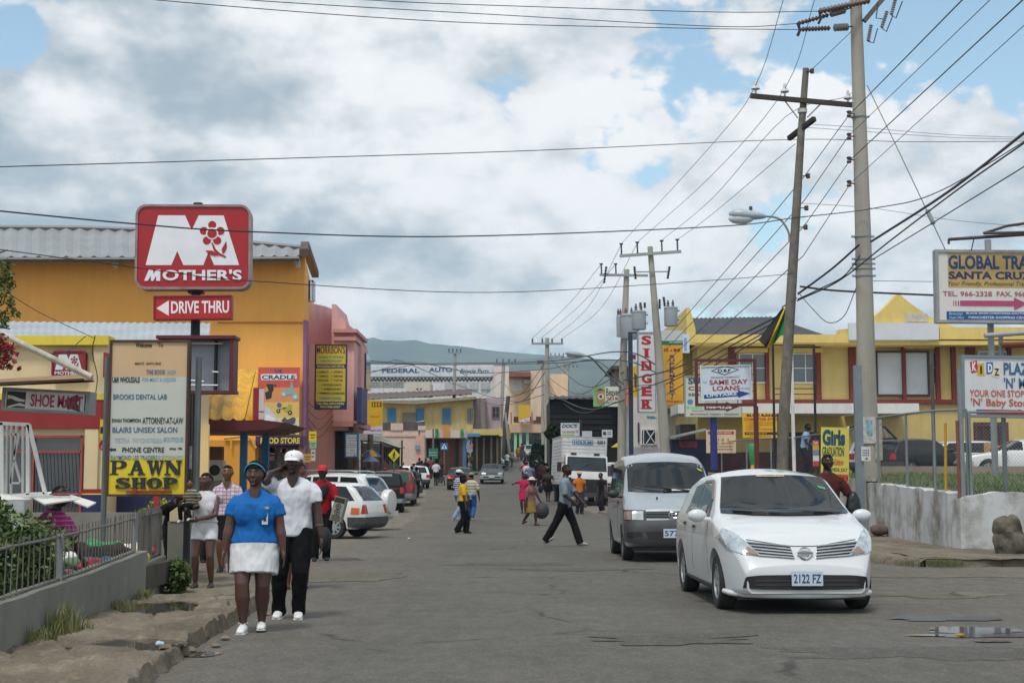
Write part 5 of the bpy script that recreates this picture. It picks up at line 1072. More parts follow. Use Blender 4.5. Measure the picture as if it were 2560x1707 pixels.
for (par, x, y0, y1, d) in [(lt, 1504, 684, 660, 67.8), (lt, 1540, 684, 660, 67.8), (rt, 1554, 638, 610, 61.8), (rt, 1594, 635, 606, 61.8), (rt, 1655, 631, 602, 61.8), (rt, 1694, 628, 599, 61.8)]:
 string_ins(par, P(x, y0, d), P(x - 1, y1, d), .05, 5, M('2c3036', .4)); m = MB(); m.cbox(P(x - 1, y1, d), (.16, .06, .06)); m.build('pin_cap', M('23272c', .5), par)
for (x0, y0, x1, y1, par, d) in [(1586, 666, 1589, 698, rt, 61.6), (1674, 666, 1669, 697, rt, 61.6), (1510, 708, 1516, 666, lt, 67.6), (1601, 770, 1601, 756, rt, 61.4), (1612, 770, 1612, 756, rt, 61.4), (1649, 772, 1649, 748, rt, 61.6), (1662, 766, 1659, 742, rt, 61.6)]:
 string_ins(par, P(x0, y0, d), P(x1, y1, d), .07, 6, M('33353a', .4))
def can(label, x0, y0, x1, y1, d, par):
 r = thing('transformer', label, 'transformer', P((x0 + x1) / 2, y1, d), 0, 'transformers on the pole pair')
 c = P((x0 + x1) / 2, y1, d); rad = (x1 - x0) / FPX * d / 2; h = Z(y0, d) - Z(y1, d)
 m = MB(); m.lathe([(rad * .93, 0), (rad * .97, .03), (rad * .97, h * .9), (rad * 1.03, h * .9), (rad * 1.03, h * .96), (rad * .8, h)], c, 22); m.build('tank', M('9aa4aa', .45, .08, 2), r, 40)
 m = MB(); m.tube([c + Vector((rad * .9, 0, h * .8)), c + Vector((rad * 1.25, 0, h * .8))], .05, 6); m.tube([c + Vector((rad * .9, 0, h * .35)), c + Vector((rad * 1.2, 0, h * .35))], .05, 6); m.build('hanger', M_GALV, r)
 for k in (-.4, .3): m = MB(); m.lathe([(.05, 0), (.07, .05), (.04, .1), (.07, .15), (.04, .22), (.03, .3)], c + Vector((rad * k, 0, h)), 8); m.build('bushing', M_INSD, r, 40)
can('tilting grey transformer can between the two concrete poles', 1579, 777, 1616, 824, 61.2, rt); can('grey transformer can on the right of the taller concrete pole', 1660, 767, 1695, 815, 61.6, rt); can('largest pale transformer can low on the left concrete pole', 1552, 785, 1594, 848, 67.2, lt); can('narrow transformer can on the outer left of the left concrete pole', 1541, 788, 1557, 842, 67.8, lt)
sl2 = thing('street_lamp', 'grey cobra-head street lamp on a long arm from the left transformer pole', 'street lamp', P(1548, 965, 67.8))
m = MB(); m.tube(crom([P(1550, 968, 67.8), P(1512, 930, 67.5), P(1480, 896, 67.2), P(1462, 889, 67)]), .045, 8); m.build('arm', M_STEEL, sl2, 50)
m = MB(); c0, c1 = P(1464, 890, 67), P(1414, 882, 67); m.tube([c0, c0.lerp(c1, .15), c0.lerp(c1, .45), c0.lerp(c1, .8), c1], [(.04, .04), (.1, .1), (.17, .13), (.2, .13), (.05, .05)], 12, ref=(0, 1, 0)); m.build('housing', M('8f9a9e', .4), sl2, 50)
m = MB(); m.ell(c0.lerp(c1, .65) - Vector((0, 0, .07)), (.3, .14, .1), 12, 6); m.build('lens', M('aab4b8', .2), sl2, 60)
# distant poles
def far_pole(label, px, ytop, D, w_, arms=(), lean=0, mat=None, ybase=None):
 b = G(px + lean, D); r = pole('utility_pole', label, [b, P(px, ytop, D)], [w_ * .55, w_ * .4], mat or M_CPOLE, group='poles along the far street', n=10)
 for (x0, x1, y) in arms:
  arm(r, (x0, y), (x1, y), D - .2, .14)
  for k in range(4):
   x = x0 + (x1 - x0) * (.04 + .92 * k / 3); m = MB(); m.tube([P(x, y, D - .2), P(x, y - 14 * 60 / D * 1.6, D - .2)], .06, 6); m.build('insulator', M('3a3e44', .4), r)
 return r
far_pole('concrete pole with a wide four-pin crossarm in the middle of the far street', 1368, 845, 105, .36, [(1328, 1408, 859)]); r = far_pole('concrete pole with a small crossarm in front of the checkered workshop', 1138, 880, 133, .34, [(1121, 1153, 882)], -7)
far_pole('thin pole just left of the wide four-pin crossarm pole', 1357, 910, 120, .3, [(1344, 1358, 912)]); far_pole('pale pole above the black warehouse roof', 1406, 888, 180, .36, [(1376, 1410, 890)]); far_pole('darker pole with a double arm above the black warehouse roof', 1420, 900, 180, .3, [(1412, 1444, 920)])
far_pole('concrete pole with a white painted foot in front of the lilac wall', 1259, 905, 140, .4, [(1240, 1290, 907)], -11); far_pole('dark leaning timber pole beside the white-footed pole', 1271, 990, 145, .5, (), -20, M('4a443e', .9, .3, 4)); far_pole('slim pale pole leaning away from the dark timber pole', 1263, 1030, 143, .28, (), 14)
far_pole('rough brown timber post in front of the service list board', 889, 1058, 64, .28, (), 3, M('574a40', .9, .3, 5, streak=.6)); far_pole('grey timber post holding up the market stall roof', 926, 1086, 70, .34, (), 0, M('6b655a', .9, .3, 5, streak=.6)); far_pole('bare grey pipe in front of the pink shopfront', 1083, 1072, 116, .16, (), 0, M_STEEL)
# stall roof by the pale pink building
st = thing('market_stall', 'market stall with a sagging grey tarpaulin roof and dark hanging clothes', 'market stall', G(960, 74))
m = MB(); D = 73
m.add([P(900, 1084, D), P(950, 1087, D), P(1014, 1116, D + 1.5), P(1000, 1119, D - 1), P(952, 1103, D - 1.5), P(900, 1100, D - 1.5)], [(0, 1, 4, 5), (1, 2, 3, 4)]); m.add([p - Vector((0, 0, .06)) for p in (P(900, 1084, D), P(950, 1087, D), P(1014, 1116, D + 1.5), P(1000, 1119, D - 1), P(952, 1103, D - 1.5), P(900, 1100, D - 1.5))], [(5, 4, 1, 0), (4, 3, 2, 1)]); m.build('tarpaulin_roof', M('9b988a', .8, .2, 2, dirt=.4), st)
m = MB()
for px in (905, 952, 1005): m.tube([(X(px, D), D, zg(D)), P(px, 1100, D)], .05, 6)
m.build('roof_posts', M_WOOD, st)
m = MB(); pb(m, 905, 1108, 1000, 1190, D + 2, .2); m.build('back_cloth', M('4a4846', .9, .4, 1), st)
m = MB()
for i in range(8): px = 960 + i * 5; pb(m, px, 1116 + (i % 3), px + 4, 1150 + (i * 7 % 5) * 3, D - .3 + .03 * i, .02)
m.build('hanging_clothes', M('2c2a34', .9, .5, 3), st)
# ------------------------------------------------------------------ wires
wire('topmost thin wire from the tall pole across the top of the sky', [(2046, 29, 37.5), (1800, 31, 36), (1350, 18, 34), (911, 0, 32), (380, -45, 30)]); wire('middle of the three thin wires across the top of the sky', [(1994, 60, 37.5), (1800, 67, 36), (1250, 38, 34), (612, 0, 31), (200, -40, 29)]); wire('lowest and most sagging of the three thin wires across the top of the sky', [(2002, 75, 37.5), (1700, 71, 35.5), (1100, 54, 33), (383, 0, 30), (0, -45, 28)])
wire('long thin wire crossing the sky above the big rounded restaurant sign', [(2600, 353, 42), (2280, 355, 41), (1985, 349, 40), (1350, 376, 33), (650, 398, 28), (-60, 419, 24)]); wire('black cable sagging in front of the big rounded restaurant sign', [(2640, 305, 34), (2354, 476, 36), (2190, 520, 38), (1985, 545, 38), (1800, 566, 36), (1148, 591, 30), (640, 580, 26.5), (338, 560, 25), (-60, 522, 23)], .014)
wire('thin wire sagging below the big rounded sign lettering to the wooden pole', [(1985, 684, 39.5), (1760, 702, 38), (1225, 731, 33), (640, 703, 28), (395, 676, 27), (-60, 616, 24)], .009)
GR = 'lines climbing to the upper right corner'
for i, pts in enumerate([[(2420, -14, 22), (2122, 289, 38.3)], [(2490, -14, 22), (2121, 341, 38.3)], [(2575, -16, 22), (2126, 400, 38.3)], [(2620, 10, 24), (2126, 459, 38.3)]]):
 wire('%s of the four lines rising from the tall pole to the upper right' % ['topmost', 'second', 'third', 'lowest'][i], pts, .013 if i % 2 == 0 else .008, group=GR)
 a = pts[-1]; b = [(2012, 440, 39.9), (2012, 500, 39.9), (2010, 566, 39.9), (2008, 640, 39.9)][i]
 wire('%s short line joining the tall pole to the wooden pole' % ['topmost', 'second', 'third', 'lowest'][i], [a, b], .011, group='lines joining the two near poles')
 e = [(1662, 850, 62), (1664, 875, 62), (1666, 905, 62), (1668, 930, 62)][i]
 wire('%s long line sloping from the wooden pole to the taller transformer pole' % ['topmost', 'second', 'third', 'lowest'][i], [b, ((b[0] + e[0]) / 2 - 4, (b[1] + e[1]) / 2 + 10, 48), e], .013, group='lines sloping to the transformer poles')
for i, pts in enumerate([[(1962, -12, 36), (1889, 214, 39.8), (1780, 362, 47), (1553, 610, 61.8)], [(2040, -12, 36), (1962, 222, 39.8), (1780, 438, 47), (1593, 606, 61.8)], [(2160, 180, 38.5), (2120, 240, 39.8), (1967, 290, 42), (1780, 497, 48), (1654, 601, 61.8)], [(2128, 80, 38.3), (2022, 182, 39.9)], [(1988, 360, 40), (1780, 536, 48), (1694, 599, 61.8)]]):
 wire(['leftmost', 'second', 'third', 'short upper', 'lowest'][i] + ' thin line over the crossarm insulators of the wooden pole', pts, .009, group='thin lines on the crossarm', k=6)
wire('thickest black cable bundle from the right edge to the tall pole', [(2640, 270, 27), (2560, 333, 28.5), (2370, 480, 33), (2178, 604, 38)], .032); wire('black cable just below the thickest bundle at the right', [(2640, 300, 27), (2560, 358, 28.5), (2400, 470, 32), (2228, 600, 36), (2100, 700, 39), (1992, 752, 40)], .02); wire('thin black line below the cable bundles at the right', [(2640, 365, 27), (2560, 417, 28.5), (2262, 600, 36), (2183, 648, 38.2)], .014)
wire('thick bundle continuing from the tall pole to the wooden pole', [(2148, 612, 38.2), (2080, 672, 39), (1995, 735, 40)], .03); wire('looping black cable between the two near poles', [(2150, 640, 38.2), (2110, 690, 38.8), (2050, 722, 39.3), (1995, 748, 40)], .018); wire('hanging black loop right of the wooden pole', [(1995, 730, 39.8), (2030, 770, 39.5), (2070, 806, 39), (2110, 790, 38.6), (2140, 720, 38.3)], .012)
wire('thick black service cable running right from the wooden pole', [(2000, 716, 39.8), (2100, 727, 40), (2340, 738, 41), (2600, 748, 42)], .03); wire('thin line running right below the tall pole bands', [(2183, 702, 38.4), (2340, 704, 40), (2600, 706, 42)], .008)
gy = wire('steel guy wire slanting down behind the travel billboard', [(2168, 214, 38.4), (2262, 410, 37), (2365, 628, 36)], .012); m = MB(); m.tube([P(2318, 526, 36.3), P(2334, 560, 36.2)], .06, 8); m.build('strain_insulator', M('7d8890', .4), gy)
for i, (y0, y1) in enumerate(((321, 346), (330, 350), (520, 572))): wire(['upper', 'lower', 'lowest'][i] + ' faint wire crossing the sky to the right of the tall pole', [(2000, y0 - 12, 40), (2174, y0, 40), (2380, (y0 + y1) / 2 + 4, 40), (2620, y1, 40)], .007, mat=M_WIREG)
# lines down the far street
GF = 'lines along the far street'
for i, (a, b, sg) in enumerate([((1504, 660), (1330, 846), 10), ((1540, 660), (1352, 846), 12), ((1554, 610), (1382, 846), 40), ((1594, 607), (1406, 846), 44)]):
 wire(['outer left', 'inner left', 'inner right', 'outer right'][i] + ' thin line dropping from the transformer poles to the four-pin pole', [(*a, 66), ((a[0] + b[0]) / 2 + 2, (a[1] + b[1]) / 2 + sg, 82), (*b, 105)], .012, group=GF, mat=M_WIREG)
for i, pts in enumerate([[(1985, 770, 40), (1820, 853, 47), (1683, 922, 58), (1560, 950, 67)], [(1985, 780, 40), (1820, 868, 47), (1690, 940, 58), (1565, 985, 67)], [(1983, 790, 40), (1800, 893, 48), (1665, 960, 62)], [(1981, 800, 40), (1800, 905, 48), (1668, 985, 62)], [(1655, 920, 62), (1552, 879, 67), (1368, 903, 90), (1137, 908, 120), (1038, 909, 100), (866, 898, 70)], [(1650, 935, 62), (1545, 900, 67), (1368, 908, 90), (1100, 912, 110), (866, 905, 70)], [(1558, 960, 67), (1480, 900, 75), (1368, 922, 95), (1192, 932, 110), (1064, 911, 100), (960, 925, 85), (866, 932, 70)], [(1650, 960, 62), (1560, 973, 67), (1466, 1032, 75), (1400, 1000, 90), (1368, 950, 105)], [(1560, 1000, 67), (1466, 1022, 75), (1376, 983, 95)], [(1560, 930, 67), (1460, 965, 80), (1368, 890, 105)], [(1556, 890, 67), (1450, 985, 85), (1358, 935, 118)], [(1368, 900, 105), (1300, 985, 118), (1260, 960, 140)], [(1366, 925, 105), (1310, 1000, 118), (1258, 1000, 140)], [(1368, 960, 105), (1250, 995, 120), (1138, 960, 133)], [(1366, 985, 105), (1250, 1012, 120), (1137, 985, 133)], [(1137, 930, 133), (1040, 905, 105), (866, 950, 70)], [(1136, 960, 133), (1010, 905, 108), (960, 908, 95)], [(1258, 930, 140), (1190, 950, 136), (1138, 920, 133)], [(1258, 950, 140), (1190, 1000, 136), (1138, 1000, 133)]]):
 wire('one of the tangled black cables strung between the poles of the far street', pts, (.03, .024, .02, .02, .03, .026, .024, .02)[i % 8], group='tangled cables over the far street')
wire('electric cable drooping down to the cornice of the cream restaurant', [(-40, 825, 30), (60, 860, 32), (150, 885, 34), (215, 840, 35.6)], .012); wire('thin cable slanting down to the cream restaurant corner', [(-40, 690, 28), (90, 776, 31), (235, 845, 35.6)], .009); wire('loose black wires hanging down the corner of the cream restaurant', [(238, 838, 35.4), (231, 880, 35.5), (243, 940, 35.6), (239, 985, 35.6)], .012)
for i, y in enumerate((1012, 1032, 1052, 1068)): wire('%s dark wire drooping across the pink shop wall' % ['first', 'second', 'third', 'lowest'][i], [(770, y - 5, 61.5), (800, y + 12 + 4 * i, 62.5), (833, y - 8 - i * 3, 65.5)], .014, group='wires on the pink shop wall')
# ------------------------------------------------------------------ vehicles (local axes: x forward, y left, z up)
M_TYRE = M((.018, .018, .018), .85, .2, 6, dirt=.3, dcol=(.09, .08, .065)); M_RIM = M('9fa4a8', .35, .1, 4, metal=.6); M_RIMD = M('5a5c5e', .45, .15, 4, metal=.5)
M_CGLASS = M((.014, .018, .021), .03, 0, spec=.38); M_CHROME = M('c8ccd0', .12, 0, metal=1.0); M_BLKP = M((.016, .016, .017), .5, .2, 5); M_GRYP = M((.05, .052, .056), .55, .15, 4)
M_AMBER = M('c8641c', .25, 0); M_RLAMP = M('a0141a', .2, 0); M_PLATE = M('bcc8d8', .5, .05, 6)
def lamp_mat():
 m = M('b9c3c6', .08, .25, 9, metal=.5, coat=1.0); return m
M_LAMP = lamp_mat()
def paint(c, metal=0.0, dirt=.12): return M(c, .28, .04, .8, metal=metal, spec=.5 if sum(lin(c)) > .1 else .2, coat=.8 if sum(lin(c)) > .3 else .15, dirt=dirt, dcol=(.28, .25, .2))
def car(name, label, loc, yaw, s, col, cat='car', group=None):
 L, W = s['L'], s['W']; root = thing(name, label, cat, loc, R(yaw), group)
 top, belt, tum = s['top'], s['belt'], s.get('tum', .22); zb = s.get('zb', .22); rc = s.get('rc', .11)
 def pl(tab, x):
  if x <= tab[0][0]: return tab[0][1]
  for (a, za), (b, z2) in zip(tab, tab[1:]):
   if x <= b: return za + (z2 - za) * (x - a) / max(b - a, 1e-6)
  return tab[-1][1]
 sm = s.get('sm', .05); xmin, xmax = -L / 2, L / 2
 def topf(x): return sum(pl(top, min(xmax, max(xmin, x + sm * k))) for k in (-1, -.5, 0, .5, 1)) / 5
 def wf(x):
  kf, kr, df, dr = s.get('kf', .2), s.get('kr', .14), s.get('df', .75), s.get('dr', .5); k = 1.0
  if x > xmax - df: k -= kf * ((x - xmax + df) / df) ** 2.6
  if x < xmin + dr: k -= kr * ((xmin + dr - x) / dr) ** 2.6
  return W / 2 * k
 def bot(x):
  e = min(x - xmin, xmax - x); return zb + s.get('lift', .10) * max(0, 1 - e / .35) ** 2
 ns = s.get('ns', 54)
 xs_ = sorted(set([round(L / 2 * math.sin(math.pi / 2 * (2 * i / ns - 1)), 4) for i in range(ns + 1)] + [round(p[0], 4) for p in top if abs(p[0]) < L / 2]))
 secs = []
 for x in xs_:
  zt, z0, w_ = topf(x), bot(x), wf(x); r = min(rc, (zt - z0) * .35); zs = zt - r; zm = z0 + (belt - z0) * .55
  def hw(z):
   if z <= zm: v = w_ * (1 - .05 * ((zm - z) / (zm - z0)) ** 2)
   elif z <= belt: v = w_ * (1 - .025 * ((z - zm) / (belt - zm)) ** 2)
   else: v = w_ * .975 - (z - belt) * tum - .05 * min(1, (z - belt) / .06) * s.get('shoulder', .4)
   return v
  p = [(0, z0), (hw(z0) * .6, z0), (hw(z0) - .03, z0)]
  for i in range(12): z = z0 + .03 + (zs - z0 - .03) * i / 11; p.append((hw(z), z))
  h0 = hw(zs); cr = .03 + .02 * (zt > belt + .15)
  for i in range(1, 5): a = math.pi / 2 * i / 4; p.append((h0 - r * 1.3 * (1 - math.cos(a)), zs + (r - cr) * math.sin(a)))
  e = p[-1]
  for i in range(1, 6): t = i / 5; p.append((e[0] * (1 - t), zt - cr * (1 - t) ** 2))
  secs.append([(x, y, z) for y, z in p] + [(x, -y, z) for y, z in p[-2:0:-1]])
 k = len(secs[0]); mb = MB(); mb.v = [q for r_ in secs for q in r_]
 mb.f = [(i * k + j, i * k + (j + 1) % k, (i + 1) * k + (j + 1) % k, (i + 1) * k + j) for i in range(len(secs) - 1) for j in range(k)]
 mb.f += [tuple(range(k))[::-1], tuple(range((len(secs) - 1) * k, len(secs) * k))]; mb.m = [0] * len(mb.f)
 bvh = BVHTree.FromPolygons(mb.v, mb.f); pm = paint(*col) if isinstance(col, tuple) else paint(col)
 body = mb.build('body', pm, None, 45)
 # wheel arches
 wr = s['wr']; arch = MB()
 for wx in (s['xf'], s['xr']):
  for sd in (1, -1): arch.tube([(wx, sd * (W / 2 - .27), wr + .01), (wx, sd * (W / 2 + .2), wr + .01)], wr * 1.17, 24)
 ao = arch.build('a', M_BLKP); md = body.modifiers.new('b', 'BOOLEAN'); md.object = ao; md.operation = 'DIFFERENCE'; md.solver = 'EXACT'
 dg = bpy.context.evaluated_depsgraph_get(); dg.update()
 me = bpy.data.meshes.new_from_object(body.evaluated_get(dg)); body.modifiers.clear(); body.data = me; bpy.data.objects.remove(ao)
 wl = MB()
 for sd in (1, -1): wl.box(-L / 2 + .3, sd * (W / 2 - .30) - .01, zb + .05, L / 2 - .35, sd * (W / 2 - .30) + .01, wr * 1.9)
 wl.build('wheel_housing', M_BLKP, root, local=True)
 me.polygons.foreach_set('use_smooth', [True] * len(me.polygons)); me.set_sharp_from_angle(angle=R(40))
 while len(me.materials) > 1: me.materials.pop()
 body.parent = root
 # panels projected onto the body
 def samp(poly, n):
  d = [0]
  for a, b in zip(poly, poly[1:]): d.append(d[-1] + math.dist(a, b))
  out_ = []
  for i in range(n + 1):
   t = d[-1] * i / n
   for j in range(len(poly) - 1):
    if t <= d[j + 1] + 1e-9: f = (t - d[j]) / max(d[j + 1] - d[j], 1e-9); out_.append((poly[j][0] + (poly[j + 1][0] - poly[j][0]) * f, poly[j][1] + (poly[j + 1][1] - poly[j][1]) * f)); break
  return out_
 def panel(nm, lo, up, view, mat, off=.006, n=22, m=7, par=None):
  A, B = samp(lo, n), samp(up, n); d = {'f': Vector((-1, 0, 0)), 'r': Vector((1, 0, 0)), 'l': Vector((0, -1, 0)), 'g': Vector((0, 1, 0))}[view]
  def pt(u, v):
   i = int(round(u * n)); a, b = A[i], B[i]; q = (a[0] + (b[0] - a[0]) * v, a[1] + (b[1] - a[1]) * v)
   o = {'f': Vector((9, q[0], q[1])), 'r': Vector((-9, q[0], q[1])), 'l': Vector((q[0], 9, q[1])), 'g': Vector((q[0], -9, q[1]))}[view]
   h = bvh.ray_cast(o, d)
   if h[0] is None:
    g_ = o.copy(); g_[0 if view in 'fr' else 1] = (xmax - .25 if view == 'f' else xmin + .25 if view == 'r' else (W / 2 - .1) * (1 if view == 'l' else -1)); h = bvh.find_nearest(g_)
   nn = h[1]
   if nn.dot(d) > 0: nn = -nn
   return h[0] + nn * off
  q = MB(); q.grid(pt, n, m); a = n + 1; nv = len(q.v); ring = [i for i in range(a)] + [j * a + n for j in range(1, m + 1)] + [m * a + i for i in range(n - 1, -1, -1)] + [j * a for j in range(m - 1, 0, -1)]
  q.v += [tuple(Vector(q.v[i]) + d * (off + .015)) for i in ring]; kk = len(ring)
  for i in range(kk): q.f.append((ring[i], ring[(i + 1) % kk], nv + (i + 1) % kk, nv + i)); q.m.append(0)
  o = q.build(nm, mat, None, 50); o.parent = par or root; return o
 mir = lambda ps: [(-y, z) for y, z in ps]
 for it in s.get('front', []):
  nm, lo, up, mat = it[:4]; o_ = it[4] if len(it) > 4 else {}
  panel(nm, lo, up, 'f', mat, o_.get('off', .006))
  if o_.get('mirror'): panel(nm, mir(lo), mir(up), 'f', mat, o_.get('off', .006))
 for it in s.get('rear', []):
  nm, lo, up, mat = it[:4]; o_ = it[4] if len(it) > 4 else {}
  panel(nm, lo, up, 'r', mat, o_.get('off', .006))
  if o_.get('mirror'): panel(nm, mir(lo), mir(up), 'r', mat, o_.get('off', .006))
 for it in s.get('side', []):
  nm, lo, up, mat = it[:4]; o_ = it[4] if len(it) > 4 else {}
  for v in 'lg': panel(nm, lo, up, v, mat, o_.get('off', .006))
 # wheels
 for wx in (s['xf'], s['xr']):
  for sd in (1, -1):
   q = MB(); rot = Matrix.Translation((wx, sd * (W / 2 - .115), wr)) @ Matrix.Rotation(R(-90 * sd), 4, 'X')
   q.lathe([(wr * .62, -.09), (wr * .9, -.1), (wr * .98, -.075), (wr, -.03), (wr, .04), (wr * .98, .075), (wr * .9, .098), (wr * .64, .09), (wr * .6, .03), (wr * .6, -.05)], n=28, mat=rot); wh = q.build('wheel', M_TYRE, root, 35, local=True)
   q = MB(); q.lathe([(wr * .63, -.06), (wr * .66, .085), (wr * .6, .088), (wr * .54, .045), (wr * .2, .06), (wr * .16, .075), (.001, .075)], n=24, mat=rot)
   sp = s.get('spokes', 6)
   for i in range(sp): q.box(-.022, wr * .12, .05, .022, wr * .6, .078, 0, rot @ Matrix.Rotation(2 * math.pi * i / sp, 4, 'Z'))
   rim = q.build('rim', s.get('rim', M_RIM), None, 35); rim.parent = wh
   q = MB()
   for i in range(sp):
    a = 2 * math.pi * (i + .5) / sp; q.lathe([(wr * .085, .044), (wr * .085, .058)], (0, 0, 0), 8, 0, rot @ Matrix.Translation((wr * .4 * math.sin(a), wr * .4 * math.cos(a), 0)))
   o = q.build('rim_opening', M_BLKP, None); o.parent = rim
 if s.get('mirror'):
  mx_, my_, mz_, mm = s['mirror']
  for sd in (1, -1):
   q = MB(); q.ell((mx_, sd * my_, mz_), (.06, .115, .075), 14, 8); q.tube([(mx_ + .02, sd * (my_ - .18), mz_ - .05), (mx_, sd * my_, mz_ - .03)], .03, 6); q.build('wing_mirror', mm if mm else pm, root, 60, local=True)
 for (nm, fn, mat) in s.get('extra', []):
  q = MB(); fn(q); q.build(nm, mat if mat else pm, root, 40, local=True)
 if s.get('plate_f'):
  t, y, z, x, pw = s['plate_f']; q = MB().box(x, y - pw / 2, z, x + .015, y + pw / 2, z + pw * .46); p_ = q.build('number_plate', M_PLATE, root, local=True)
  if t:
   q = MB(); put_text(q, t, -pw * .44, pw * .09, pw * .44, pw * .37, 0, .001, .012, mat=Matrix.Translation((x + .018, y, z)) @ Matrix.Rotation(R(90), 4, 'Z')); o = q.build('lettering', M('24406e', .5), None); o.parent = p_
 if s.get('plate_r'):
  t, y, z, x, pw = s['plate_r']; q = MB().box(x - .015, y - pw / 2, z, x, y + pw / 2, z + pw * .46); q.build('number_plate', M_PLATE, root, local=True)
 return root, panel, pm
def flipx(ps): return ps
# --- white hatchback in the foreground (front end details measured on the photograph)
def wiper(q, x0, y0, z0, x1, y1, z1): q.tube([(x0, y0, z0), (x1, y1, z1)], .012, 6)
T = dict(lift=.03, L=4.2, W=1.72, belt=.98, tum=.34, zb=.2, rc=.12, wr=.31, xf=1.3, xr=-1.3, ns=80, sm=.06, kf=.24, df=.9, kr=.18, shoulder=.5, spokes=7,
 top=[(-2.1, .5), (-2.07, .98), (-1.9, 1.12), (-1.45, 1.44), (-.9, 1.55), (-.2, 1.585), (.38, 1.53), (1.12, 1.06), (1.5, .975), (1.8, .87), (1.98, .74), (2.06, .62), (2.1, .48)])
T['front'] = [('windscreen', [(-.735, 1.06), (-.4, 1.035), (0, 1.03), (.4, 1.035), (.735, 1.06)], [(-.60, 1.462), (-.3, 1.487), (0, 1.493), (.3, 1.487), (.60, 1.462)], M_CGLASS, {'off': .016}),
 ('headlamp', [(.845, .80), (.80, .70), (.68, .645), (.49, .622)], [(.845, .81), (.80, .905), (.70, .86), (.49, .64)], M_LAMP, {'mirror': 1, 'off': .012}),
 ('indicator', [(.66, .652), (.5, .628)], [(.60, .715), (.52, .66)], M('8c7670', .2, 0), {'mirror': 1, 'off': .02}),
 ('grille', [(.50, .625), (.116, .595)], [(.60, .755), (.145, .715)], M_BLKP, {'mirror': 1, 'off': .008}),
 ('lower_intake', [(-.66, .29), (-.5, .275), (0, .268), (.5, .275), (.66, .29)], [(-.64, .41), (-.5, .425), (0, .43), (.5, .425), (.64, .41)], M_BLKP, {'off': .016}),
 ('bonnet_seam', [(-.6, .79), (-.14, .722), (.14, .722), (.6, .79)], [(-.6, .797), (-.14, .729), (.14, .729), (.6, .797)], M_BLKP, {'off': .004}),
 ('windscreen_sticker', [(.50, 1.33), (.59, 1.31)], [(.49, 1.36), (.58, 1.34)], M('2a9a68', .5, 0), {'off': .022}), ('windscreen_strip', [(-.2, 1.465), (.13, 1.465)], [(-.2, 1.482), (.13, 1.482)], M('a89a78', .5, .5, 30), {'off': .022})]
for i in range(5):
 z = i / 4; T['front'].append(('grille_bar', [(.50 + .10 * z, .625 + .13 * z), (.116 + .03 * z, .595 + .12 * z)], [(.503 + .10 * z, .637 + .13 * z), (.118 + .03 * z, .607 + .12 * z)], M_CHROME, {'mirror': 1, 'off': .018}))
for i in range(2): T['front'].append(('intake_bar', [(-.55, .318 + .045 * i), (.55, .318 + .045 * i)], [(-.55, .326 + .045 * i), (.55, .326 + .045 * i)], M_GRYP, {'off': .024}))
T['side'] = [('side_window', [(-.28, 1.0), (.42, 1.0), (.74, 1.02)], [(-.28, 1.42), (.2, 1.43), (.5, 1.23)], M_CGLASS), ('side_window', [(-1.1, 1.02), (-.35, 1.0)], [(-.95, 1.36), (-.35, 1.42)], M_CGLASS), ('door_seam', [(-.32, .35), (-.31, .35)], [(-.32, .98), (-.31, .98)], M_GRYP, {'off': .002}), ('door_seam', [(.82, .35), (.83, .35)], [(.80, .98), (.81, .98)], M_GRYP, {'off': .002}), ('rain_visor', [(-.30, 1.40), (.2, 1.41), (.56, 1.2)], [(-.30, 1.43), (.22, 1.44), (.6, 1.21)], M('6a6058', .2, 0), {'off': .02}),
 ('door_handle', [(-.26, .86), (-.1, .865)], [(-.26, .89), (-.1, .895)], M_BLKP, {'off': .02}), ('door_handle', [(-1.0, .88), (-.86, .885)], [(-1.0, .91), (-.86, .915)], M_BLKP, {'off': .02}), ('sill_strip', [(-1.0, .235), (1.0, .225)], [(-1.0, .27), (1.0, .26)], M_GRYP, {'off': .012})]
T['rear'] = [('rear_window', [(-.6, 1.12), (.6, 1.12)], [(-.5, 1.4), (.5, 1.4)], M_CGLASS), ('tail_lamp', [(.8, .75), (.62, .75)], [(.74, 1.0), (.62, 1.0)], M_RLAMP, {'mirror': 1})]
T['mirror'] = (.80, .965, 1.03, None)
T['plate_f'] = ('2122 FZ', -.0, .315, 2.135, .335)
def emblem(q):
 rot = Matrix.Translation((2.055, 0, .655)) @ Matrix.Rotation(R(72), 4, 'Y'); n = 20
 q.tube([rot @ Vector((.062 * math.cos(2 * math.pi * i / n), .062 * math.sin(2 * math.pi * i / n), .0)) for i in range(n + 1)], .011, 6, False); q.cbox(rot @ Vector((0, 0, .004)), (.02, .17, .024))
T['extra'] = [('emblem', emblem, M_CHROME), ('wiper', lambda q: (wiper(q, 1.13, .62, 1.075, 1.09, -.05, 1.10), wiper(q, 1.14, -.1, 1.07, 1.07, -.62, 1.10)), M_BLKP),
 ('bumper_lip', lambda q: q.tube([(1.6, .80, .225), (1.78, .765, .215), (1.93, .64, .208), (2.02, .4, .204), (2.05, 0, .202), (2.02, -.4, .204), (1.93, -.64, .208), (1.78, -.765, .215), (1.6, -.80, .225)], [(.03, .03)] * 9, 10), None), ('under_tray', lambda q: q.box(-1.8, -.7, .15, 1.9, .7, .21), M_BLKP),
 ('tow_cover', lambda q: q.cbox((2.04, .42, .5), (.05, .09, .07)), None)]
tiida = car('hatchback', 'clean white hatchback coming towards us in the right lane, plate 2122 FZ', (3.10, 17.72, 0), -88.4, T, ('cbcfd2', 0, .06))[0]
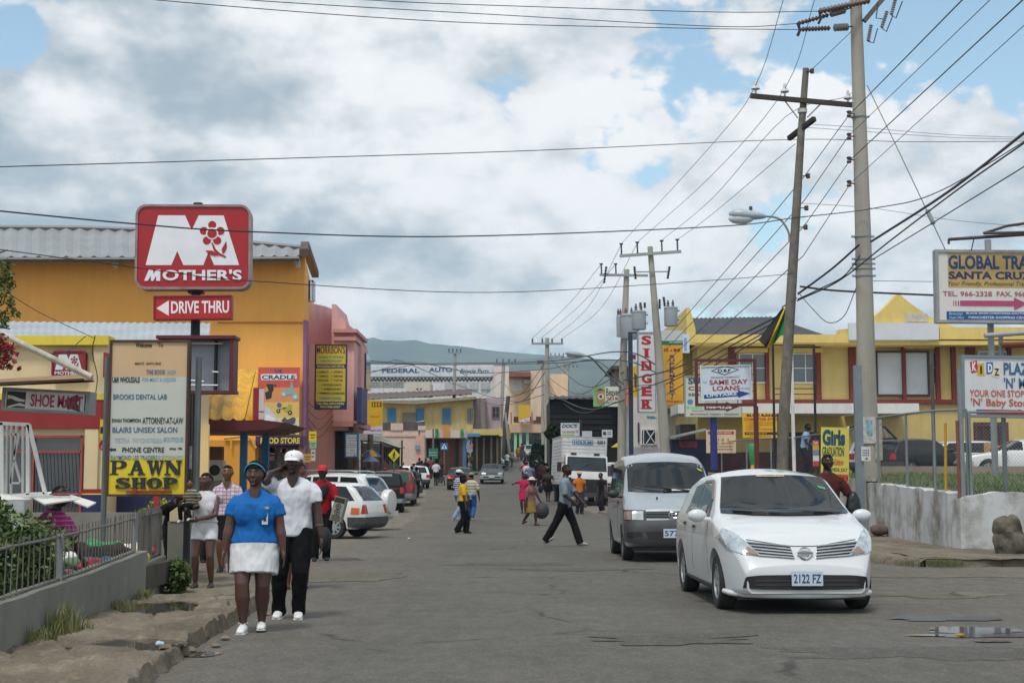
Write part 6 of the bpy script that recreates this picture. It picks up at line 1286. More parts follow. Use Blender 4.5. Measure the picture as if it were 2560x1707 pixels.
# windscreen hanger and reflections come from the sky; a hanging card behind the mirror
q = MB(); put_text(q, 'BMCL', -.02, 0, .10, .035, 0, .001, .01, mat=Matrix.Translation((.72, .03, 1.235)) @ Matrix.Rotation(R(90), 4, 'Z') @ Matrix.Rotation(R(-33), 4, 'X') @ Matrix.Rotation(R(80), 4, 'Y')); q.v = [(x + .055, y, z + .04) for x, y, z in q.v]; q.build('windscreen_lettering', M('5c6a72', .5), tiida, local=True)
# --- silver minivan behind it
V = dict(L=4.3, W=1.72, belt=1.14, tum=.17, zb=.26, rc=.16, wr=.305, xf=1.30, xr=-1.15, ns=70, sm=.07, kf=.13, df=.6, kr=.06, shoulder=.25, spokes=8, rim=M_RIMD,
 top=[(-2.15, .6), (-2.13, 1.1), (-2.0, 1.75), (-1.8, 1.93), (-.6, 1.99), (.3, 1.97), (.72, 1.86), (.88, 1.78), (1.5, 1.235), (1.75, 1.12), (2.0, .97), (2.08, .9), (2.12, .75), (2.15, .5)])
V['front'] = [('windscreen', [(-.74, 1.24), (0, 1.215), (.74, 1.24)], [(-.70, 1.72), (-.55, 1.77), (0, 1.79), (.55, 1.77), (.70, 1.72)], M_CGLASS), ('grille', [(-.5, .78), (.5, .78)], [(-.5, .90), (.5, .90)], M_BLKP), ('headlamp', [(.53, .745), (.73, .75)], [(.53, .9), (.73, .89)], M_LAMP, {'mirror': 1, 'off': .015}), ('lamp_surround', [(.48, .72), (.85, .73)], [(.48, .92), (.85, .92)], M_BLKP, {'mirror': 1, 'off': .007}), ('indicator', [(.745, .75), (.84, .755)], [(.745, .895), (.84, .89)], M('8a7468', .2, 0), {'mirror': 1, 'off': .015}),
 ('bumper', [(-.86, .36), (0, .34), (.86, .36)], [(-.86, .72), (0, .74), (.86, .72)], M_GRYP, {'off': .04}), ('bumper_slot', [(-.45, .42), (.45, .42)], [(-.5, .55), (.5, .55)], M_BLKP, {'off': .046}), ('bumper_slot', [(.56, .46), (.78, .46)], [(.56, .54), (.78, .54)], M_BLKP, {'off': .046, 'mirror': 1}), ('windscreen_sticker', [(.6, 1.63), (.68, 1.6)], [(.58, 1.67), (.66, 1.64)], M('9aa83a', .5, 0), {'off': .01})]
for i in range(2): V['front'].append(('grille_bar', [(-.48, .805 + .05 * i), (.48, .805 + .05 * i)], [(-.48, .822 + .05 * i), (.48, .822 + .05 * i)], M_GRYP, {'off': .02}))
V['side'] = [('side_window', [(.55, 1.2), (1.25, 1.2)], [(.55, 1.72), (.85, 1.7)], M_CGLASS), ('side_window', [(-.6, 1.2), (.45, 1.2)], [(-.6, 1.73), (.45, 1.73)], M_CGLASS), ('side_window', [(-1.95, 1.22), (-.72, 1.2)], [(-1.85, 1.7), (-.72, 1.73)], M_CGLASS), ('door_seam', [(.5, .4), (.51, .4)], [(.5, 1.18), (.51, 1.18)], M_GRYP, {'off': .003}), ('door_handle', [(.55, 1.02), (.7, 1.02)], [(.55, 1.06), (.7, 1.06)], M_BLKP, {'off': .02})]
V['rear'] = [('rear_window', [(-.65, 1.25), (.65, 1.25)], [(-.6, 1.7), (.6, 1.7)], M_CGLASS)]
V['mirror'] = (1.32, 1.0, 1.2, M_BLKP); V['plate_f'] = ('5771', -.02, .44, 2.19, .34)
def emb2(q):
 n = 20; c = Vector((2.12, 0, .84))
 for (a, b_, o) in ((.085, .055, 0), (.035, .05, 0), (.06, .02, .03)): q.tube([c + Vector((.012, a * math.cos(2 * math.pi * i / n), b_ * math.sin(2 * math.pi * i / n) + o)) for i in range(n + 1)], .008, 5, False)
V['extra'] = [('emblem', emb2, M_CHROME), ('wiper', lambda q: (wiper(q, 1.53, .5, 1.25, 1.42, -.1, 1.32), wiper(q, 1.53, -.05, 1.25, 1.44, -.62, 1.32)), M_BLKP), ('washer_jet', lambda q: (q.cbox((1.75, .3, 1.135), (.03, .03, .03)), q.cbox((1.75, -.25, 1.135), (.03, .03, .03))), M_BLKP), ('dash_papers', lambda q: q.cbox((1.47, .25, 1.27), (.02, .4, .03), 0, Matrix.Rotation(R(-40), 3, 'Y')), M('c9cdd0', .6)), ('underside', lambda q: q.box(-1.9, -.7, .2, 1.95, .7, .27), M_BLKP)]
car('minivan', 'silver minivan with a dark grey bumper following behind the white hatchback', (2.83, 27.75, 0), -89.3, V, ('9da6ad', .35, .08), cat='van')
# --- parked wagons on the left: three-quarter rear views
def wagon(H=1.42, L=4.15, W=1.66, rear=None, hatch=.25):
 k = H / 1.42
 return dict(L=L, W=W, belt=.9 * k, tum=.28, zb=.24, rc=.1, wr=.29 * (1 + .25 * (k - 1)), xf=L / 2 - .8, xr=-L / 2 + .82, ns=48, kf=.22, kr=.1, shoulder=.4, sm=.05,
  top=[(-L / 2, .5), (-L / 2 + .03, .88 * k), (-L / 2 + hatch + .1, 1.3 * k), (-L / 2 + hatch + .3, 1.385 * k), (-L / 2 + 1.4, 1.42 * k), (L / 2 - 1.95, 1.40 * k), (L / 2 - 1.25, .95 * k), (L / 2 - .5, .84 * k), (L / 2 - .1, .72 * k), (L / 2, .5)],
  front=[('windscreen', [(-.6, .97 * k), (.6, .97 * k)], [(-.5, 1.33 * k), (.5, 1.33 * k)], M_CGLASS), ('headlamp', [(.45, .6 * k), (.72, .6 * k)], [(.45, .72 * k), (.7, .73 * k)], M_LAMP, {'mirror': 1}), ('grille', [(-.42, .61 * k), (.42, .61 * k)], [(-.42, .71 * k), (.42, .71 * k)], M_BLKP), ('bumper', [(-.76, .3), (.76, .3)], [(-.76, .46 * k), (.76, .46 * k)], M_GRYP, {'off': .03})],
  rear=rear or [('rear_window', [(-.62, .94 * k), (.62, .94 * k)], [(-.52, 1.3 * k), (.52, 1.3 * k)], M_CGLASS), ('tail_lamp', [(.55, .62 * k), (.78, .62 * k)], [(.55, .84 * k), (.76, .84 * k)], M_RLAMP, {'mirror': 1}), ('bumper', [(-.8, .28), (.8, .28)], [(-.8, .54 * k), (.8, .54 * k)], M_GRYP, {'off': .03})],
  side=[('side_window', [(-L / 2 + .28, .94 * k), (-L / 2 + 1.05, .93 * k)], [(-L / 2 + .55, 1.29 * k), (-L / 2 + 1.05, 1.31 * k)], M_CGLASS), ('side_window', [(-L / 2 + 1.13, .93 * k), (-L / 2 + 1.95, .93 * k)], [(-L / 2 + 1.13, 1.31 * k), (-L / 2 + 1.95, 1.31 * k)], M_CGLASS), ('side_window', [(-L / 2 + 2.02, .93 * k), (L / 2 - 1.35, .95 * k)], [(-L / 2 + 2.02, 1.31 * k), (L / 2 - 1.85, 1.3 * k)], M_CGLASS), ('bumper_side', [(-L / 2 + .06, .3), (-L / 2 + .44, .3)], [(-L / 2 + .06, .54 * k), (-L / 2 + .44, .54 * k)], M_GRYP, {'off': .02})],
  mirror=(L / 2 - 1.4, W / 2 + .08, .98 * k, M_BLKP))
s1 = wagon(1.43); s1['side'] += [('tail_lamp', [(-L_ / 2 + .14, .62), (-L_ / 2 + .36, .62)], [(-L_ / 2 + .14, .77), (-L_ / 2 + .34, .78)], M_AMBER, {'off': .015}) for L_ in (4.15,)]; s1['spokes'] = 8
car('station_wagon', 'white station wagon with black bumper parked nose-in, nearest of the parked row', (-5.42, 37.4, 0), 163, s1, ('d3d6d6', 0, .1))
s2 = wagon(1.70, 4.1, 1.74, hatch=.2)
s2['rear'] = [('rear_window', [(-.6, 1.14), (.6, 1.14)], [(-.5, 1.55), (.5, 1.55)], M('3d5a70', .08, 0)), ('tail_lamp', [(.55, .92), (.8, .80)], [(.55, 1.1), (.8, 1.12)], M_RLAMP, {'mirror': 1})]
s2['side'] += [('tail_lamp', [(-2.0, .84), (-1.85, .95)], [(-2.02, 1.1), (-1.7, 1.12)], M_RLAMP, {'off': .015})]
s2['side'] = [x for x in s2['side'] if x[0] != 'bumper_side']
def spare(q): rot = Matrix.Translation((-2.1, 0, .84)) @ Matrix.Rotation(R(-90), 4, 'Y'); q.lathe([(.32, 0), (.36, .04), (.36, .2), (.33, .25), (.1, .28)], n=30, mat=rot)
s2['extra'] = [('spare_wheel_cover', spare, paint('d5d8d8')), ('roof_rail', lambda q: (q.tube([(-1.5, .6, 1.70), (-1.3, .62, 1.74), (.1, .62, 1.75), (.3, .6, 1.70)], .025, 6), q.tube([(-1.5, -.6, 1.70), (-1.3, -.62, 1.74), (.1, -.62, 1.75), (.3, -.6, 1.70)], .025, 6)), M_GALV), ('spoiler', lambda q: q.cbox((-1.92, 0, 1.62), (.3, 1.2, .06)), None), ('step_bumper', lambda q: q.cbox((-2.08, 0, .48), (.22, 1.6, .16)), None)]
s2['plate_r'] = ('', .5, .6, -2.14, .3)
car('off_roader', 'white off-roader with a white spare wheel cover behind the station wagon', (-5.75, 43.6, 0), 160, s2, ('d6d9da', 0, .05))
s3 = wagon(1.75, 4.6, 1.76, hatch=.12); s3['rear'] = [('rear_window', [(-.68, 1.12), (.68, 1.12)], [(-.6, 1.6), (.6, 1.6)], M_CGLASS), ('tail_lamp', [(.66, .8), (.84, .8)], [(.66, 1.06), (.84, 1.06)], M_RLAMP, {'mirror': 1}), ('bumper', [(-.84, .4), (.84, .4)], [(-.84, .58), (.84, .58)], M_GALV, {'off': .06}), ('tailgate_strip', [(-.6, .98), (.6, .98)], [(-.6, 1.0), (.6, 1.0)], M('8a5a3a', .4, 0))]
car('pickup_with_canopy', 'black pickup with a dark canopy parked beyond the white off-roader', (-5.6, 62.5, zg(61)), 97, s3, ('050607', .0, .02), cat='pickup')
s4 = wagon(1.68, 4.4, 1.72, hatch=.15); s4['rear'] = [('rear_window', [(-.62, 1.1), (.62, 1.1)], [(-.55, 1.52), (.55, 1.52)], M('27493f', .08, 0)), ('tail_lamp', [(.6, .75), (.82, .75)], [(.6, 1.02), (.82, 1.02)], M_RLAMP, {'mirror': 1}), ('bumper', [(-.82, .3), (.82, .3)], [(-.82, .56), (.82, .56)], M_GALV, {'off': .05})]
s4['extra'] = [('spare_wheel', lambda q: q.lathe([(.2, 0), (.32, .02), (.34, .1), (.3, .18), (.1, .2)], n=24, mat=Matrix.Translation((-2.2, -.1, .85)) @ Matrix.Rotation(R(-90), 4, 'Y')), M_TYRE)]
car('red_off_roader', 'dark red off-roader parked just past the black pickup', (-5.45, 69.2, zg(69)), 92, s4, ('6a1a1e', .0, .1))
s5 = wagon(1.8, 4.6, 1.75, hatch=.15); car('silver_off_roader', 'silver off-roader with dark side windows behind the crowd by the stall', (-7.3, 79, zg(79) - .05), 172, s5, ('b9bec2', .3, .05))
s5b = wagon(1.45, 4.2); car('small_saloon', 'white car half hidden behind the crowd beside the pink wall', (-6.3, 93, zg(93)), 100, s5b, ('cfd2d4', 0, .05))
s5c = wagon(1.4, 4.1); car('dark_saloon', 'dark car with a pale windscreen behind the white off-roader', (-8.6, 50, 0), 175, s5c, ('3c4a50', 0, .05))
# moving cars in the far street
def saloon(H=1.38, L=4.3, W=1.68):
 k = H / 1.38
 return dict(L=L, W=W, belt=.88 * k, tum=.36, zb=.2, rc=.1, wr=.29, xf=L / 2 - .85, xr=-L / 2 + .9, ns=44, kf=.16, kr=.14, shoulder=.4,
  top=[(-L / 2, .45), (-L / 2 + .03, .84 * k), (-L / 2 + .55, .93 * k), (-L / 2 + 1.15, 1.33 * k), (-L / 2 + 1.7, 1.38 * k), (L / 2 - 2.0, 1.36 * k), (L / 2 - 1.25, .93 * k), (L / 2 - .4, .82 * k), (L / 2 - .05, .72 * k), (L / 2, .45)],
  front=[('windscreen', [(-.66, .94 * k), (.66, .94 * k)], [(-.52, 1.31 * k), (.52, 1.31 * k)], M_CGLASS), ('headlamp', [(.42, .60), (.74, .61)], [(.42, .71), (.72, .72)], M_LAMP, {'mirror': 1, 'off': .015}), ('grille', [(-.38, .61), (.38, .61)], [(-.38, .71), (.38, .71)], M_BLKP), ('bumper', [(-.8, .3), (.8, .3)], [(-.8, .55), (.8, .55)], M('9aa0a0', .4), {'off': .03}), ('bumper_slot', [(-.6, .38), (.6, .38)], [(-.6, .46), (.6, .46)], M_BLKP, {'off': .036})],
  rear=[('rear_window', [(-.64, .95 * k), (.64, .95 * k)], [(-.5, 1.3 * k), (.5, 1.3 * k)], M_CGLASS), ('tail_lamp', [(.35, .66), (.8, .66)], [(.35, .8), (.78, .8)], M_RLAMP, {'mirror': 1, 'off': .015}), ('bumper', [(-.8, .28), (.8, .28)], [(-.8, .5), (.8, .5)], M_GRYP, {'off': .03})],
  side=[('side_window', [(-L / 2 + .85, .95 * k), (.0, .95 * k)], [(-L / 2 + 1.25, 1.28 * k), (.0, 1.3 * k)], M_CGLASS), ('side_window', [(.08, .95 * k), (L / 2 - 1.4, .95 * k)], [(.08, 1.3 * k), (L / 2 - 1.95, 1.28 * k)], M_CGLASS)], mirror=(L / 2 - 1.45, W / 2 + .16, .98 * k, M_BLKP))
g1 = saloon(); g1['plate_f'] = ('', 0, .38, 2.2, .4)
car('green_saloon', 'dark green saloon driving towards us up the middle of the far street', (-1.4, 102, zg(102)), -90, g1, ('141d20', .0, .03))
g2 = saloon(1.4); g2['extra'] = [('lit_brake_lamp', lambda q: (q.cbox((-2.19, .66, .73), (.03, .12, .09)), q.cbox((-2.19, -.66, .73), (.03, .12, .09))), emat('ff5048', 1.2))]
car('black_hatchback', 'black car driving away with glowing red tail lamps', (-3.25, 91.5, zg(91.5) - .02), 91, g2, ('15181a', 0, .05))
g3 = saloon(1.42); car('white_saloon', 'white saloon parked among people where the far street climbs', (-1.9, 136, zg(136)), -70, g3, ('c9cccc', 0, .05))
g4 = wagon(1.75, 4.5, 1.75); car('grey_off_roader', 'grey off-roader at the top of the far street beside the bush', (2.0, 160, zg(160)), -82, g4, ('9a9ea0', .2, .05))
# right-hand car park
c1 = wagon(1.42, 4.1); c1['extra'] = [('raised_hatch', lambda q: (q.tube([(-1.75, -.6, 1.36), (-2.3, -.6, 1.78), (-2.75, -.58, 1.84), (-2.9, -.5, 1.75)], .045, 8), q.tube([(-1.75, .6, 1.36), (-2.3, .6, 1.78), (-2.75, .58, 1.84), (-2.9, .5, 1.75)], .045, 8), q.cbox((-2.86, 0, 1.78), (.16, 1.1, .06), 0, Matrix.Rotation(R(20), 3, 'Y')), q.cbox((-1.78, 0, 1.38), (.1, 1.15, .06))), M_BLKP)]
car('dark_hatchback', 'dark hatchback with its tailgate raised in the raised car park', (X(2310, 53), 53.5, 1.6), 28, c1, ('22262a', 0, .1))
c2 = wagon(1.45, 4.3); r_, pn, _ = car('car_park_wagon', 'white wagon with brown card over its windows in the raised car park', (X(2452, 57), 57, 1.6), 4, c2, ('d4d7d8', 0, .05)); pn('window_card', [(-.25, .9), (.5, .86), (1.5, .92)], [(-.2, 1.34), (.6, 1.36), (1.1, 1.3)], 'g', M('a0784e', .85, .15, 3), .03)
c3 = saloon(1.35); car('car_park_saloon', 'white saloon with its nose to the left in the raised car park', (X(2545, 51.5), 51.5, 1.6), 176, c3, ('d6d9da', 0, .05))
c4 = wagon(1.6, 4.3); car('car_park_van', 'pale car at the back of the raised car park by the plaza shopfront', (X(2520, 64), 64, 1.6), 170, c4, ('aeb4b6', .2, .05))
c5 = wagon(1.5, 4.2); c5['extra'] = [('raised_hatch', lambda q: (q.tube([(-1.6, -.6, 1.42), (-2.2, -.6, 1.85), (-2.8, -.58, 1.8)], .06, 8), q.tube([(-1.6, .6, 1.42), (-2.2, .6, 1.85), (-2.8, .58, 1.8)], .06, 8), q.cbox((-2.45, 0, 1.87), (.8, 1.15, .05))), M('cfd2d2', .4))]
car('white_hatchback', 'white hatchback with its tailgate up behind the chain-link gate posts', (X(2215, 56), 56.5, 1.6), 60, c5, ('cdd0d0', 0, .05))
# --- white box truck
tr = thing('box_truck', 'white ribbed box truck with blue lettering, parked beyond the minivan', 'truck', (3.36, 69.2, zg(69)), R(-86.5)); tr.rotation_euler.x = R(-2.2)
def tl_(nm, mat, fn, sm=40, par=tr): q = MB(); fn(q); return q.build(nm, mat, par, sm, local=True)
M_TRW = M('d0d2d2', .5, .05, 1, streak=.25);
cg = tl_('cargo_box', M_TRW, lambda q: q.box(-5.2, -1.08, .95, -.05, 1.08, 3.22))
def ribs(q):
 for i in range(13):
  z = 1.08 + i * .16
  for sd in (1, -1): q.cbox((-2.62, sd * 1.085, z), (5.05, .02, .05))
  if z > 2.0: q.cbox((-.045, 0, z), (.02, 2.08, .05))
tl_('box_ribs', M('c2c5c6', .5), ribs)
tl_('box_edge', M('b4b7b8', .5), lambda q: (q.box(-5.22, -1.1, 3.221, -.03, 1.1, 3.26), q.box(-.06, -1.1, .95, -.02, -1.06, 3.22), q.box(-.06, 1.06, .95, -.02, 1.1, 3.22)))
def frontprint(st, y0, z0, y1, z1, mat, b=.02):
 q = MB(); put_text(q, st, y0, z0, y1, z1, 0, .004, b, mat=Matrix.Translation((-.005, 0, 0)) @ Matrix.Rotation(R(90), 4, 'Z')); o = q.build('lettering', mat, tr, local=True)
q = MB(); q.box(-.036, -.58, 2.86, -.022, .42, 3.1); q.box(-.04, -.55, 2.885, -.018, .39, 3.075, 1); o = q.build('name_panel', [M('3a6a98', .5), M('b8cbdc', .5)], tr, local=True)
frontprint('HOLSUM', -.5, 2.9, .34, 3.05, M('27507a', .5)); frontprint('681', .62, 2.93, .98, 3.1, M('3a3c3e', .5))
cb = car_top = MB(); cb.prism([(.0, .55), (.0, 2.28), (.25, 2.36), (1.12, 2.3), (1.38, 1.62), (1.5, 1.3), (1.52, .75), (1.5, .55)], -.98, .98); cab = cb.build('cab', M('d2d5d6', .35, .04, 1, coat=.5, streak=.15), tr, 30, local=True)
ws = Vector((1.15, 0, 2.22)); we = Vector((1.376, 0, 1.63)); dv = we - ws; n_ = Vector((-dv.z, 0, dv.x)).normalized(); n_ = n_ if n_.x > 0 else -n_
q = MB(); q.add([ws + n_ * .012 + Vector((0, -.86, 0)), ws + n_ * .012 + Vector((0, .86, 0)), we + n_ * .012 + Vector((0, .9, 0)), we + n_ * .012 + Vector((0, -.9, 0))] + [ws - n_ * .02 + Vector((0, -.86, 0)), ws - n_ * .02 + Vector((0, .86, 0)), we - n_ * .02 + Vector((0, .9, 0)), we - n_ * .02 + Vector((0, -.9, 0))], [(0, 1, 2, 3), (7, 6, 5, 4), (0, 4, 5, 1), (2, 6, 7, 3), (1, 5, 6, 2), (3, 7, 4, 0)]); q.build('windscreen', M('2c363b', .12, .3, .8), tr, local=True)
tl_('windscreen_seal', M_BLKP, lambda q: [q.tube([a, b], .025, 6) for a, b in (((1.16, -.88, 2.23), (1.16, .88, 2.23)), ((1.39, -.92, 1.62), (1.39, .92, 1.62)), ((1.16, -.88, 2.23), (1.39, -.92, 1.62)), ((1.16, .88, 2.23), (1.39, .92, 1.62)))])
tl_('wiper', M_BLKP, lambda q: (q.tube([(1.42, -.5, 1.62), (1.31, .05, 1.96)], .014, 5), q.tube([(1.42, .2, 1.62), (1.29, .62, 2.0)], .014, 5)))
tl_('grille', M_BLKP, lambda q: q.box(1.5, -.95, .56, 1.56, .95, 1.22)); tl_('bumper', M_GRYP, lambda q: q.box(1.4, -1.02, .38, 1.66, 1.02, .6))
tl_('grille_slats', M('2c2e30', .5), lambda q: [q.box(1.555, -.9, .7 + .1 * i, 1.575, .9, .74 + .1 * i) for i in range(5)])
for sd in (1, -1):
 tl_('headlamp', M_LAMP, lambda q: q.box(1.556, sd * .55, .68, 1.59, sd * .85, .86)); tl_('side_window', M_CGLASS, lambda q: q.prism([(.35, 1.55), (.35, 2.15), (.85, 2.15), (1.18, 1.6)], sd * .985 - .012, sd * .985 + .012)); tl_('wing_mirror', M_BLKP, lambda q: (q.cbox((1.15, sd * 1.28, 1.75), (.08, .2, .44)), q.tube([(1.1, sd * .98, 1.95), (1.15, sd * 1.26, 1.95)], .02, 6), q.tube([(1.1, sd * .98, 1.5), (1.15, sd * 1.26, 1.56)], .02, 6)))
 for wx in (.9, -3.9):
  rot = Matrix.Translation((wx, sd * .86, .42)) @ Matrix.Rotation(R(-90 * sd), 4, 'X'); q = MB(); q.lathe([(.24, -.12), (.38, -.13), (.42, -.09), (.42, .1), (.38, .13), (.24, .11)], n=24, mat=rot); wh = q.build('wheel', M_TYRE, tr, 35, local=True); q = MB(); q.lathe([(.25, .0), (.25, .1), (.18, .05), (.08, .1), (.01, .1)], n=20, mat=rot); o = q.build('rim', M_RIMD, None, 35); o.parent = wh
tl_('roof_marker', M_BLKP, lambda q: (q.cbox((.5, -.55, 2.4), (.2, .26, .1)), q.cbox((.5, .55, 2.4), (.2, .26, .1)))); tl_('chassis', M_BLKP, lambda q: q.box(-5.1, -.5, .6, 1.3, .5, .94))
# white van squeezed between truck and minivan
sv = dict(V); sv['extra'] = []; sv['plate_f'] = None; car('white_van', 'white van half hidden between the box truck and the silver minivan', (X(1535, 74), 75, zg(74)), -90, {k: v for k, v in sv.items()}, ('d2d5d6', 0, .05), cat='van')
# ------------------------------------------------------------------ people (local axes: facing -y, z up)
def V3(*a): return Vector(a)
def ik(a, b, l1, l2, hint):
 d = b - a; L = d.length
 if L > (l1 + l2) * .999: b = a + d.normalized() * (l1 + l2) * .999; d = b - a; L = d.length
 x = (l1 * l1 - l2 * l2 + L * L) / (2 * L); h = math.sqrt(max(0, l1 * l1 - x * x)); u = d.normalized(); n_ = hint - u * hint.dot(u)
 n_.normalize(); return a + u * x + n_ * h, b
def hand(mb, w, d, pn, sc_, side, curl=.5):
 """palm, four bent fingers of unequal length and a thumb; d along the hand, pn out of the palm"""
 d = d.normalized(); pn = (pn - d * pn.dot(d)).normalized(); lat = d.cross(pn) * side     # towards the thumb
 rot = Matrix((lat, pn, d)).transposed()
 mb.ell(w + d * .045 * sc_, (.040 * sc_, .016 * sc_, .055 * sc_), 12, 8, rot)
 mb.limb([w - d * .03 * sc_, w + d * .03 * sc_], [.024 * sc_, .028 * sc_], 8)
 for i, (o, ln) in enumerate(((.028, .082), (.010, .092), (-.009, .086), (-.026, .068))):
  b = w + d * .088 * sc_ + lat * o * sc_; p = [b]; dd = d.copy()
  for k in range(3):
   a = curl * (.5 + .35 * k); dd = (d * math.cos(a) + pn * math.sin(a)); p.append(p[-1] + dd * ln * sc_ * (.42, .33, .25)[k])
  mb.limb(p, [.0095 * sc_, .009 * sc_, .0082 * sc_, .0072 * sc_], 6)
 b = w + d * .03 * sc_ + lat * .034 * sc_; t1 = b + (d * .7 + lat * .65 + pn * .25).normalized() * .04 * sc_; t2 = t1 + (d * .95 + lat * .15 + pn * .35).normalized() * .032 * sc_
 mb.limb([b - lat * .012 * sc_, t1, t2], [.012 * sc_, .0105 * sc_, .009 * sc_], 6)
def head(mb, c, s, rot, fem=False):
 """skull, jaw, brow, nose, lips, cheeks, ears; c is the centre, s the head height"""
 def fn(u, v):
  th = math.pi * v; ph = 2 * math.pi * u; x = math.sin(th) * math.cos(ph); y = math.sin(th) * math.sin(ph); z = math.cos(th)
  wb = .395 if fem else .375; w_ = wb if z > -.15 else wb * (1 - .30 * min(1, (-.15 - z) / .85)); dy = .44 if y > 0 else .42
  if z < -.2 and y > 0: dy *= 1 - .55 * min(1, (-.2 - z) / .7)
  if z < -.2 and y < 0: dy *= 1 + .05 * min(1, (-.2 - z) / .5)
  q = V3(x * w_, y * dy, z * .5)
  if y < -.5 and .05 < z < .28 and abs(x) > .15: q.y += .02                    # eye sockets
  return c + rot @ (q * s)
 mb.grid(fn, 26, 18)
 E = lambda o, r: mb.ell(c + rot @ (V3(*o) * s), tuple(k * s for k in r), 10, 7, rot)
 mb.limb([c + rot @ (V3(0, -.40, .11) * s), c + rot @ (V3(0, -.475, -.06) * s)], [.026 * s, .05 * s], 8); E((.035, -.43, -.085), (.038, .035, .03)); E((-.035, -.43, -.085), (.038, .035, .03))
 E((0, -.385, -.225), (.115, .06, .028)); E((0, -.38, -.262), (.095, .055, .026)); E((0, -.36, -.40), (.10, .07, .07)); E((.19, -.30, -.05), (.09, .07, .08)); E((-.19, -.30, -.05), (.09, .07, .08))
 mb.limb([c + rot @ (V3(-.2, -.33, .18) * s), c + rot @ (V3(0, -.405, .165) * s), c + rot @ (V3(.2, -.33, .18) * s)], [.03 * s, .035 * s, .03 * s], 8)
 for k in (1, -1): E(((.41 if fem else .39) * k, .03, .0), (.035, .07, .115))
def person(label, loc, yaw=0, H=1.7, b=1.0, fem=False, skin='3b261c', feet=None, hands=None, lean=(0, 0), top=None, bottom=None, shoes='1a1a1a', hair='short', hat=None, hairc='0e0c0b', lod=1, headyaw=0, group=None, hip=.0, sleeve=.55, hem=.5, wr=1.0, curl=.5, elbow=None, seated=False, extra=None, neck=None, headtilt=0, armr=1.0, pn=None, shoeh=0.0):
 R0 = thing('person', label, 'person', loc, R(yaw), group); h = H
 vox = (.0075, .013, .026)[lod]; sm = (5, 3, 2)[lod]
 sk = M(tuple(min(1, x * 2.0) for x in lin(skin)), .42, .08, 9, spec=.5)
 lx, ly = lean; pel = V3(0, hip * h, .525 * h)
 def T(z):   # torso axis leaning forward/sideways from the pelvis
  k = max(0, z - .53); return V3(lx * k * h, -ly * k * h, (z - .5 * (lx * lx + ly * ly) * k) * h) + V3(0, pel.y, 0)
 sw = (.098 if fem else .112) * (.7 + .3 * b)
 rings = [(.475, .070, .056), (.50, .098, .070), (.54, .104, .074), (.60, .086, .062), (.64, .084, .060), (.70, .092, .066), (.76, .100, .064), (.79, .096, .054), (.812, .076, .045), (.83, .050, .040), (.85, .032, .034), (.885, .031, .033)] if fem else [(.475, .066, .054), (.50, .088, .064), (.55, .090, .063), (.61, .087, .058), (.66, .092, .060), (.72, .104, .066), (.77, .112, .062), (.80, .104, .052), (.82, .080, .046), (.837, .052, .042), (.855, .036, .037), (.885, .034, .036)]
 bb = lambda z: b if z < .78 else 1 + (b - 1) * .4
 mb = MB(); mb.tube([T(z) for z, _, _ in rings], [(rx * h * bb(z), ry * h * bb(z)) for z, rx, ry in rings], 20, True, ref=(1, 0, 0))
 if fem:
  for k in (1, -1): mb.ell(T(.70) + V3(k * .042 * h * b, -.040 * h * b, 0), (.045 * h * b, .034 * h * b, .05 * h * b), 10, 8)
 for k in (1, -1): mb.ell(T(.51) + V3(k * .045 * h * b, .04 * h * b, 0), (.05 * h * b, .042 * h * b, .05 * h), 10, 8)
 hr = Matrix.Rotation(R(headyaw), 3, 'Z') @ Matrix.Rotation(R(headtilt), 3, 'X'); hc = T(.93) + V3(0, -.014 * h, 0); hs = .136 * h * (1.03 if fem else 1.0) if h > 1.3 else .16 * h
 head(mb, hc, hs, hr, fem)
 sh = {}; legs = {}
 feet = feet or {1: (.055, 0, 0, 0), -1: (-.055, 0, 0, 0)}       # x, y, lift, toe pitch (fractions of height, degrees)
 hands = hands or {1: (sw + .055, -.03, .46), -1: (-sw - .055, -.03, .46)}
 for k in (1, -1):
  fx, fy, fl, fp = feet[k]; hp = pel + V3(k * .05 * h * (1 + (b - 1) * .5), 0, -.015 * h); an = V3(fx * h, fy * h, (.05 + fl + shoeh) * h)
  kn, an = ik(hp, an, .242 * h, .238 * h, V3(k * .08, -1, 0)); legs[k] = (hp, kn, an, fp)
  tb = 1 + (b - 1) * .75; mb.limb([hp, hp.lerp(kn, .35), kn, kn.lerp(an, .3), an], [.056 * h * tb, .051 * h * tb, .034 * h * tb, .036 * h * tb, .021 * h], 12)
  so = T(.795) + V3(k * sw * h, .004 * h, 0); wp = V3(*[c_ * h for c_ in hands[k]]); ej = (elbow or {}).get(k, V3(k * .5, 1, -.1))
  el, wp = ik(so, wp, .172 * h, .150 * h, ej); sh[k] = (so, el, wp); ab = (1 + (b - 1) * .8) * armr
  mb.limb([so - V3(k * .03 * h, 0, .012 * h), so - V3(0, 0, .014 * h), so.lerp(el, .5), el, el.lerp(wp, .35), wp], [.024 * h, .030 * h * ab ** .6, .028 * h * ab, .023 * h * ab, .024 * h * ab, .016 * h], 10)
  if lod < 2: hand(mb, wp, (wp - el), (pn or {}).get(k, V3(-k, -.15, 0)), h / 1.72, k if False else (1 if k < 0 else -1) * 1, curl)
  else: mb.ell(wp + (wp - el).normalized() * .045 * h, (.02 * h, .016 * h, .045 * h), 8, 6)
  # bare foot under the shoe
  pr = Matrix.Rotation(R(fp), 3, 'X'); mb.limb([an + pr @ V3(0, .012 * h, -.028 * h), an + pr @ V3(k * .004 * h, -.09 * h, -.036 * h)], [.018 * h, .013 * h], 8)
 remesh(mb, 'body', sk, R0, vox, sm)
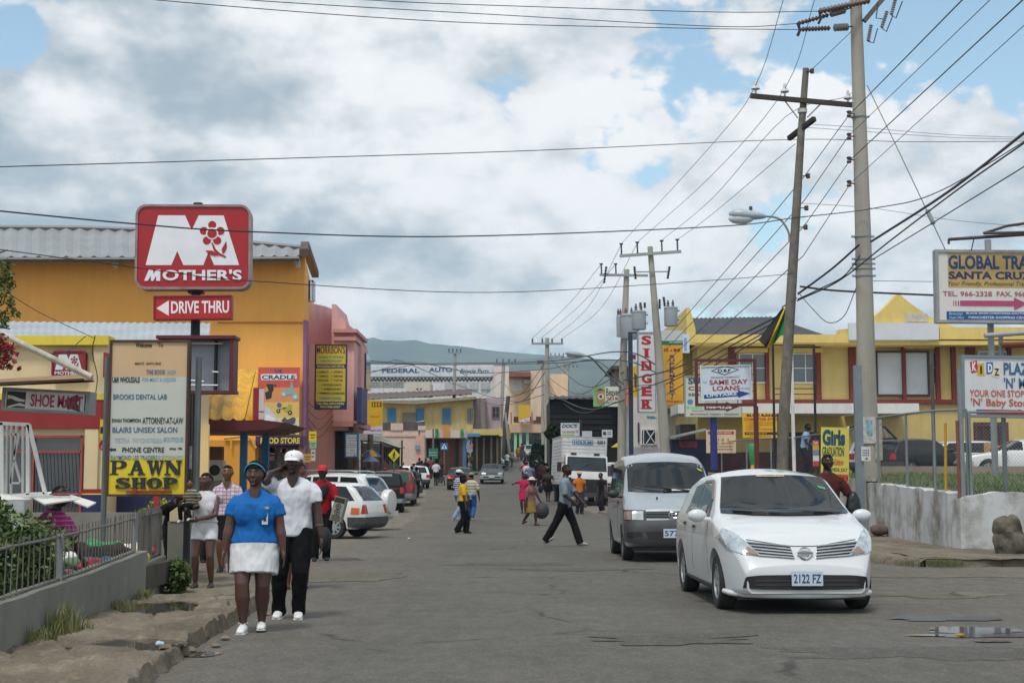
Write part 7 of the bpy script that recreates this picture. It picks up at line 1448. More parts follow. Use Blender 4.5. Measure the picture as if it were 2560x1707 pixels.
 # clothes
 def shell(nm, mb_, mat, w_=.004, v=1.0): return remesh(mb_, nm, mat, R0, vox * v * (1.15 if lod == 0 else 1), sm, w_ * wr if lod < 2 else 0)
 cm = lambda c: c if not isinstance(c, str) else M(c, .85, .10, 8, bump=.1 if lod == 0 else 0, spec=.2)
 inf = .013 if lod < 2 else .018
 if top:
  q = MB(); zz = [r for r in rings if r[0] > hem + .012 and r[0] < .84]; first = (hem, *(lambda r: (r[1], r[2]))(min(rings, key=lambda r: abs(r[0] - hem))))
  rr_ = [first] + zz + [(.842, .046 if not fem else .044, .042)]
  q.tube([T(z) for z, _, _ in rr_], [((rx * bb(z) * h + inf * (1.5 if z < .62 else 1) * 1.0), (ry * bb(z) * h + inf * 1.3)) for z, rx, ry in rr_], 22, True, ref=(1, 0, 0))
  if fem:
   for k in (1, -1): q.ell(T(.70) + V3(k * .042 * h * b, -.040 * h * b, 0), (.052 * h * b, .042 * h * b, .06 * h * b), 12, 8)
  if sleeve > 0:
   for k in (1, -1):
    so, el, wp = sh[k]; ab = (1 + (b - 1) * .8); s1 = min(sleeve, 1); p = [so - V3(k * .05 * h, 0, .012 * h), so - V3(k * .004 * h, 0, .020 * h), so.lerp(el, s1 * .5), so.lerp(el, s1)]; rad = [.030 * h, .037 * h * ab ** .6, .041 * h * ab, (.040 if s1 < 1 else .031) * h * ab]
    if sleeve > 1: p.append(el.lerp(wp, sleeve - 1)); rad.append(.028 * h * ab)
    q.tube(p, rad, 12)
  shell('shirt', q, cm(top))
 if bottom:
  kind, c = bottom[0], cm(bottom[1]); q = MB(); zt = bottom[2] if len(bottom) > 2 else .585
  if kind in ('trousers', 'shorts'):
   rr_ = [(.478, .075, .06)] + [r for r in rings if .49 < r[0] < zt] + [(zt, rings[3][1], rings[3][2])]
   q.tube([T(z) for z, _, _ in rr_], [(rx * b * h + inf * .8, ry * b * h + inf * .8) for _, rx, ry in rr_], 18, True, ref=(1, 0, 0)); tb = 1 + (b - 1) * .75; fl_ = bottom[3] if len(bottom) > 3 else 1.0
   for k in (1, -1): q.ell(T(.51) + V3(k * .045 * h * b, .04 * h * b, 0), (.05 * h * b + inf * .7, .042 * h * b + inf * .7, .05 * h), 10, 8)
   for k in (1, -1):
    hp, kn, an, _ = legs[k]; e = an + (an - kn).normalized() * .022 * h
    if kind == 'trousers': q.tube([hp + V3(0, 0, .02 * h), hp.lerp(kn, .35), kn, kn.lerp(e, .5), e], [.062 * h * tb, .060 * h * tb, .047 * h * tb, .045 * h * fl_, .043 * h * fl_], 14)
    else: q.tube([hp + V3(0, 0, .02 * h), hp.lerp(kn, .4), hp.lerp(kn, bottom[3] if len(bottom) > 3 else .8)], [.063 * h * tb, .064 * h * tb, .062 * h * tb], 14)
  else:
   z1 = bottom[3] if len(bottom) > 3 else .32; mid = (legs[1][1] + legs[-1][1]) / 2; fl_ = bottom[4] if len(bottom) > 4 else 1.0
   rr_ = [(zt, rings[3][1] * b, rings[3][2] * b), (.545, rings[2][1] * b, rings[2][2] * b), (.49, rings[1][1] * b * 1.06, rings[1][2] * b * 1.1), ((.49 + z1) / 2, rings[1][1] * b * 1.06 * (1 + (fl_ - 1) * .5), rings[1][2] * b * 1.12), (z1, rings[1][1] * b * 1.02 * fl_, rings[1][2] * b * 1.15 * fl_)]
   q.tube([T(z) if z > .5 else V3(mid.x * (.5 - z) * 2, pel.y + (mid.y - pel.y) * (.5 - z) * 2.5, z * h) for z, _, _ in rr_], [(rx * h + inf, ry * h + inf) for _, rx, ry in rr_], 22, True, ref=(1, 0, 0))
  shell({'trousers': 'trousers', 'shorts': 'shorts', 'skirt': 'skirt', 'dress': 'dress_skirt'}[kind], q, c)
 if shoes:
  for k in (1, -1):
   hp, kn, an, fp = legs[k]; pr = Matrix.Rotation(R(fp), 3, 'X'); q = MB(); A = lambda x, y, z: an + pr @ V3(x * h, y * h, z * h)
   q.limb([A(0, .022, -.022), A(0, -.01, -.018), A(k * .004, -.05, -.026), A(k * .006, -.088, -.033)], [(.025 * h, .024 * h), (.027 * h, .03 * h), (.028 * h, .022 * h), (.024 * h, .015 * h)], 12, ref=(1, 0, 0))
   if shoes != 'sandal':
    o = shell('shoe', q, M(shoes, .5, .06, 6), .0, .8)
    if lod == 0:
     m = MB(); m.limb([A(0, .024, -.043), A(0, -.02, -.044), A(k * .006, -.092, -.044)], [(.026 * h, .007 * h), (.029 * h, .007 * h), (.027 * h, .007 * h)], 12, ref=(1, 0, 0)); x = m.build('sole', M('c9c9c6', .6), None, 50); x.parent = o
     m = MB()
     for i in range(4): m.tube([A(-.016, -.018 - .013 * i, .008 - .009 * i), A(0, -.02 - .013 * i, .013 - .009 * i), A(.016, -.018 - .013 * i, .008 - .009 * i)], .0035 * h, 5)
     m.tube([A(-.03, -.008, .012), A(0, -.018, .017), A(.028, -.006, .013)], .003 * h, 5); x = m.build('laces', M('d5d5d2', .7), None, 50); x.parent = o
   else:
    m = MB(); m.limb([A(0, .02, -.046), A(k * .006, -.092, -.047)], [(.026 * h, .006 * h), (.027 * h, .006 * h)], 10, ref=(1, 0, 0)); m.tube([A(-.026, -.05, -.036), A(0, -.055, -.018), A(.027, -.05, -.036)], .005 * h, 6); m.build('sandal', M('2a1c14', .6), R0, 50, local=True)
 # hair, hat, face
 HM = M(hairc, .8, .3, 12, spec=.2); E = lambda q, o, r, n=16, m_=10: q.ell(hc + hr @ (V3(*o) * hs), tuple(k * hs for k in r), n, m_, hr)
 if hair:
  q = MB()
  if hair == 'short': E(q, (0, .035, .085), (.385, .445, .44))
  elif hair == 'afro': E(q, (0, .05, .12), (.46, .5, .50))
  elif hair == 'bob': E(q, (0, .05, .10), (.43, .47, .46)); E(q, (.30, .06, -.16), (.14, .26, .34)); E(q, (-.30, .06, -.16), (.14, .26, .34)); E(q, (0, .25, -.15), (.34, .24, .42))
  elif hair == 'long': E(q, (0, .05, .10), (.42, .47, .46)); E(q, (0, .28, -.3), (.36, .2, .6)); E(q, (.3, .1, -.25), (.13, .2, .42)); E(q, (-.3, .1, -.25), (.13, .2, .42))
  elif hair == 'bun': E(q, (0, .04, .09), (.39, .45, .44)); E(q, (.02, .46, .12), (.2, .18, .2))
  o = remesh(q, 'hair', HM, R0, max(vox, .009), 1, .006 if lod < 2 else 0, 40)
  # keep the face clear of hair
  if lod < 2:
   bmx = bmesh.new(); bmx.from_mesh(o.data); inv = hr.transposed()
   hl = .30 if hair in ('short', 'bun') else .27
   kill = [f for f in bmx.faces if (lambda p: p.y < -.10 and p.z < hl and abs(p.x) < (.33 if hair in ('bob', 'long') else .5) or (p.z < -.12 and p.y < .12 and hair in ('short', 'bun')))(inv @ (f.calc_center_median() - hc) / hs)]
   bmesh.ops.delete(bmx, geom=kill, context='FACES'); bmx.to_mesh(o.data); bmx.free()
 if hat:
  k, c = hat[0], M(hat[1], .8, .05, 8); q = MB()
  if k in ('cap', 'capback'):
   n = 22; s_ = 1 if k == 'cap' else -1
   for ring in [(0,)]:
    prof = [(.43, .15), (.44, .22), (.425, .33), (.35, .45), (.2, .535), (.02, .56)]
    vs = [hc + hr @ (V3(r * math.cos(2 * math.pi * j / n) * .95, r * math.sin(2 * math.pi * j / n) * 1.10 + .03, z) * hs) for r, z in prof for j in range(n)]
    q.add(vs, [(i * n + j, i * n + (j + 1) % n, (i + 1) * n + (j + 1) % n, (i + 1) * n + j) for i in range(len(prof) - 1) for j in range(n)] + [tuple(range(n))[::-1], tuple(range((len(prof) - 1) * n, len(prof) * n))])
   q.ell(hc + hr @ (V3(0, 0, .565) * hs), (.03 * hs, .03 * hs, .02 * hs), 8, 5)
   crown = q.build('cap', c, R0, 60, local=True)
   q = MB(); vs = []
   for t in range(11):
    a = math.pi * (t / 10); x = -.36 * math.cos(a)
    for r_ in (0, .5, 1): vs.append(hc + hr @ (V3(x * (1 - .12 * r_), s_ * (-.20 - .22 * math.sin(a) - .36 * r_ * math.sin(a) ** .6) + .02, .17 - .10 * r_ + .03 * math.sin(a)) * hs))
   nn = len(vs); q.add(vs + [v + V3(0, 0, .02 * hs) for v in vs], [(i * 3 + j, i * 3 + j + 1, i * 3 + j + 4, i * 3 + j + 3) for i in range(10) for j in range(2)] + [(nn + i * 3 + j + 3, nn + i * 3 + j + 4, nn + i * 3 + j + 1, nn + i * 3 + j) for i in range(10) for j in range(2)] + [(i * 3 + 2, i * 3 + 5, nn + i * 3 + 5, nn + i * 3 + 2) for i in range(10)])
   o = q.build('peak', c, None, 60); o.parent = crown
   if len(hat) > 2:
    q = MB(); q.ell(hc + hr @ (V3(.02, -.425, .33) * hs), (.022 * hs, .012 * hs, .04 * hs), 8, 6); o = q.build('badge', M(hat[2], .6), None); o.parent = crown
  elif k == 'brim':
   q.lathe([(.40 * hs, 0), (.43 * hs, .1 * hs), (.36 * hs, .3 * hs), (.2 * hs, .38 * hs), (.01, .4 * hs)], hc + V3(0, 0, .16 * hs), 18); q.lathe([(.3 * hs, .0), (.85 * hs, -.06 * hs), (.86 * hs, -.04 * hs), (.42 * hs, .06 * hs)], hc + V3(0, 0, .16 * hs), 22); q.build('sun_hat', c, R0, 50, local=True)
  elif k == 'band':
   q.tube([hc + hr @ (V3(.43 * math.cos(R(a)), -.30 + .0 * a, .30 + .0) * hs) if 0 else hc + hr @ (V3(.455 * math.cos(R(a)), -.05 - .31 * math.sin(R(a)), .03 + .44 * math.sin(R(a))) * hs) for a in range(12, 169, 12)], .034 * hs, 8, ref=(0, 1, 0)); q.build('headband', c, R0, 60, local=True)
 if lod < 2:
  for k in (1, -1):
   q = MB(); q.ell(hc + hr @ (V3(.155 * k, -.368, .075) * hs), (.055 * hs, .026 * hs, .019 * hs), 10, 6, hr); o = q.build('eye', M('8d837a', .35, 0), R0, 60, local=True)
   q = MB(); q.ell(hc + hr @ (V3(.15 * k, -.386, .076) * hs), (.026 * hs, .012 * hs, .02 * hs), 8, 5, hr); x = q.build('iris', M((.012, .008, .006), .15, 0), None, 60); x.parent = o
   if hat and hat[0] != 'band': continue
   q = MB(); q.limb([hc + hr @ (V3(.07 * k, -.428, .165) * hs), hc + hr @ (V3(.16 * k, -.415, .195) * hs), hc + hr @ (V3(.25 * k, -.345, .165) * hs)], [.016 * hs] * 3, 6); q.build('eyebrow', HM, R0, 60, local=True)
  q = MB(); q.limb([hc + hr @ (V3(-.10, -.425, -.228) * hs), hc + hr @ (V3(0, -.45, -.212) * hs), hc + hr @ (V3(.10, -.425, -.228) * hs)], [.014 * hs, .022 * hs, .014 * hs], 6); q.limb([hc + hr @ (V3(-.09, -.42, -.25) * hs), hc + hr @ (V3(0, -.44, -.265) * hs), hc + hr @ (V3(.09, -.42, -.25) * hs)], [.014 * hs, .024 * hs, .014 * hs], 6); q.build('lips', M(tuple(x * 1.25 + a for x, a in zip(lin(skin), (.02, .006, .006))), .4, 0), R0, 60, local=True)
 if neck:
  q = MB(); d = neck; q.prism([(-.036 * h, .845 * h), (.036 * h, .845 * h), (.028 * h, .82 * h), (0, (.80 - d) * h), (-.028 * h, .82 * h)], -.066 * h - inf * 1.4, -.02 * h); o = q.build('neckline', sk, R0, local=True)
 if extra: extra(R0, h, sh, T, hc, hs)
 return R0
def loc_px(px, D, dz=0): p = G(px, D); return (p.x, D, p.z + dz)
def bag_on(R0, nm, c, r, col, strap=None, sm=None):
 q = MB(); q.ell(c, r, 14, 10); o = remesh(q, nm, col if not isinstance(col, str) else M(col, .75, .3, 8), R0, .016, 2, .012, 10)
 if strap: m = MB(); m.tube(strap, .008, 6); x = m.build('strap', M('1d1a18', .7), None, 50); x.parent = o
def stripes(c1, c2, per, axis='Z', w_=.5, c3=None):
 m = bpy.data.materials.new('striped_cloth'); m.use_nodes = True; t = m.node_tree; bsd = t.nodes['Principled BSDF']; bsd.inputs['Roughness'].default_value = .9
 tcn = t.nodes.new('ShaderNodeTexCoord'); sx = t.nodes.new('ShaderNodeSeparateXYZ'); t.links.new(tcn.outputs['Object'], sx.inputs[0])
 def line(ax, per, w_):
  a = t.nodes.new('ShaderNodeMath'); a.operation = 'MULTIPLY'; t.links.new(sx.outputs[ax], a.inputs[0]); a.inputs[1].default_value = 1 / per
  f = t.nodes.new('ShaderNodeMath'); f.operation = 'FRACT'; t.links.new(a.outputs[0], f.inputs[0]); g_ = t.nodes.new('ShaderNodeMath'); g_.operation = 'LESS_THAN'; t.links.new(f.outputs[0], g_.inputs[0]); g_.inputs[1].default_value = w_; return g_.outputs[0]
 def mx_(f, a, b2):
  n_ = t.nodes.new('ShaderNodeMix'); n_.data_type = 'RGBA'; t.links.new(f, n_.inputs[0])
  for i, x in ((6, a), (7, b2)):
   if isinstance(x, tuple): n_.inputs[i].default_value = (*x, 1)
   else: t.links.new(x, n_.inputs[i])
  return n_.outputs[2]
 c = mx_(line(axis, per, w_), lin(c1), lin(c2))
 if c3: c = mx_(line('X', per, w_ * .7), c, lin(c3))
 t.links.new(c, bsd.inputs['Base Color']); return m
# --- foreground pair
def badge(R0, h, sh, T, hc, hs):
 q = MB(); y = -.155; q.box(.075, y - .012, 1.165, .150, y + .03, 1.185); q.build('badge_clip', M('b9a67a', .4), R0, local=True); q = MB(); q.box(.105, y - .006, 1.12, .117, y + .03, 1.166); q.box(.084, y - .01, 1.02, .140, y + .03, 1.122); o = q.build('identity_badge', M('b9c9d6', .3), R0, local=True)
 q = MB(); q.box(.098, y - .013, 1.05, .126, y - .0105, 1.085); q.ell((.112, y - .012, 1.092), (.011, .003, .013), 8, 6); x = q.build('portrait', M('23302c', .6), None); x.parent = o
 q = MB(); q.limb([(-.255, -.08, .64), (-.245, -.10, .58)], [.012, .010], 6); q.build('phone_in_hand', M('8d8480', .4), R0, local=True)
person('woman in a bright blue V-neck top and white skirt walking in front', loc_px(640, 13.85), 2, 1.60, 1.33, True, '3a2620', {-1: (-.050, -.07, .0, 0), 1: (.042, .045, .004, -6)}, {1: (.172, -.03, .475), -1: (-.178, -.045, .455)}, (0, .02), '1a62a8', ('skirt', 'cfd2d6', .60, .345, 1.02), 'd6d8da', 'afro', ('band', '2a93b4'), '0d0b0b', 0, -8, None, 0, .66, .50, 2.4, .45, armr=1.15, neck=.055, extra=badge)
def capman(R0, h, sh, T, hc, hs):
 so, el, wp = sh[1]; q = MB(); d = (wp - el).normalized(); q.tube([wp - d * .035, wp - d * .005], .034, 14); q.build('wrist_watch', M('15130f', .4), R0, 50, local=True)
 q = MB(); d2 = d.orthogonal().normalized(); q.tube([el.lerp(wp, .45) + d * .0, el.lerp(wp, .45) + d * .012], .045, 14); q.build('bracelet', M('6a5a4a', .4), R0, 50, local=True)
person('man in white T-shirt and white cap with one hand raised to his ear', loc_px(735, 15.2), 2, 1.74, 1.12, False, '2a1b15', {-1: (-.082, .03, 0, 0), 1: (.040, -.015, 0, 0)}, {1: (.178, -.05, .435), -1: (-.088, -.045, .885)}, (0, .02), 'cdd0d8', ('trousers', '0c0c0e', .56, .96), 'd4d6d8', None, ('cap', 'd9dbde', '26262a'), '0c0a0a', 0, -10, None, 0, .62, .485, 2.6, .55, {-1: V3(-.7, -1, -.35)}, neck=.03, extra=capman, pn={-1: V3(.8, .3, .2)})
# --- behind them on the left
bag_m = stripes('c83a3a', '2a8ac0', .07, 'Z', .4, 'd8b02a')
def shoulder_bag(x, z, s, mat): return lambda R0, h, sh, T, hc, hs: bag_on(R0, 'bag', (x, -.05, z), (.12 * s, .07 * s, .17 * s), mat, [(x, -.04, z + .1), (x * .75, -.06, z + .4), (x * .5, -.02, h * .81)])
mt = person('girl in a white strapless top and white shorts carrying a baby on her arm', loc_px(515, 19.5), 0, 1.54, 1.0, True, '3d2820', {-1: (-.075, 0, 0, 0), 1: (.06, .01, 0, 0)}, {1: (-.02, -.14, .60), -1: (-.10, -.16, .70)}, (0, -.02), 'cfcfd6', ('shorts', 'd0d2d6', .60, .42), '2a2420', 'bun', None, '120e0c', 1, -25, None, 0, 0, .57, 1, .8, {1: V3(1, .3, -.6), -1: V3(-1, .4, -.6)})
mt.location.z = .0
bp = Vector(mt.location) + V3(-.135, -.20, .72)
person('baby in a striped vest and dark trousers held against the girl in white shorts', bp, -35, .72, 1.25, False, '46301f', {1: (.12, -.16, .28, 20), -1: (-.10, -.18, .24, 20)}, {1: (.16, -.12, .62), -1: (-.14, -.15, .60)}, (0, .1), stripes('8a8474', '3a3430', .04), ('trousers', '14161c', .56), 'b9bcc0', 'short', None, '120e0c', 1, 20, None, 0, .9)
person('woman in a pink checked blouse and dark skirt with a rainbow bag', loc_px(569, 22.9), 4, 1.68, 1.06, True, '4f3424', {-1: (-.045, -.02, 0, 0), 1: (.04, .03, 0, 0)}, None, (0, 0), stripes('c9bcc4', 'a86a80', .06, 'Z', .25, '8088b0'), ('skirt', '181719', .6, .30), '14110f', 'short', None, '15100e', 1, 0, None, 0, .9, .52, extra=shoulder_bag(-.24, .86, 1.1, bag_m), neck=.03)
person('child in a yellow shirt standing just behind the girl with the baby', loc_px(500, 25.5), 10, 1.50, 1.0, False, '2e1e17', None, None, (0, 0), 'c9a21e', ('trousers', '2a2c34'), '1a1a1a', 'short', None, lod=1)
person('person in dark shorts and sandals hidden behind the man in the white cap', loc_px(748, 19.4), 0, 1.68, 1.08, False, '4a2c20', {-1: (-.07, -.05, 0, 0), 1: (.062, .02, 0, 0)}, {1: (.19, -.05, .46), -1: (-.17, -.03, .46)}, (0, 0), '7a4a50', ('shorts', '26272c', .58, 1.02), 'sandal', 'short', None, lod=1, extra=lambda R0, h, sh, T, hc, hs: bag_on(R0, 'hand_bag', (.36, -.07, .66), (.09, .15, .17), '121214', [(.34, -.07, .8), (.33, -.08, .76)]))
def pc_case(R0, h, sh, T, hc, hs):
 rot = Matrix.Rotation(R(14), 3, 'Y') @ Matrix.Rotation(R(-8), 3, 'Z'); c = V3(.30, -.20, .93); q = MB(); q.cbox(c, (.20, .40, .44), 0, rot); o = q.build('computer_case', M('8a8c80', .5, .1, 4, metal=.2), R0, local=True)
 F = lambda x, z: c + rot @ V3(x, -.203, z); q = MB(); q.cbox(F(0, .16), (.18, .006, .085), 0, rot)
 for x in (-.035, .035): pass
 for z in (.05, -.05):
  n = 16; q.tube([F(.045 * math.cos(2 * math.pi * i / n), z + .045 * math.sin(2 * math.pi * i / n)) for i in range(n + 1)], .006, 5, False); q.cbox(F(0, z), (.06, .006, .012), 0, rot); q.cbox(F(0, z), (.012, .006, .06), 0, rot)
 for i in range(5): q.cbox(F(0, -.115 - .022 * i), (.16, .006, .008), 0, rot)
 x = q.build('rear_ports', M('22241f', .5), None); x.parent = o
 q = MB(); q.ell((-.02, -.115, 1.18), (.10, .06, .24), 12, 8, Matrix.Rotation(R(28), 3, 'Y')); remesh(q, 'black_sash', M('0f0f11', .8, .2, 6), R0, .014, 2, .008)
person('man in a red T-shirt and red cap carrying a computer case under his arm', loc_px(806, 26.2), 8, 1.72, 1.02, False, '241812', {-1: (-.07, -.05, 0, 0), 1: (.05, .05, 0, 0)}, {1: (.165, -.13, .50), -1: (-.15, -.06, .50)}, (0, .02), '8e1420', ('trousers', '0d0d0f', .56), '17171a', 'short', ('cap', 'b4202c', 'd8c8c8'), lod=1, headyaw=-10, sleeve=.95, hem=.49, extra=pc_case, curl=.9)
vd = person('street vendor in a pink striped shirt sitting low behind the hedge', (-5.02, 15.6, -.25), 62, 1.66, 1.12, True, '22160f', {-1: (-.10, -.22, .0, 0), 1: (.10, -.24, .0, 0)}, {1: (.12, -.22, .50), -1: (-.12, -.24, .50)}, (0, .30), stripes('9a2a6a', 'c0609a', .05, 'Z', .3), ('skirt', '2a2430', .58, .42), 'sandal', 'short', None, lod=1, headtilt=-20, sleeve=.9)
person('stooping person in black half hidden behind the pawn shop board', loc_px(438, 22.6, -.1), 30, 1.62, 1.1, False, '2a1b14', None, {1: (.05, -.25, .52), -1: (-.20, -.22, .46)}, (-.1, .75), '101012', ('trousers', '14151a'), '1a1a1a', 'short', None, lod=1, headtilt=-30)
# --- crossing and walking in the middle distance
person('tall man in a grey-blue short-sleeved shirt striding across the road', loc_px(1412, 31.8), 78, 1.80, 1.0, False, '241712', {1: (.02, -.185, 0, 0), -1: (-.02, .235, .03, -32)}, {1: (.06, -.26, .47), -1: (-.10, -.14, .53)}, (0, .03), '76828c', ('trousers', '0e0e10', .56, 1.06), '8f8f8c', 'short', None, '1c1a19', 1, -6, None, 0, .98, .475, 1.2, .8, neck=.03, extra=lambda R0, h, sh, T, hc, hs: None)
person('woman in a yellow polo shirt and flared black trousers, facing away to the right', loc_px(1157, 40), 100, 1.62, .98, True, '2a1b15', {1: (.03, -.06, 0, 0), -1: (-.03, .10, .01, -12)}, None, (0, .0), 'c49a22', ('trousers', '0d0d0f', .6, 1.25), '0e0e0e', 'bob', None, lod=1, sleeve=.9, hem=.55)
person('man in a blue and white striped shirt and white cap with a patterned bag', loc_px(1146, 51), 120, 1.80, 1.0, False, '2a1b15', {1: (.04, -.12, 0, 0), -1: (-.04, .12, .02, -15)}, None, (0, 0), stripes('c3c7d4', '2a2f66', .075, 'Z', .5), ('trousers', '7f93ab'), 'b9bdc2', 'short', ('cap', 'd5d8db'), lod=1, sleeve=.95, extra=lambda R0, h, sh, T, hc, hs: bag_on(R0, 'patterned_bag', (-.22, -.1, .66), (.13, .2, .26), M('3a332c', .8, .7, 14), [(-.2, -.1, .9), (-.16, -.06, 1.0)]))
person('man in a striped cream shirt and green cap seen from behind', loc_px(1178, 51.5), 170, 1.70, 1.05, False, '2a1b15', {1: (.05, -.08, 0, 0), -1: (-.05, .12, .03, -20)}, None, (0, 0), stripes('b9b79c', '4a4a48', .11, 'Z', .16), ('trousers', '2f5488'), 'c3c3be', 'short', ('cap', '6f8a80'), lod=1, sleeve=.95, hem=.44)
person('woman in a wide straw hat and khaki skirt with a big round grey bag', loc_px(1326, 46.8), 55, 1.56, 1.1, True, '2e1d16', {1: (.05, -.10, 0, 0), -1: (-.05, .15, .03, -25)}, {1: (.18, -.16, .44), -1: (-.15, 0, .46)}, (0, .05), M('7a5450', .85, .45, 12), ('skirt', '8a6f3a', .56, .26, 1.1), '4a2a24', 'short', ('brim', 'cfc4ac'), lod=1, sleeve=1.3, extra=lambda R0, h, sh, T, hc, hs: bag_on(R0, 'round_bag', (.34, -.22, .48), (.27, .22, .27), M('36363a', .7, .3, 5), [(.30, -.2, .7), (.28, -.2, .75)]))
person('woman in a plain pink dress waving one hand near the straw-hatted woman', loc_px(1309, 60), -10, 1.66, 1.0, True, '2e1d16', {1: (.04, 0, 0, 0), -1: (-.04, .03, 0, 0)}, {1: (.15, -.1, .5), -1: (-.26, -.14, .72)}, (0, 0), 'b01f52', ('dress', 'b01f52', .6, .32), '4a2a24', 'bun', None, lod=2)
person('person in a black skirt with a backpack and black bag beside the truck', loc_px(1370, 73), 180, 1.66, 1.08, True, '2a1b15', {1: (.03, -.04, 0, 0), -1: (-.03, .06, 0, 0)}, {1: (.24, 0, .50), -1: (-.22, 0, .50)}, (0, 0), '4a2a2a', ('skirt', '121214', .58, .30), '17130f', 'afro', None, lod=2, extra=lambda R0, h, sh, T, hc, hs: (bag_on(R0, 'backpack', (0, -.0 + .16, 1.18), (.17, .1, .22), '2a2226'), bag_on(R0, 'hand_bag', (.38, 0, .62), (.13, .08, .2), '101012')))
person('man in an orange shirt and beige cap in front of the truck bumper', loc_px(1448, 59), 20, 1.74, 1.0, False, '3a241a', None, {1: (.10, -.16, .58), -1: (-.16, -.04, .47)}, (0, 0), 'c06a22', ('trousers', '2e3038'), '26221f', 'short', ('cap', 'b9a88c'), lod=1)
person('man in a dark shirt standing at the left edge of the silver minivan', loc_px(1506, 60), -60, 1.68, 1.05, False, '3f2a20', None, None, (0, .1), '18161a', ('trousers', '22222a'), '1a1a1a', 'short', None, lod=1)
person('man in a rust-brown shirt behind the white hatchback, holding a black plastic bag', (5.06, 23.2, 0), 5, 1.86, 1.05, False, '1c120e', None, {1: (.20, -.10, .52), -1: (-.17, 0, .46)}, (0, 0), '4a2420', ('trousers', '20242c'), '1a1a1a', 'short', None, lod=1, sleeve=.9, extra=lambda R0, h, sh, T, hc, hs: bag_on(R0, 'plastic_bag', (.38, -.1, .98), (.13, .12, .30), M('0e0f13', .35, .3, 8)))
person('man in a pale blue shirt leaning by the fence in the car park', (X(2008, 49), 49, 1.6), 70, 1.80, 1.0, False, '1f1510', None, {1: (.10, -.22, .55), -1: (-.1, -.2, .55)}, (0, .18), '7f9cc0', ('trousers', '1e2028'), '1a1a1a', 'short', None, lod=1)
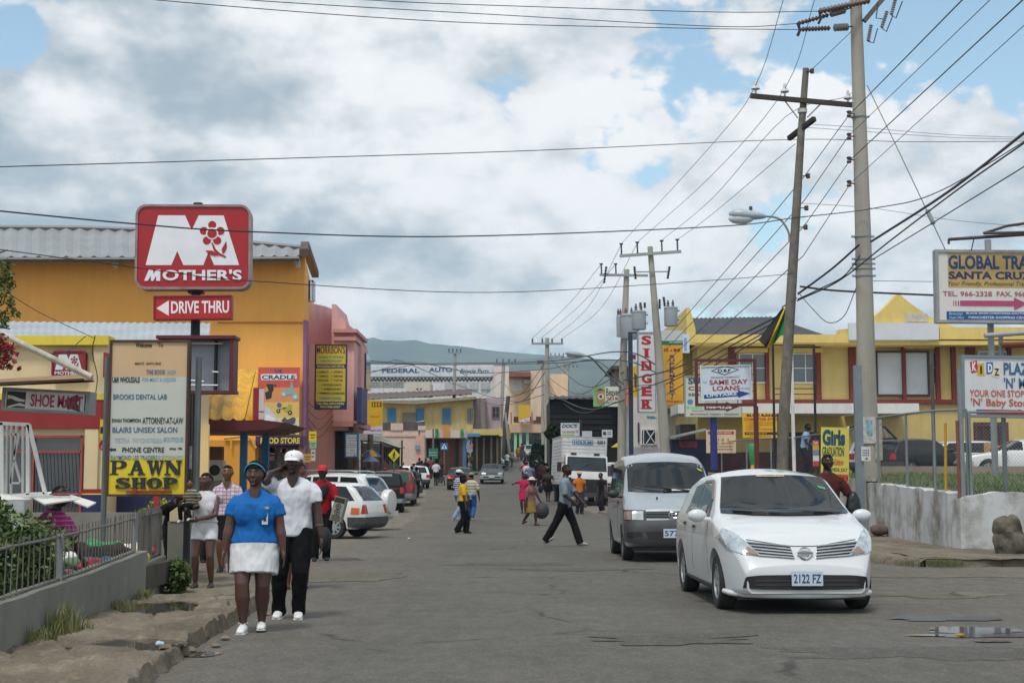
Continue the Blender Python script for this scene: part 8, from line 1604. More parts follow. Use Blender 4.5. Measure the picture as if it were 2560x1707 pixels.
# --- the far crowd
GC = 'crowd along the far street'
SK = ['2e1e17', '3a261d', '241813']
crowd = [(963, 75, 1.66, 175, '6f7a5a', 'trousers', '2a2c34', 'cap:b4202c', 'in a grey-green top and red cap above the parked pickup'), (979, 75.5, 1.70, 170, '2a48a0', 'trousers', '20242c', '', 'in a royal blue shirt above the parked pickup'), (1001, 76, 1.72, 185, '8e2028', 'trousers', '1c1c20', '', 'in a broad dark red shirt above the red off-roader'),
(1018, 76, 1.66, 200, 'b4b4b8', 'trousers', '1c1c20', '', 'in white with short dark hair right of the dark red shirt'), (1029, 77, 1.74, 150, '16161c', 'trousers', '121214', '', 'dressed all in black in the crowd left of the street'), (1041, 78, 1.66, 180, '4a4f52', 'trousers', '1a1c20', '', 'in a plain dark grey shirt in the crowd left of the street'), (1034, 88, 1.78, 20, 'c3c3c6', 'trousers', '26262c', 'brim:c8b894', 'in white with a pale brimmed hat behind the grey shirt'),
(1054, 99, 1.66, 200, '4a2428', 'dress', '4a2428', '', 'in a long maroon dress at the edge of the road'), (1064, 101, 1.76, 10, '1a1618', 'trousers', '1a1618', '', 'in a black waistcoat beside the maroon dress'), (1090, 97, 1.72, 178, 'c6c8ce', 'shorts', '18181c', '', 'in a white T-shirt and black shorts pushing a cart'), (1100, 101, 1.74, 10, '3a2428', 'trousers', '1e1e22', '', 'in dark maroon just right of the white T-shirt and cart'),
(1076, 110, 1.70, 170, '7a3a30', 'trousers', '20222a', '', 'in a brick red shirt between the maroon dress and the cart'), (1070, 118, 1.68, 20, '8a8f98', 'trousers', '2a2c34', '', 'in pale grey behind the black waistcoat'), (1048, 104, 1.74, 170, '20242c', 'trousers', '1a1a1e', '', 'in navy behind the long maroon dress'), (1007, 90, 1.7, 10, 'a8a49a', 'trousers', '2a2a2a', '', 'in cream at the back of the crowd by the stall'), (988, 92, 1.72, 190, '3a2a24', 'trousers', '1a1a1a', '', 'in brown at the back of the crowd by the stall'), (950, 86, 1.68, 30, '5a6a8a', 'trousers', '26262c', '', 'in steel blue beside the silver off-roader'), (1153, 136, 1.7, 60, '2a2c30', 'trousers', '1a1a1c', '', 'in charcoal between the concrete pole and the blue column'), (1226, 143, 1.66, 20, '7a5a4a', 'trousers', '2a2a2e', '', 'in tan brown just left of the white saloon'), (875, 62, 1.66, 160, 'c2c2c8', 'trousers', '2a2a30', '', 'in a white shirt behind the brown timber post'), (925, 66, 1.70, 170, 'b6b6ba', 'trousers', '1c1c20', '', 'in a white and black top behind the white off-roader'), (910, 72, 1.72, 30, '16181e', 'trousers', '121216', '', 'in black under the grey umbrella'), (958, 53, 1.50, 170, '5a4030', 'trousers', '2a2a30', '', 'in brown standing behind the black pickup'),
(1111, 126, 1.64, 0, 'a86a58', 'trousers', '8a5a50', '', 'in orange-pink left of the white T-shirt and jeans'), (1122, 128, 1.76, 175, 'cacbd0', 'trousers', '3a4a68', '', 'in a white T-shirt and blue jeans beside the concrete pole'), (1138, 131, 1.72, 100, '1f8a44', 'trousers', '1c1c22', '', 'in a bright green shirt right beside the concrete pole'), (1103, 124, 1.6, 20, '5a7a90', 'trousers', '2a3040', '', 'in dusty blue below the blue crossing sign'),
(1165, 140, 1.78, 170, '6a6c74', 'trousers', '20242e', '', 'in a grey shirt by the blue column'), (1179, 137, 1.36, 10, 'c3a81e', 'shorts', '5a4a3a', '', 'small and in a yellow vest at the pavement edge'), (1191, 138, 1.74, 190, '5a4a52', 'trousers', '2a3a5a', '', 'in a checked dark shirt and jeans at the pavement edge'), (1184, 144, 1.68, 0, '3a2a30', 'trousers', '26262c', '', 'under the crimson umbrella'), (1205, 142, 1.7, 40, '23262e', 'trousers', '1c1c20', '', 'in navy left of the white saloon'), (1213, 145, 1.68, 60, '3a4a5a', 'trousers', '24242a', '', 'in slate blue left of the white saloon'),
(1248, 133, 1.72, 175, 'a69a80', 'trousers', '4a4840', '', 'in a beige shirt in front of the white saloon'), (1267, 133, 1.68, 170, 'cdcdd2', 'skirt', '3a5a4a', '', 'in a white top and green skirt pushing a bicycle'), (1279, 140, 1.70, 140, '8a8478', 'trousers', '5a564e', '', 'in pale grey leaning by the slim pole'), (1295, 158, 1.68, 0, 'c08a1e', 'skirt', '9a3a2a', '', 'in an orange top and red skirt far up the street'), (1304, 166, 1.74, 0, 'c02a4a', 'trousers', '2a3a52', '', 'in a crimson shirt by the green columns'), (1329, 172, 1.76, 180, 'b59a5a', 'trousers', '3a3a3a', '', 'in tan behind the grey off-roader'),
(1316, 93, 1.70, 150, 'c4c6cc', 'trousers', '2a3a4a', 'cap:a8243c', 'in a white top and red cap in the right-hand cluster'), (1326, 89, 1.68, 10, '6f7896', 'trousers', '3a3e4a', '', 'in a grey-blue vest in the right-hand cluster'), (1340, 96, 1.72, 60, '1c1e24', 'trousers', '16161a', 'cap:8f9498', 'in black with a grey cap in the right-hand cluster'), (1311, 98, 1.66, 30, 'a02a44', 'trousers', '26262c', '', 'in a raspberry shirt at the back of the right-hand cluster'), (1354, 94, 1.70, 200, '3a2c2a', 'trousers', '2a2622', '', 'in dark brown left of the yellow top'), (1368, 92, 1.64, 180, 'bcae3a', 'skirt', '2a4a3a', '', 'in a lemon yellow top between the pole and the truck'), (1362, 90, 1.70, 160, '4a2a30', 'trousers', '1e1e22', '', 'in plum beside the lemon yellow top')]
for i, (px, D, H, yw, tc_, kind, bc, ht, lb) in enumerate(crowd):
 rnd = random.Random(i); st_ = rnd.uniform(.02, .09); bot_ = (kind, bc) if kind in ('trousers', 'shorts') else (kind, bc, .58, .28)
 hd = {1: (.16, -.02 - rnd.random() * .1, .47), -1: (-.16, -.02 - rnd.random() * .12, .47 + .12 * (rnd.random() < .3))}
 ex = None
 if 'pushing a cart' in lb: ex = lambda R0, h, sh, T, hc, hs: None
 person('distant person ' + lb, loc_px(px, D), yw, H, 1 + .12 * rnd.random(), kind in ('dress', 'skirt'), SK[i % 3], {1: (.055, -st_, 0, 0), -1: (-.055, st_, .01, -8)}, hd, (0, 0), tc_, bot_, '1a1715', rnd.choice(['short', 'short', 'afro']) if kind in ('trousers', 'shorts') else rnd.choice(['bun', 'bob']), tuple(ht.split(':')) if ht else None, lod=2, group=GC, sleeve=rnd.choice([.6, .9]))
# ------------------------------------------------------------------ walls, fences, plants and small things
M_RENDER = M('7d7d74', .9, .12, 1.6, bump=.35, dirt=.35, streak=.5, dcol=(.12, .11, .09))
def wallseg(mb, pts, th=.2, z0=-.05, n=10, amp=.02):
 """pts: (x, y, ztop); thick wall following the points"""
 P2 = []
 for a, b in zip(pts, pts[1:]):
  for i in range(n): t = i / n; P2.append(tuple(a[k] + (b[k] - a[k]) * t for k in range(3)))
 P2.append(pts[-1]); rows = []
 for i, p in enumerate(P2):
  a, b = P2[max(0, i - 1)], P2[min(len(P2) - 1, i + 1)]; d = Vector((b[0] - a[0], b[1] - a[1], 0)).normalized(); nn = Vector((-d.y, d.x, 0)) * th
  z = p[2] + amp * noise.noise((p[0] * 3, p[1] * 3, 1)); rows.append([(p[0], p[1], z0), (p[0], p[1], (z0 + z) / 2), (p[0], p[1], z), (p[0] + nn.x, p[1] + nn.y, z + .005), (p[0] + nn.x, p[1] + nn.y, z0)])
 vs = [q for r in rows for q in r]; k = 5
 fs = [(i * k + j, i * k + j + 1, (i + 1) * k + j + 1, (i + 1) * k + j) for i in range(len(rows) - 1) for j in range(k - 1)] + [tuple(range(k)), tuple(range((len(rows) - 1) * k, len(rows) * k))[::-1]]
 return mb.add(vs, fs)
wl = [(-3.86, 4.5, .47), (-3.87, 10.9, .49), (-4.03, 14, .55), (-4.36, 17.4, .60)]
tag(wallseg(MB(), wl, .2, -.05, 12, .008).build('low_wall', M_RENDER), 'low grey rendered wall beside the broken pavement, under the railing', 'wall')
tag(wallseg(MB(), [(-4.37, 17.42, .45), (-4.50, 18.9, .47)], .2, -.05, 5, .006).build('low_wall', M_RENDER), 'lower end block of the grey wall under the dense railing panel', 'wall')
def along(tab, y):
 for a, b in zip(tab, tab[1:]):
  if y <= b[1]: t = (y - a[1]) / (b[1] - a[1]); return a[0] + (b[0] - a[0]) * t - .09, y, a[2] + (b[2] - a[2]) * t
 return tab[-1][0] - .09, y, tab[-1][2]
M_FENCE = M('6a6862', .6, .25, 4, metal=.3, dirt=.3, dcol=(.15, .09, .05))
rl = thing('railing', 'long thin grey picket railing along the top of the low wall', 'railing', (-4, 11, .5)); y = 6.0; i = 0
m = MB(); m.tube([(lambda q: (q[0], q[1], q[2] + .40 + .012 * noise.noise((yy, 0, 0))))(along(wl, yy)) for yy in [6 + k * .5 for k in range(24)] if yy < 17.5], .013, 6); m.tube([(lambda q: (q[0], q[1], q[2] + .02))(along(wl, yy)) for yy in [6 + k * .5 for k in range(24)] if yy < 17.5], .012, 6); m.build('rail', M_FENCE, rl, 40)
rr = random.Random(2)
while y < 17.4:
 x, _, z = along(wl, y); m = MB(); m.tube([(x, y, z), (x + rr.uniform(-.012, .012), y + rr.uniform(-.012, .012), z + .47)], .0058, 5); m.build('picket', M_FENCE, rl); y += .165
for yy in (9.2, 13.1, 16.9): x, _, z = along(wl, yy); m = MB(); m.box(x - .025, yy - .02, z - .05, x + .025, yy + .02, z + .42); m.build('post', M('7a7f80', .5, .15, 3), rl)
rl = thing('railing', 'short dense railing panel at the end of the grey wall', 'railing', (-4.45, 18.1, .47))
wl2 = [(-4.37, 17.42, .45), (-4.50, 18.9, .47)]
m = MB()
for zz in (.03, .56): m.tube([(along(wl2, 17.45)[0], 17.45, .45 + zz), (along(wl2, 18.88)[0], 18.88, .47 + zz)], .016, 6)
m.build('rail', M_FENCE, rl, 40)
for k in range(15): yy = 17.48 + k * .098; x, _, z = along(wl2, yy); m = MB(); m.tube([(x, yy, z), (x, yy, z + .64)], .012, 5); m.build('picket', M_FENCE, rl)
for yy in (17.5, 18.0, 18.85): x, _, z = along(wl2, yy); m = MB(); m.box(x - .03, yy - .03, z - .1, x + .03, yy + .03, z + .6); m.build('post', M('57544e', .7, .2, 3), rl)
# grey back wall and gate pier behind the mother
m = MB(); m.box(-4.95, 23.6, -.1, -4.75, 27, .85); m.box(-9.5, 27.0, -.1, -4.75, 27.2, .85); tag(m.build('yard_wall', M_RENDER), 'plain grey yard wall behind the dense railing panel', 'wall')
m = MB(); m.box(X(425, 21.5), 21.52, -.05, X(484, 21.5), 21.7, Z(1303, 21.5)); tag(m.build('pier_base', M_RENDER), 'grey rendered base under the cream pointed pier', 'pier'); m = MB(); m.prism([(X(430, 21.5), Z(1303, 21.5) + .002), (X(430, 21.5), Z(1280, 21.5)), (X(462, 21.5), Z(1256, 21.5)), (X(480, 21.5), Z(1270, 21.5)), (X(480, 21.5), Z(1303, 21.5) + .002)], 21.5, 21.7); tag(m.build('cream_pier', M('c9bd94', .8, .08, 2)), 'low cream pointed pier behind the dense railing panel', 'pier')
# hedges and shrubs
def shrub(name, label, c, r, n, size, seed, mat=M_LEAF, cat='shrub', group=None, stems=4, mat2=None):
 t = thing(name, label, cat, (c[0], c[1], c[2] - r[2]), 0, group); leaf_cloud(MB(), c, r, n, size, seed).build('foliage', mat, t)
 if mat2: leaf_cloud(MB(), (c[0], c[1] - .05, c[2] + r[2] * .1), (r[0], r[1], r[2]), n // 4, size, seed + 50, hollow=.8).build('young_leaves', mat2, t)
 m = MB(); rd = random.Random(seed)
 for k in range(stems): m.tube([(c[0] + rd.uniform(-.3, .3) * r[0], c[1] + rd.uniform(-.3, .3) * r[1], c[2] - r[2] * 1.1), (c[0] + rd.uniform(-.6, .6) * r[0], c[1], c[2] + r[2] * .4)], .02, 5)
 m.build('stems', M_WOOD, t); return t
shrub('hedge', 'dark green leafy hedge behind the railing at the left edge', (-4.74, 13.0, .64), (.66, 2.1, .66), 12000, .032, 11, M('34491e', .6, .4, 3, spec=.3), 'hedge', None, 8, M('586c34', .6, .3, 3))
shrub('hedge', 'clipped yellow-green hedge below the pawn shop board', (-6.75, 28.5, .62), (1.15, .7, .5), 5200, .055, 12, M('8f9420', .6, .45, 4, spec=.3), 'hedge', None, 8)
shrub('shrub', 'small dark shrub at the end of the grey wall beside the girl in shorts', (-4.28, 18.6, .22), (.22, .35, .30), 900, .04, 13)
shrub('shrub', 'weedy mound of creepers by the right-hand kerb and boulder', (10.1, 26.1, .2), (1.0, .55, .26), 2600, .05, 14, M('4a5a2c', .7, .4, 3), 'weeds', None, 3); shrub('roadside_bush', 'tall dark bush beside the pole where the far street climbs', (2.05, 112, zg(112) + 1.4), (.95, .9, 2.0), 2600, .15, 15, M_LEAF2, 'bush'); shrub('roadside_bush', 'low clipped bush under the yellow umbrella', (X(1540, 84), 84, zg(84) + .9), (.9, .6, .8), 900, .12, 16, M_LEAF, 'bush'); shrub('roadside_bush', 'dark bushes on the corner beneath the white shop board', (X(1385, 86), 87, zg(86) + 3.5), (.7, .6, .8), 900, .12, 17, M_LEAF2, 'bush')
def tuft(label, c, n, hgt, seed, spread=.18, col='66693c', group=None):
 rd = random.Random(seed); m = MB()
 for _ in range(n):
  a = rd.uniform(0, 6.28); r = spread * rd.random() ** .7; b = Vector((c[0] + r * math.cos(a), c[1] + r * math.sin(a) * 1.6, c[2])); h = hgt * rd.uniform(.4, 1); l = Vector((rd.gauss(0, .25), rd.gauss(0, .25), 0)) * h; w_ = Vector((.006, .004, 0))
  m.add([b - w_, b + w_, b + l * .4 + Vector((0, 0, h * .6)) + w_ * .7, b + l * .4 + Vector((0, 0, h * .6)) - w_ * .7, b + l + Vector((0, 0, h))], [(0, 1, 2, 3), (3, 2, 4)])
 return tag(m.build('grass_tuft', M(col, .7, .4, 5)), label, 'grass tuft', group)
for i, (px, py, n, hg, sp, lb) in enumerate([(45, 1600, 130, .22, .11, 'grass tuft at the foot of the grey wall, nearest the corner of the view'), (110, 1580, 190, .36, .14, 'tallest grass tuft against the grey wall'), (285, 1515, 80, .16, .13, 'short grass tuft beside the upper muddy puddle'), (325, 1490, 90, .16, .1, 'little weed clump on the wall side of the pavement'), (440, 1452, 170, .34, .18, 'bushy grass clump below the dense railing panel'), (150, 1570, 50, .16, .2, 'thin grass fringe right of the tallest tuft')]):
 q = onz(px, py, .15); tuft(lb, (max(q.x, along(wl, q.y)[0] + .22) if q.y < 17 else q.x, q.y, .12), int(n * .7), hg * .85, i, sp)
for i, (x, y, n, hg, lb) in enumerate([(6.75, 24.4, 120, .14, 'grass growing over the right kerb, left clump'), (7.2, 24.3, 260, .18, 'larger grass clump growing over the right kerb'), (9.6, 24.6, 140, .15, 'grass clump on the kerb below the boulder'), (10.3, 24.7, 120, .15, 'grass clump on the kerb at the right edge')]): tuft(lb, (x, y, .03), n, hg, 20 + i, .3, '55602e')
# right-hand retaining wall
M_WW = M('bfc2c4', .85, .10, 1.7, bump=.35, dirt=1.7, streak=.4, dcol=(.19, .175, .14))
rw = [(9.12, 37.2, 1.40), (8.85, 33, 1.32), (8.6, 28.6, 1.21)]
tag(wallseg(MB(), [(x, y, z) for x, y, z in rw[::-1]], -.28, -.05, 14, .05).build('retaining_wall', M_WW), 'stained whitewashed retaining wall running back from the corner pipe post', 'wall')
tag(wallseg(MB(), [(8.58, 28.3, 1.05), (8.62, 27.86, 1.12), (9.3, 27.9, 1.22), (11, 28.1, 1.18), (14, 28.5, 1.2), (40, 31, 1.2)], .28, -.05, 16, .05).build('retaining_wall', M_WW), 'stained whitewashed retaining wall facing us behind the boulder', 'wall')
m = MB(); wallseg(m, [(9.15, 37.4, 1.5), (9.1, 60, 1.75), (8.6, 78, 2.0), (8.4, 100, 2.6)][::-1], .25, -.05, 10, .03); tag(m.build('boundary_wall', M('b5b4ae', .85, .12, 1, streak=.6, dirt=.3)), 'long pale boundary wall under the far chain-link fence', 'wall')
gr = MB(); rd = random.Random(4)
for _ in range(9000):
 u, v = rd.random(), rd.random() ** 1.3; x = 9.2 + 16 * u; y = 28.35 + 17.5 * v
 b = Vector(bankfn((x - 9.15) / 60, (y - 28) / 18)); h = rd.uniform(.05, .15) * (1.6 if v < .06 else 1); l = Vector((rd.gauss(0, .3), rd.gauss(0, .3), 0)) * h; w_ = Vector((.011, 0, 0))
 gr.add([b - w_, b + w_, b + l + Vector((0, 0, h))], [(0, 1, 2)])
tag(gr.build('grass', M('4f6a24', .7, .4, 2)), 'short green grass on the bank behind the white wall', 'grass', kind='stuff')
def chain(label, posts, h, cell=.075, tilt=0, thick=.03, zoff=0):
 t = thing('chain_link_fence', label, 'fence', posts[0]); M_P = M('7d868a', .5, .15, 3, metal=.4, dirt=.2)
 for p in posts: m = MB(); m.tube([p, (p[0], p[1], p[2] + h)], thick, 8); m.build('post', M_P, t, 40)
 m = MB(); m.tube([(p[0], p[1], p[2] + h) for p in posts], thick * .8, 8); m.build('top_rail', M_P, t, 40)
 m = MB(); wv = .0016
 for a, b in zip(posts, posts[1:]):
  a, b = Vector(a), Vector(b); d = b - a; L = d.length; n = int(L / cell)
  for i in range(-int(h / cell), n):
   for s in (1, -1):
    s0, s1 = i * cell, i * cell + h; t0 = max(0, s0); t1 = min(L, s1)
    if t1 <= t0: continue
    za, zb_ = (t0 - s0), (t1 - s0)
    if s < 0: za, zb_ = h - za, h - zb_
    p0 = a + d * (t0 / L) + Vector((0, 0, za)); p1 = a + d * (t1 / L) + Vector((0, 0, zb_)); w_ = Vector((0, 0, wv * 1.4))
    m.add([p0 - w_, p1 - w_, p1 + w_, p0 + w_], [(0, 1, 2, 3)])
 m.build('chain_link', M('8f979a', .5, .1, 3, metal=.5), t); return t
chain('chain-link fence on the white wall between the tall concrete pole and the corner post', [(9.18, 36.2, 1.3), (9.02, 33, 1.25), (8.95, 30.6, 1.2), (8.86, 28.1, 1.1)], 1.72)
chain('chain-link fence on the white wall running right from the corner post', [(8.9, 28.05, 1.05), (11.6, 28.3, 1.05), (14.4, 28.7, 1.05), (18, 29.2, 1.05)], 1.72)
chain('far chain-link fence above the long boundary wall', [(9.3, 39, 1.5), (9.25, 43, 1.5), (9.2, 47, 1.5), (9.15, 51, 1.6), (9.1, 56, 1.7), (9.0, 62, 1.75), (8.85, 69, 1.8), (8.6, 77, 1.9), (8.4, 86, 2.1)], 1.35, .11)
m = MB(); m.tube([(8.72, 28.0, .95), (8.72, 28.0, 3.6)], .055, 10); m.tube([(8.64, 27.98, .95), (8.64, 27.98, 2.6)], .03, 8, mi=1); tag(m.build('corner_post', [M('7c858a', .5, .15, 3, metal=.3), M_RUST], smooth=40), 'tall grey pipe post with a rusty bar at the corner of the white wall', 'post')
m = MB(); m.tube([(X(2366, 29), 29.2, 1.1), (X(2370, 29), 29.2, 2.6)], .03, 8); tag(m.build('yellow_pipe', M('b08a1c', .5), smooth=40), 'thin yellow pipe beside the corner post', 'pipe')
m = MB(); m.tube([(X(2332, 34), 34, 1.2), (X(2333, 34), 34, 4.2)], .045, 8); tag(m.build('rusty_pipe_post', M('4c4a48', .6, .2, 3), smooth=40), 'dark tall pipe post among the fence posts behind the white wall', 'post')
# boulder, brick, rubble
def rock(name, label, c, r, seed, mat, rough=.25, cat='rock', group=None, n=22):
 m = MB(); m.ell((0, 0, 0), (1, 1, 1), n * 2, n); vs = []
 for v in m.v: d = Vector(v); k = 1 + rough * noise.noise(d * 1.3 + Vector((seed, 0, 0))) + rough * .45 * noise.noise(d * 3.3 + Vector((0, seed, 0))) + rough * .25 * noise.noise(d * 8); vs.append((c[0] + d.x * r[0] * k, c[1] + d.y * r[1] * k, c[2] + d.z * r[2] * k))
 m.v = vs; return tag(m.build(name, mat, smooth=60), label, cat, group)
M_ROCK = M('625c51', .95, .5, 5, bump=1, dirt=.9, dcol=(.035, .033, .024))
bo = MB();
for (cx, cz, rx, rz) in ((9.05, .30, .37, .30), (8.99, .56, .25, .30), (9.20, .26, .30, .24)): bo.ell((cx, 26.2, cz), (rx, rx * .8, rz), 24, 16)
b_ = remesh(bo, 'boulder', M_ROCK, None, .02, 1, .11, 4.6); tag(b_, 'large rough grey boulder on the corner pavement', 'boulder')
rock('broken_block', 'reddish-brown broken block at the left foot of the white wall', (8.75, 34.6, .28), (.22, .16, .14), 3, M('5d5048', .9, .3, 4, bump=.5), .1, 'block')
rd = random.Random(9)
for i in range(16):
 y = rd.uniform(8.5, 16.5); x = -2.62 - .04 * (y - 8.5) / 4 + rd.gauss(0, .10); s = rd.uniform(.012, .035) * (1.5 if i % 7 == 0 else 1); on = x < -2.8
 rock('rubble_lump', 'loose lump of broken kerb concrete at the edge of the left pavement', (x, y, (.15 if on else .012) + s * .4), (s * 1.4, s, s * .6), i, M('7d7262', .95, .25, 6, bump=.5), .35, 'rubble', 'loose lumps of broken kerb concrete', 7)
# vendor's corner
M_BOARD = M('d0cfc8', .7, .06, 3, streak=.15)
fr = thing('bent_steel_frame', 'bent white empty steel sign frame at the left edge', 'frame', P(40, 1240, 15)); D = 15; m = MB()
L2 = [((-40, 1056), (72, 1061)), ((72, 1061), (113, 1234)), ((113, 1234), (-40, 1246)), ((4, 1056), (6, 1246)), ((70, 1062), (70, 1236))]
for a, b in L2: p, q = P(*a, D), P(*b, D); v = q - p; m.cbox((p + q) / 2, (v.length, .04, .035), 0, v.to_track_quat('X', 'Z').to_matrix())
m.build('outer_frame', M('cfd1ce', .55, .08, 3, dirt=.25), fr); m = MB()
for a, b in [((18, 1060), (16, 1240)), ((28, 1060), (27, 1240)), ((42, 1061), (36, 1152)), ((48, 1088), (35, 1140)), ((35, 1152), (28, 1205)), ((36, 1150), (52, 1205)), ((57, 1062), (57, 1238)), ((28, 1085), (50, 1086)), ((27, 1207), (50, 1207))]: p, q = P(*a, D + .12), P(*b, D + .12); v = q - p; m.cbox((p + q) / 2, (v.length, .03, .02), 0, v.to_track_quat('X', 'Z').to_matrix())
m.build('inner_bars', M('b9bbb8', .55, .1, 3), fr)
cr = thing('sun_shelter', 'weathered white boards laid as a shade over the street vendor', 'shade', P(120, 1250, 15))
for i, (q, dz) in enumerate([([(-40, 1236, 14.4), (75, 1232, 15.8), (130, 1246, 15.6), (10, 1249, 14.2)], 0), ([(62, 1234, 15.6), (140, 1231, 15.9), (192, 1250, 15.1), (112, 1262, 14.3)], .012), ([(130, 1236, 15.7), (170, 1238, 15.6), (240, 1260, 15.0), (220, 1271, 14.6)], .02)]):
 v = [P(*p) + Vector((0, 0, dz)) for p in q]; m = MB(); m.add(v + [p - Vector((0, 0, .014)) for p in v], [(0, 1, 2, 3), (7, 6, 5, 4), (0, 4, 5, 1), (1, 5, 6, 2), (2, 6, 7, 3), (3, 7, 4, 0)]); m.build('board', M_BOARD, cr)
m = MB(); c = P(138, 1243, 15.2)
for k in range(3): m.tube([c + Vector((.09 * k + .05 * math.cos(t * .5), .3 * math.sin(t * .5) * .3, .035)) for t in range(9)], .008, 4)
m.build('red_writing', M('b04a58', .6), cr)
m = MB(); m.box(X(-40, 17), 17, 0, X(62, 17), 17.4, Z(1246, 17)); tag(m.build('cream_pillar', M('b9ae95', .85, .12, 2, streak=.4, dirt=.25)), 'stained cream masonry pillar below the bent steel frame', 'pillar')
m = MB(); m.box(X(23, 16.6), 16.6, 0, X(68, 16.6), 16.7, Z(1250, 16.6)); tag(m.build('leaning_board', M('a8b0b4', .6, .2, 5, streak=.5, dcol=(.1, .2, .35))), 'scuffed pale blue panel leaning by the cream pillar', 'panel')
m = MB(); D = 19; m.box(X(175, D), D, .38, X(365, D), D + .6, .44);
for px in (180, 360): m.box(X(px, D) - .03, D + .1, .1, X(px, D) + .03, D + .5, .379)
tag(m.build('bench', M('a8772c', .7, .2, 4)), 'low orange-brown wooden bench behind the heap of clothes', 'bench')
rd = random.Random(12)
for i, (px, py, D, s, c, lb) in enumerate([(185, 1437, 16.0, .17, 'b07a70', 'salmon pink'), (215, 1410, 16.4, .2, 'a02438', 'crimson'), (235, 1424, 16.2, .16, 'b89a94', 'pale pink'), (244, 1398, 16.8, .17, '1f5a6c', 'teal patterned'), (268, 1400, 17.0, .13, '2a6f7c', 'lighter teal'), (235, 1380, 17.4, .24, '1a1618', 'black and red'), (262, 1372, 17.6, .24, '2a2018', 'dark brown'), (285, 1388, 17.6, .15, 'c2c6c6', 'white with blue'), (305, 1378, 18.0, .17, 'a8b8c8', 'sky blue'), (325, 1368, 18.2, .17, 'd0cfc8', 'plain white'), (340, 1380, 18.0, .14, 'c8b94a', 'yellow'), (186, 1388, 17.2, .14, 'cfd2d4', 'bright white'), (195, 1400, 17.0, .13, '5a7a58', 'dull green'), (170, 1425, 16.2, .14, '2a2a30', 'charcoal'), (355, 1366, 18.4, .13, 'b04a50', 'rose red'), (275, 1358, 18.4, .15, '3a8a5a', 'green')]):
 q = P(px, py, D); m = MB()
 for k in range(4): m.ell((q.x + rd.gauss(0, s * .5), q.y + rd.gauss(0, s * .4), q.z - s * .25), (s * rd.uniform(.6, 1), s * .7, s * rd.uniform(.35, .6)), 10, 7, Matrix.Rotation(rd.uniform(-.6, .6), 3, 'Y'))
 o = remesh(m, 'folded_clothing', M(c, .9, .35, 14), None, .022, 2, .03, 9); tag(o, lb + ' bundle of clothing in the heap behind the railing', 'clothing', 'clothes laid out for sale')
m = MB(); m.box(-5.75, 15.6, .15, -4.35, 18.9, .42); tag(m.build('display_table', M('4a443c', .8, .3, 3)), 'low dark display table under the heap of clothes', 'table')
# branch of leaves and bougainvillea at the left edge
tr_ = thing('tree', 'leafy branches reaching in at the top of the left edge', 'tree', (-6.6, 15, 0)); m = MB(); m.tube([(-6.6, 15, 0), (-6.5, 15, 2), (-6.3, 14.9, 3.6), (-6.2, 14.9, 4.6)], [.14, .11, .07, .03], 8)
for a, b in [((-6.4, 15, 2.9), (-5.12, 14.4, 3.2)), ((-6.3, 14.9, 3.5), (-5.1, 14.4, 3.75)), ((-6.3, 14.9, 3.2), (-5.05, 14.4, 2.95)), ((-6.4, 15, 2.5), (-5.2, 14.5, 2.6))]: m.tube([a, b], [.03, .008], 5)
m.build('trunk', M_WOOD, tr_, 40); m = MB()
for i, (px, py, r) in enumerate([(10, 665, .10), (22, 690, .08), (5, 700, .09), (14, 722, .07), (30, 712, .05), (8, 745, .08), (26, 752, .07), (38, 786, .06), (12, 790, .09), (30, 770, .06), (8, 808, .07), (-30, 700, .3), (-50, 780, .3), (-60, 850, .25)]): c = P(px, py, 14.4); leaf_cloud(m, c, (r, r, r), int((34 if px > 0 else 70) * r / .07), .026, i, hollow=.1)
m.build('crown', M('4a6030', .6, .4, 5, spec=.3), tr_)
bg = thing('bougainvillea', 'magenta bougainvillea spray at the left edge below the slanting pole', 'plant', (-6.0, 14.8, 0)); m = MB(); m.tube([(-6, 14.8, 0), (-5.8, 14.6, 1.6), (-5.2, 14.4, 2.7)], [.04, .03, .01], 6); m.build('stems', M_WOOD, bg); m = MB(); m2 = MB()
for i, (px, py, r) in enumerate([(5, 850, .07), (12, 868, .08), (25, 866, .05), (4, 885, .09), (18, 895, .06), (30, 880, .03), (10, 910, .07), (24, 916, .04), (43, 884, .02), (35, 903, .03), (48, 921, .02), (-30, 880, .2)]): c = P(px, py, 14.4); leaf_cloud(m, c, (r, r, r), int(40 * r / .05), .022, 40 + i, hollow=.1); leaf_cloud(m2, c, (r * 1.2, r, r * 1.2), int(10 * r / .05), .028, 80 + i, hollow=.1)
tag(m.build('flowers', M('a01840', .6, .3, 6), bg), kind='stuff'); m2.build('leaves', M('4a6a30', .6, .3, 5), bg)
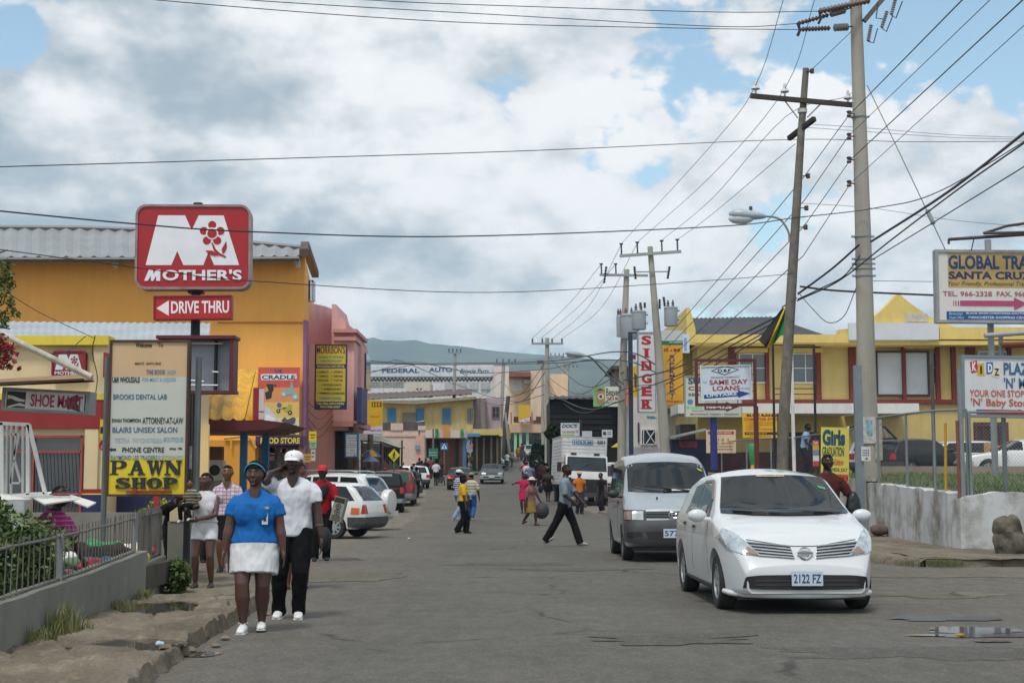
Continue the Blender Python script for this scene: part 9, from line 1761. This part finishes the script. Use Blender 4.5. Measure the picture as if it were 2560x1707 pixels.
# umbrellas and other street clutter
def umbrella(label, px, D, ztop, r, cols, hgt=.4, pole_to=None, n=8, group=None):
 q = G(px, D); t = thing('umbrella', label, 'umbrella', (q.x, D, q.z)); mats = [M(c, .7, .1, 4) for c in cols]
 m = MB()
 for i in range(n):
  a0, a1 = 2 * math.pi * i / n, 2 * math.pi * (i + 1) / n; top = (q.x, D, ztop); e0 = (q.x + r * math.cos(a0), D + r * math.sin(a0), ztop - hgt); e1 = (q.x + r * math.cos(a1), D + r * math.sin(a1), ztop - hgt); k = .55; m0 = (q.x + r * k * math.cos(a0), D + r * k * math.sin(a0), ztop - hgt * .38); m1 = (q.x + r * k * math.cos(a1), D + r * k * math.sin(a1), ztop - hgt * .38); am = (a0 + a1) / 2; em = (q.x + r * .93 * math.cos(am), D + r * .93 * math.sin(am), ztop - hgt * 1.0)
  dn = lambda p: (p[0], p[1], p[2] - .02); m.add([top, m0, e0, em, e1, m1, dn(top), dn(m0), dn(e0), dn(em), dn(e1), dn(m1)], [(0, 1, 5), (1, 2, 3, 4, 5), (6, 11, 7), (7, 11, 10, 9, 8), (2, 8, 9, 3), (3, 9, 10, 4)], i % len(cols))
 m.build('canopy', mats, t); m = MB(); m.tube([(q.x, D, pole_to if pole_to is not None else q.z), (q.x, D, ztop + .08)], .02, 6); m.build('shaft', M_STEEL, t)
D = 68; umbrella('yellow and blue market umbrella under the stall roof', 926, 69, Z(1122, 69), .52, ['c9992a', '3f628a'], .36); umbrella('plain grey-blue umbrella below the yellow and blue one', 926, 66, Z(1139, 66), .40, ['4e5f70'], .26); umbrella('bright yellow umbrella behind the transformer pole', 1558, 86, Z(1102, 86), .7, ['d2bc3c', 'c8a82e'], .36); umbrella('crimson umbrella far up the street', 1184, 143.5, Z(1112, 143.5), .42, ['a8204a'], .3, zg(143) + 1.2)
hc_ = thing('hand_cart', 'small metal hand cart pushed by the man in the white T-shirt', 'cart', G(1101, 97.5)); c = G(1101, 97.5); m = MB(); m.box(c.x - .3, 97.2, c.z + .25, c.x + .3, 97.9, c.z + .6); m.build('tray', M('4a4c50', .5, .3, 4), hc_)
for k in (-.28, .28): m = MB(); m.lathe([(.16, -.03), (.18, 0), (.16, .03)], n=14, mat=Matrix.Translation((c.x + k, 97.5, c.z + .18)) @ Matrix.Rotation(R(90), 4, 'Y')); m.build('wheel', M_TYRE, hc_, 40)
c = G(1046, 86); m = MB(); m.lathe([(.22, 0), (.24, .3), (.23, .32), (.24, .34), (.24, .62), (.22, .85)], c, 16); tag(m.build('barrel', M('2f6a55', .5, .1, 3), smooth=40), 'green barrel standing at the edge of the far pavement', 'barrel')
pk = thing('picket_fence', 'pale grey picket fence behind the transformer poles', 'fence', G(1606, 74)); D = 74
for i in range(13): a = X(1567 + i * 6.2, D); m = MB(); m.prism([(a, zg(D) + .1), (a + .11, zg(D) + .1), (a + .11, Z(1119, D)), (a + .055, Z(1114, D)), (a, Z(1119, D))], D, D + .03); m.build('picket', M('a9abb0', .7, .08, 2, streak=.3), pk)
m = MB(); m.box(X(1565, D), D + .031, Z(1126, D), X(1650, D), D + .07, Z(1123, D)); m.build('rail', M('9a9ca0', .7), pk)
ks = thing('kiosk', 'dark blue painted kiosk with a sloping sheet roof by the plaza', 'kiosk', G(1720, 62)); D = 62; m = MB(); pb(m, 1676, 1098, 1768, 1215, D, 2); m.build('counter', M('1c2a4a', .6, .35, 3), ks); m = MB(); m.add([P(1676, 1093, D - .8), P(1765, 1074, D - .8), P(1765, 1070, D + 2), P(1676, 1090, D + 2)] + [p - Vector((0, 0, .06)) for p in (P(1676, 1093, D - .8), P(1765, 1074, D - .8), P(1765, 1070, D + 2), P(1676, 1090, D + 2))], [(0, 1, 2, 3), (7, 6, 5, 4), (0, 4, 5, 1), (1, 5, 6, 2), (2, 6, 7, 3), (3, 7, 4, 0)]); m.build('roof', M('7a7c7a', .6, .2, 2), ks); m = MB(); pb(m, 1697, 1102, 1742, 1119, D - .05, .045); m.build('painted_panel', M('7a2f3a', .6, .6, 6), ks)
hy = thing('painted_bollard', 'green and yellow painted bollard behind the far chain-link fence', 'bollard', (X(1880, 58), 58, 1.6)); x = X(1880, 58); m = MB(); m.lathe([(.10, .0), (.12, .2), (.09, .5)], (x, 58, 1.6), 12); m.build('yellow_base', M('c9a21c', .5), hy, 40); m = MB(); m.lathe([(.10, 0), (.16, .3), (.2, .75), (.14, .85)], (x, 58, 2.1), 12); m.build('green_top', M('2a8a4a', .5), hy, 40)
ac = thing('air_conditioner', 'white outdoor cooling unit standing by the yellow lower wall', 'cooling unit', G(540, 45)); D = 45; x0, x1 = X(523, D), X(560, D); m = MB(); m.box(x0, D, Z(1200, D), x1, D + .4, Z(1151, D)); m.build('casing', M('cfd1cf', .5, .05, 2, dirt=.15), ac); m = MB(); m.lathe([(.16, 0), (.17, .02), (.05, .025)], n=20, mat=Matrix.Translation(((x0 + x1) / 2 - .02, D - .002, Z(1175, D))) @ Matrix.Rotation(R(90), 4, 'X')); m.build('fan_grille', M('2a2c2e', .5), ac); m = MB(); m.box(x0, D + .02, 0, x1, D + .38, Z(1200, D) - .002); m.build('stand', M_CONC, ac)
m = MB(); pb(m, 522, 1116, 556, 1150, D, .4); tag(m.build('cardboard_box', M('7d5a44', .9, .12, 4)), 'brown cardboard box on top of the cooling unit', 'box')
m = MB(); m.tube(crom([P(560, 1095, 59.6), P(620, 1092, 59.6), P(640, 1120, 59.6)]), .06, 8); m.tube([P(578, 1096, 59.55), P(578, 1120, 59.55)], .04, 6); tag(m.build('wall_pipe', M('d0a048', .6), smooth=40), 'orange-painted pipe bent across the yellow lower wall', 'pipe')
for i, (px, py, sx, sy, c, lb) in enumerate([(520, 1577, .07, .02, 'c8c8c4', 'curved white scrap of litter at the foot of the left kerb'), (398, 1612, .035, .02, '9fb4c4', 'crumpled blue plastic wrapper in the dark puddle'), (2400, 1590, .04, .04, '9a6a1c', 'amber bottle lying by the bright puddle'), (1022, 1347, .04, .04, 'c0c0c0', 'tiny white scrap on the road left of centre')]):
 z = .15 if px < 450 else .02; q = onz(px, py, z); rock('litter', lb, (q.x, q.y, z + .015), (sx, sy * .8, .018), i, M(c, .6, .2, 9), .5, 'litter', None, 7)
q0, q1, q2, q3 = onz(965, 1302, .03), onz(1000, 1302, .03), onz(1008, 1291, .03), onz(975, 1291, .03); m = MB(); m.add([q0, q1, q2, q3] + [v - Vector((0, 0, .02)) for v in (q0, q1, q2, q3)], [(0, 1, 2, 3), (0, 4, 5, 1), (1, 5, 6, 2), (2, 6, 7, 3), (3, 7, 4, 0)]); tag(m.build('drain_cover', M('4f5254', .6, .3, 8)), 'flat dark drain cover on the road beside the white off-roader', 'drain cover')
# ------------------------------------------------------------------ haze
hz = MB().box(-5500, -70, -2, 5500, 3420, 335); hm = bpy.data.materials.new('haze'); hm.use_nodes = True; t = hm.node_tree; t.nodes.clear(); pv = t.nodes.new('ShaderNodeVolumePrincipled'); pv.inputs['Color'].default_value = (.54, .78, 1.0, 1); pv.inputs['Density'].default_value = .00019; ou = t.nodes.new('ShaderNodeOutputMaterial'); t.links.new(pv.outputs[0], ou.inputs['Volume'])
tag(hz.build('haze', hm), 'thin blue haze over the valley', 'haze', kind='stuff')
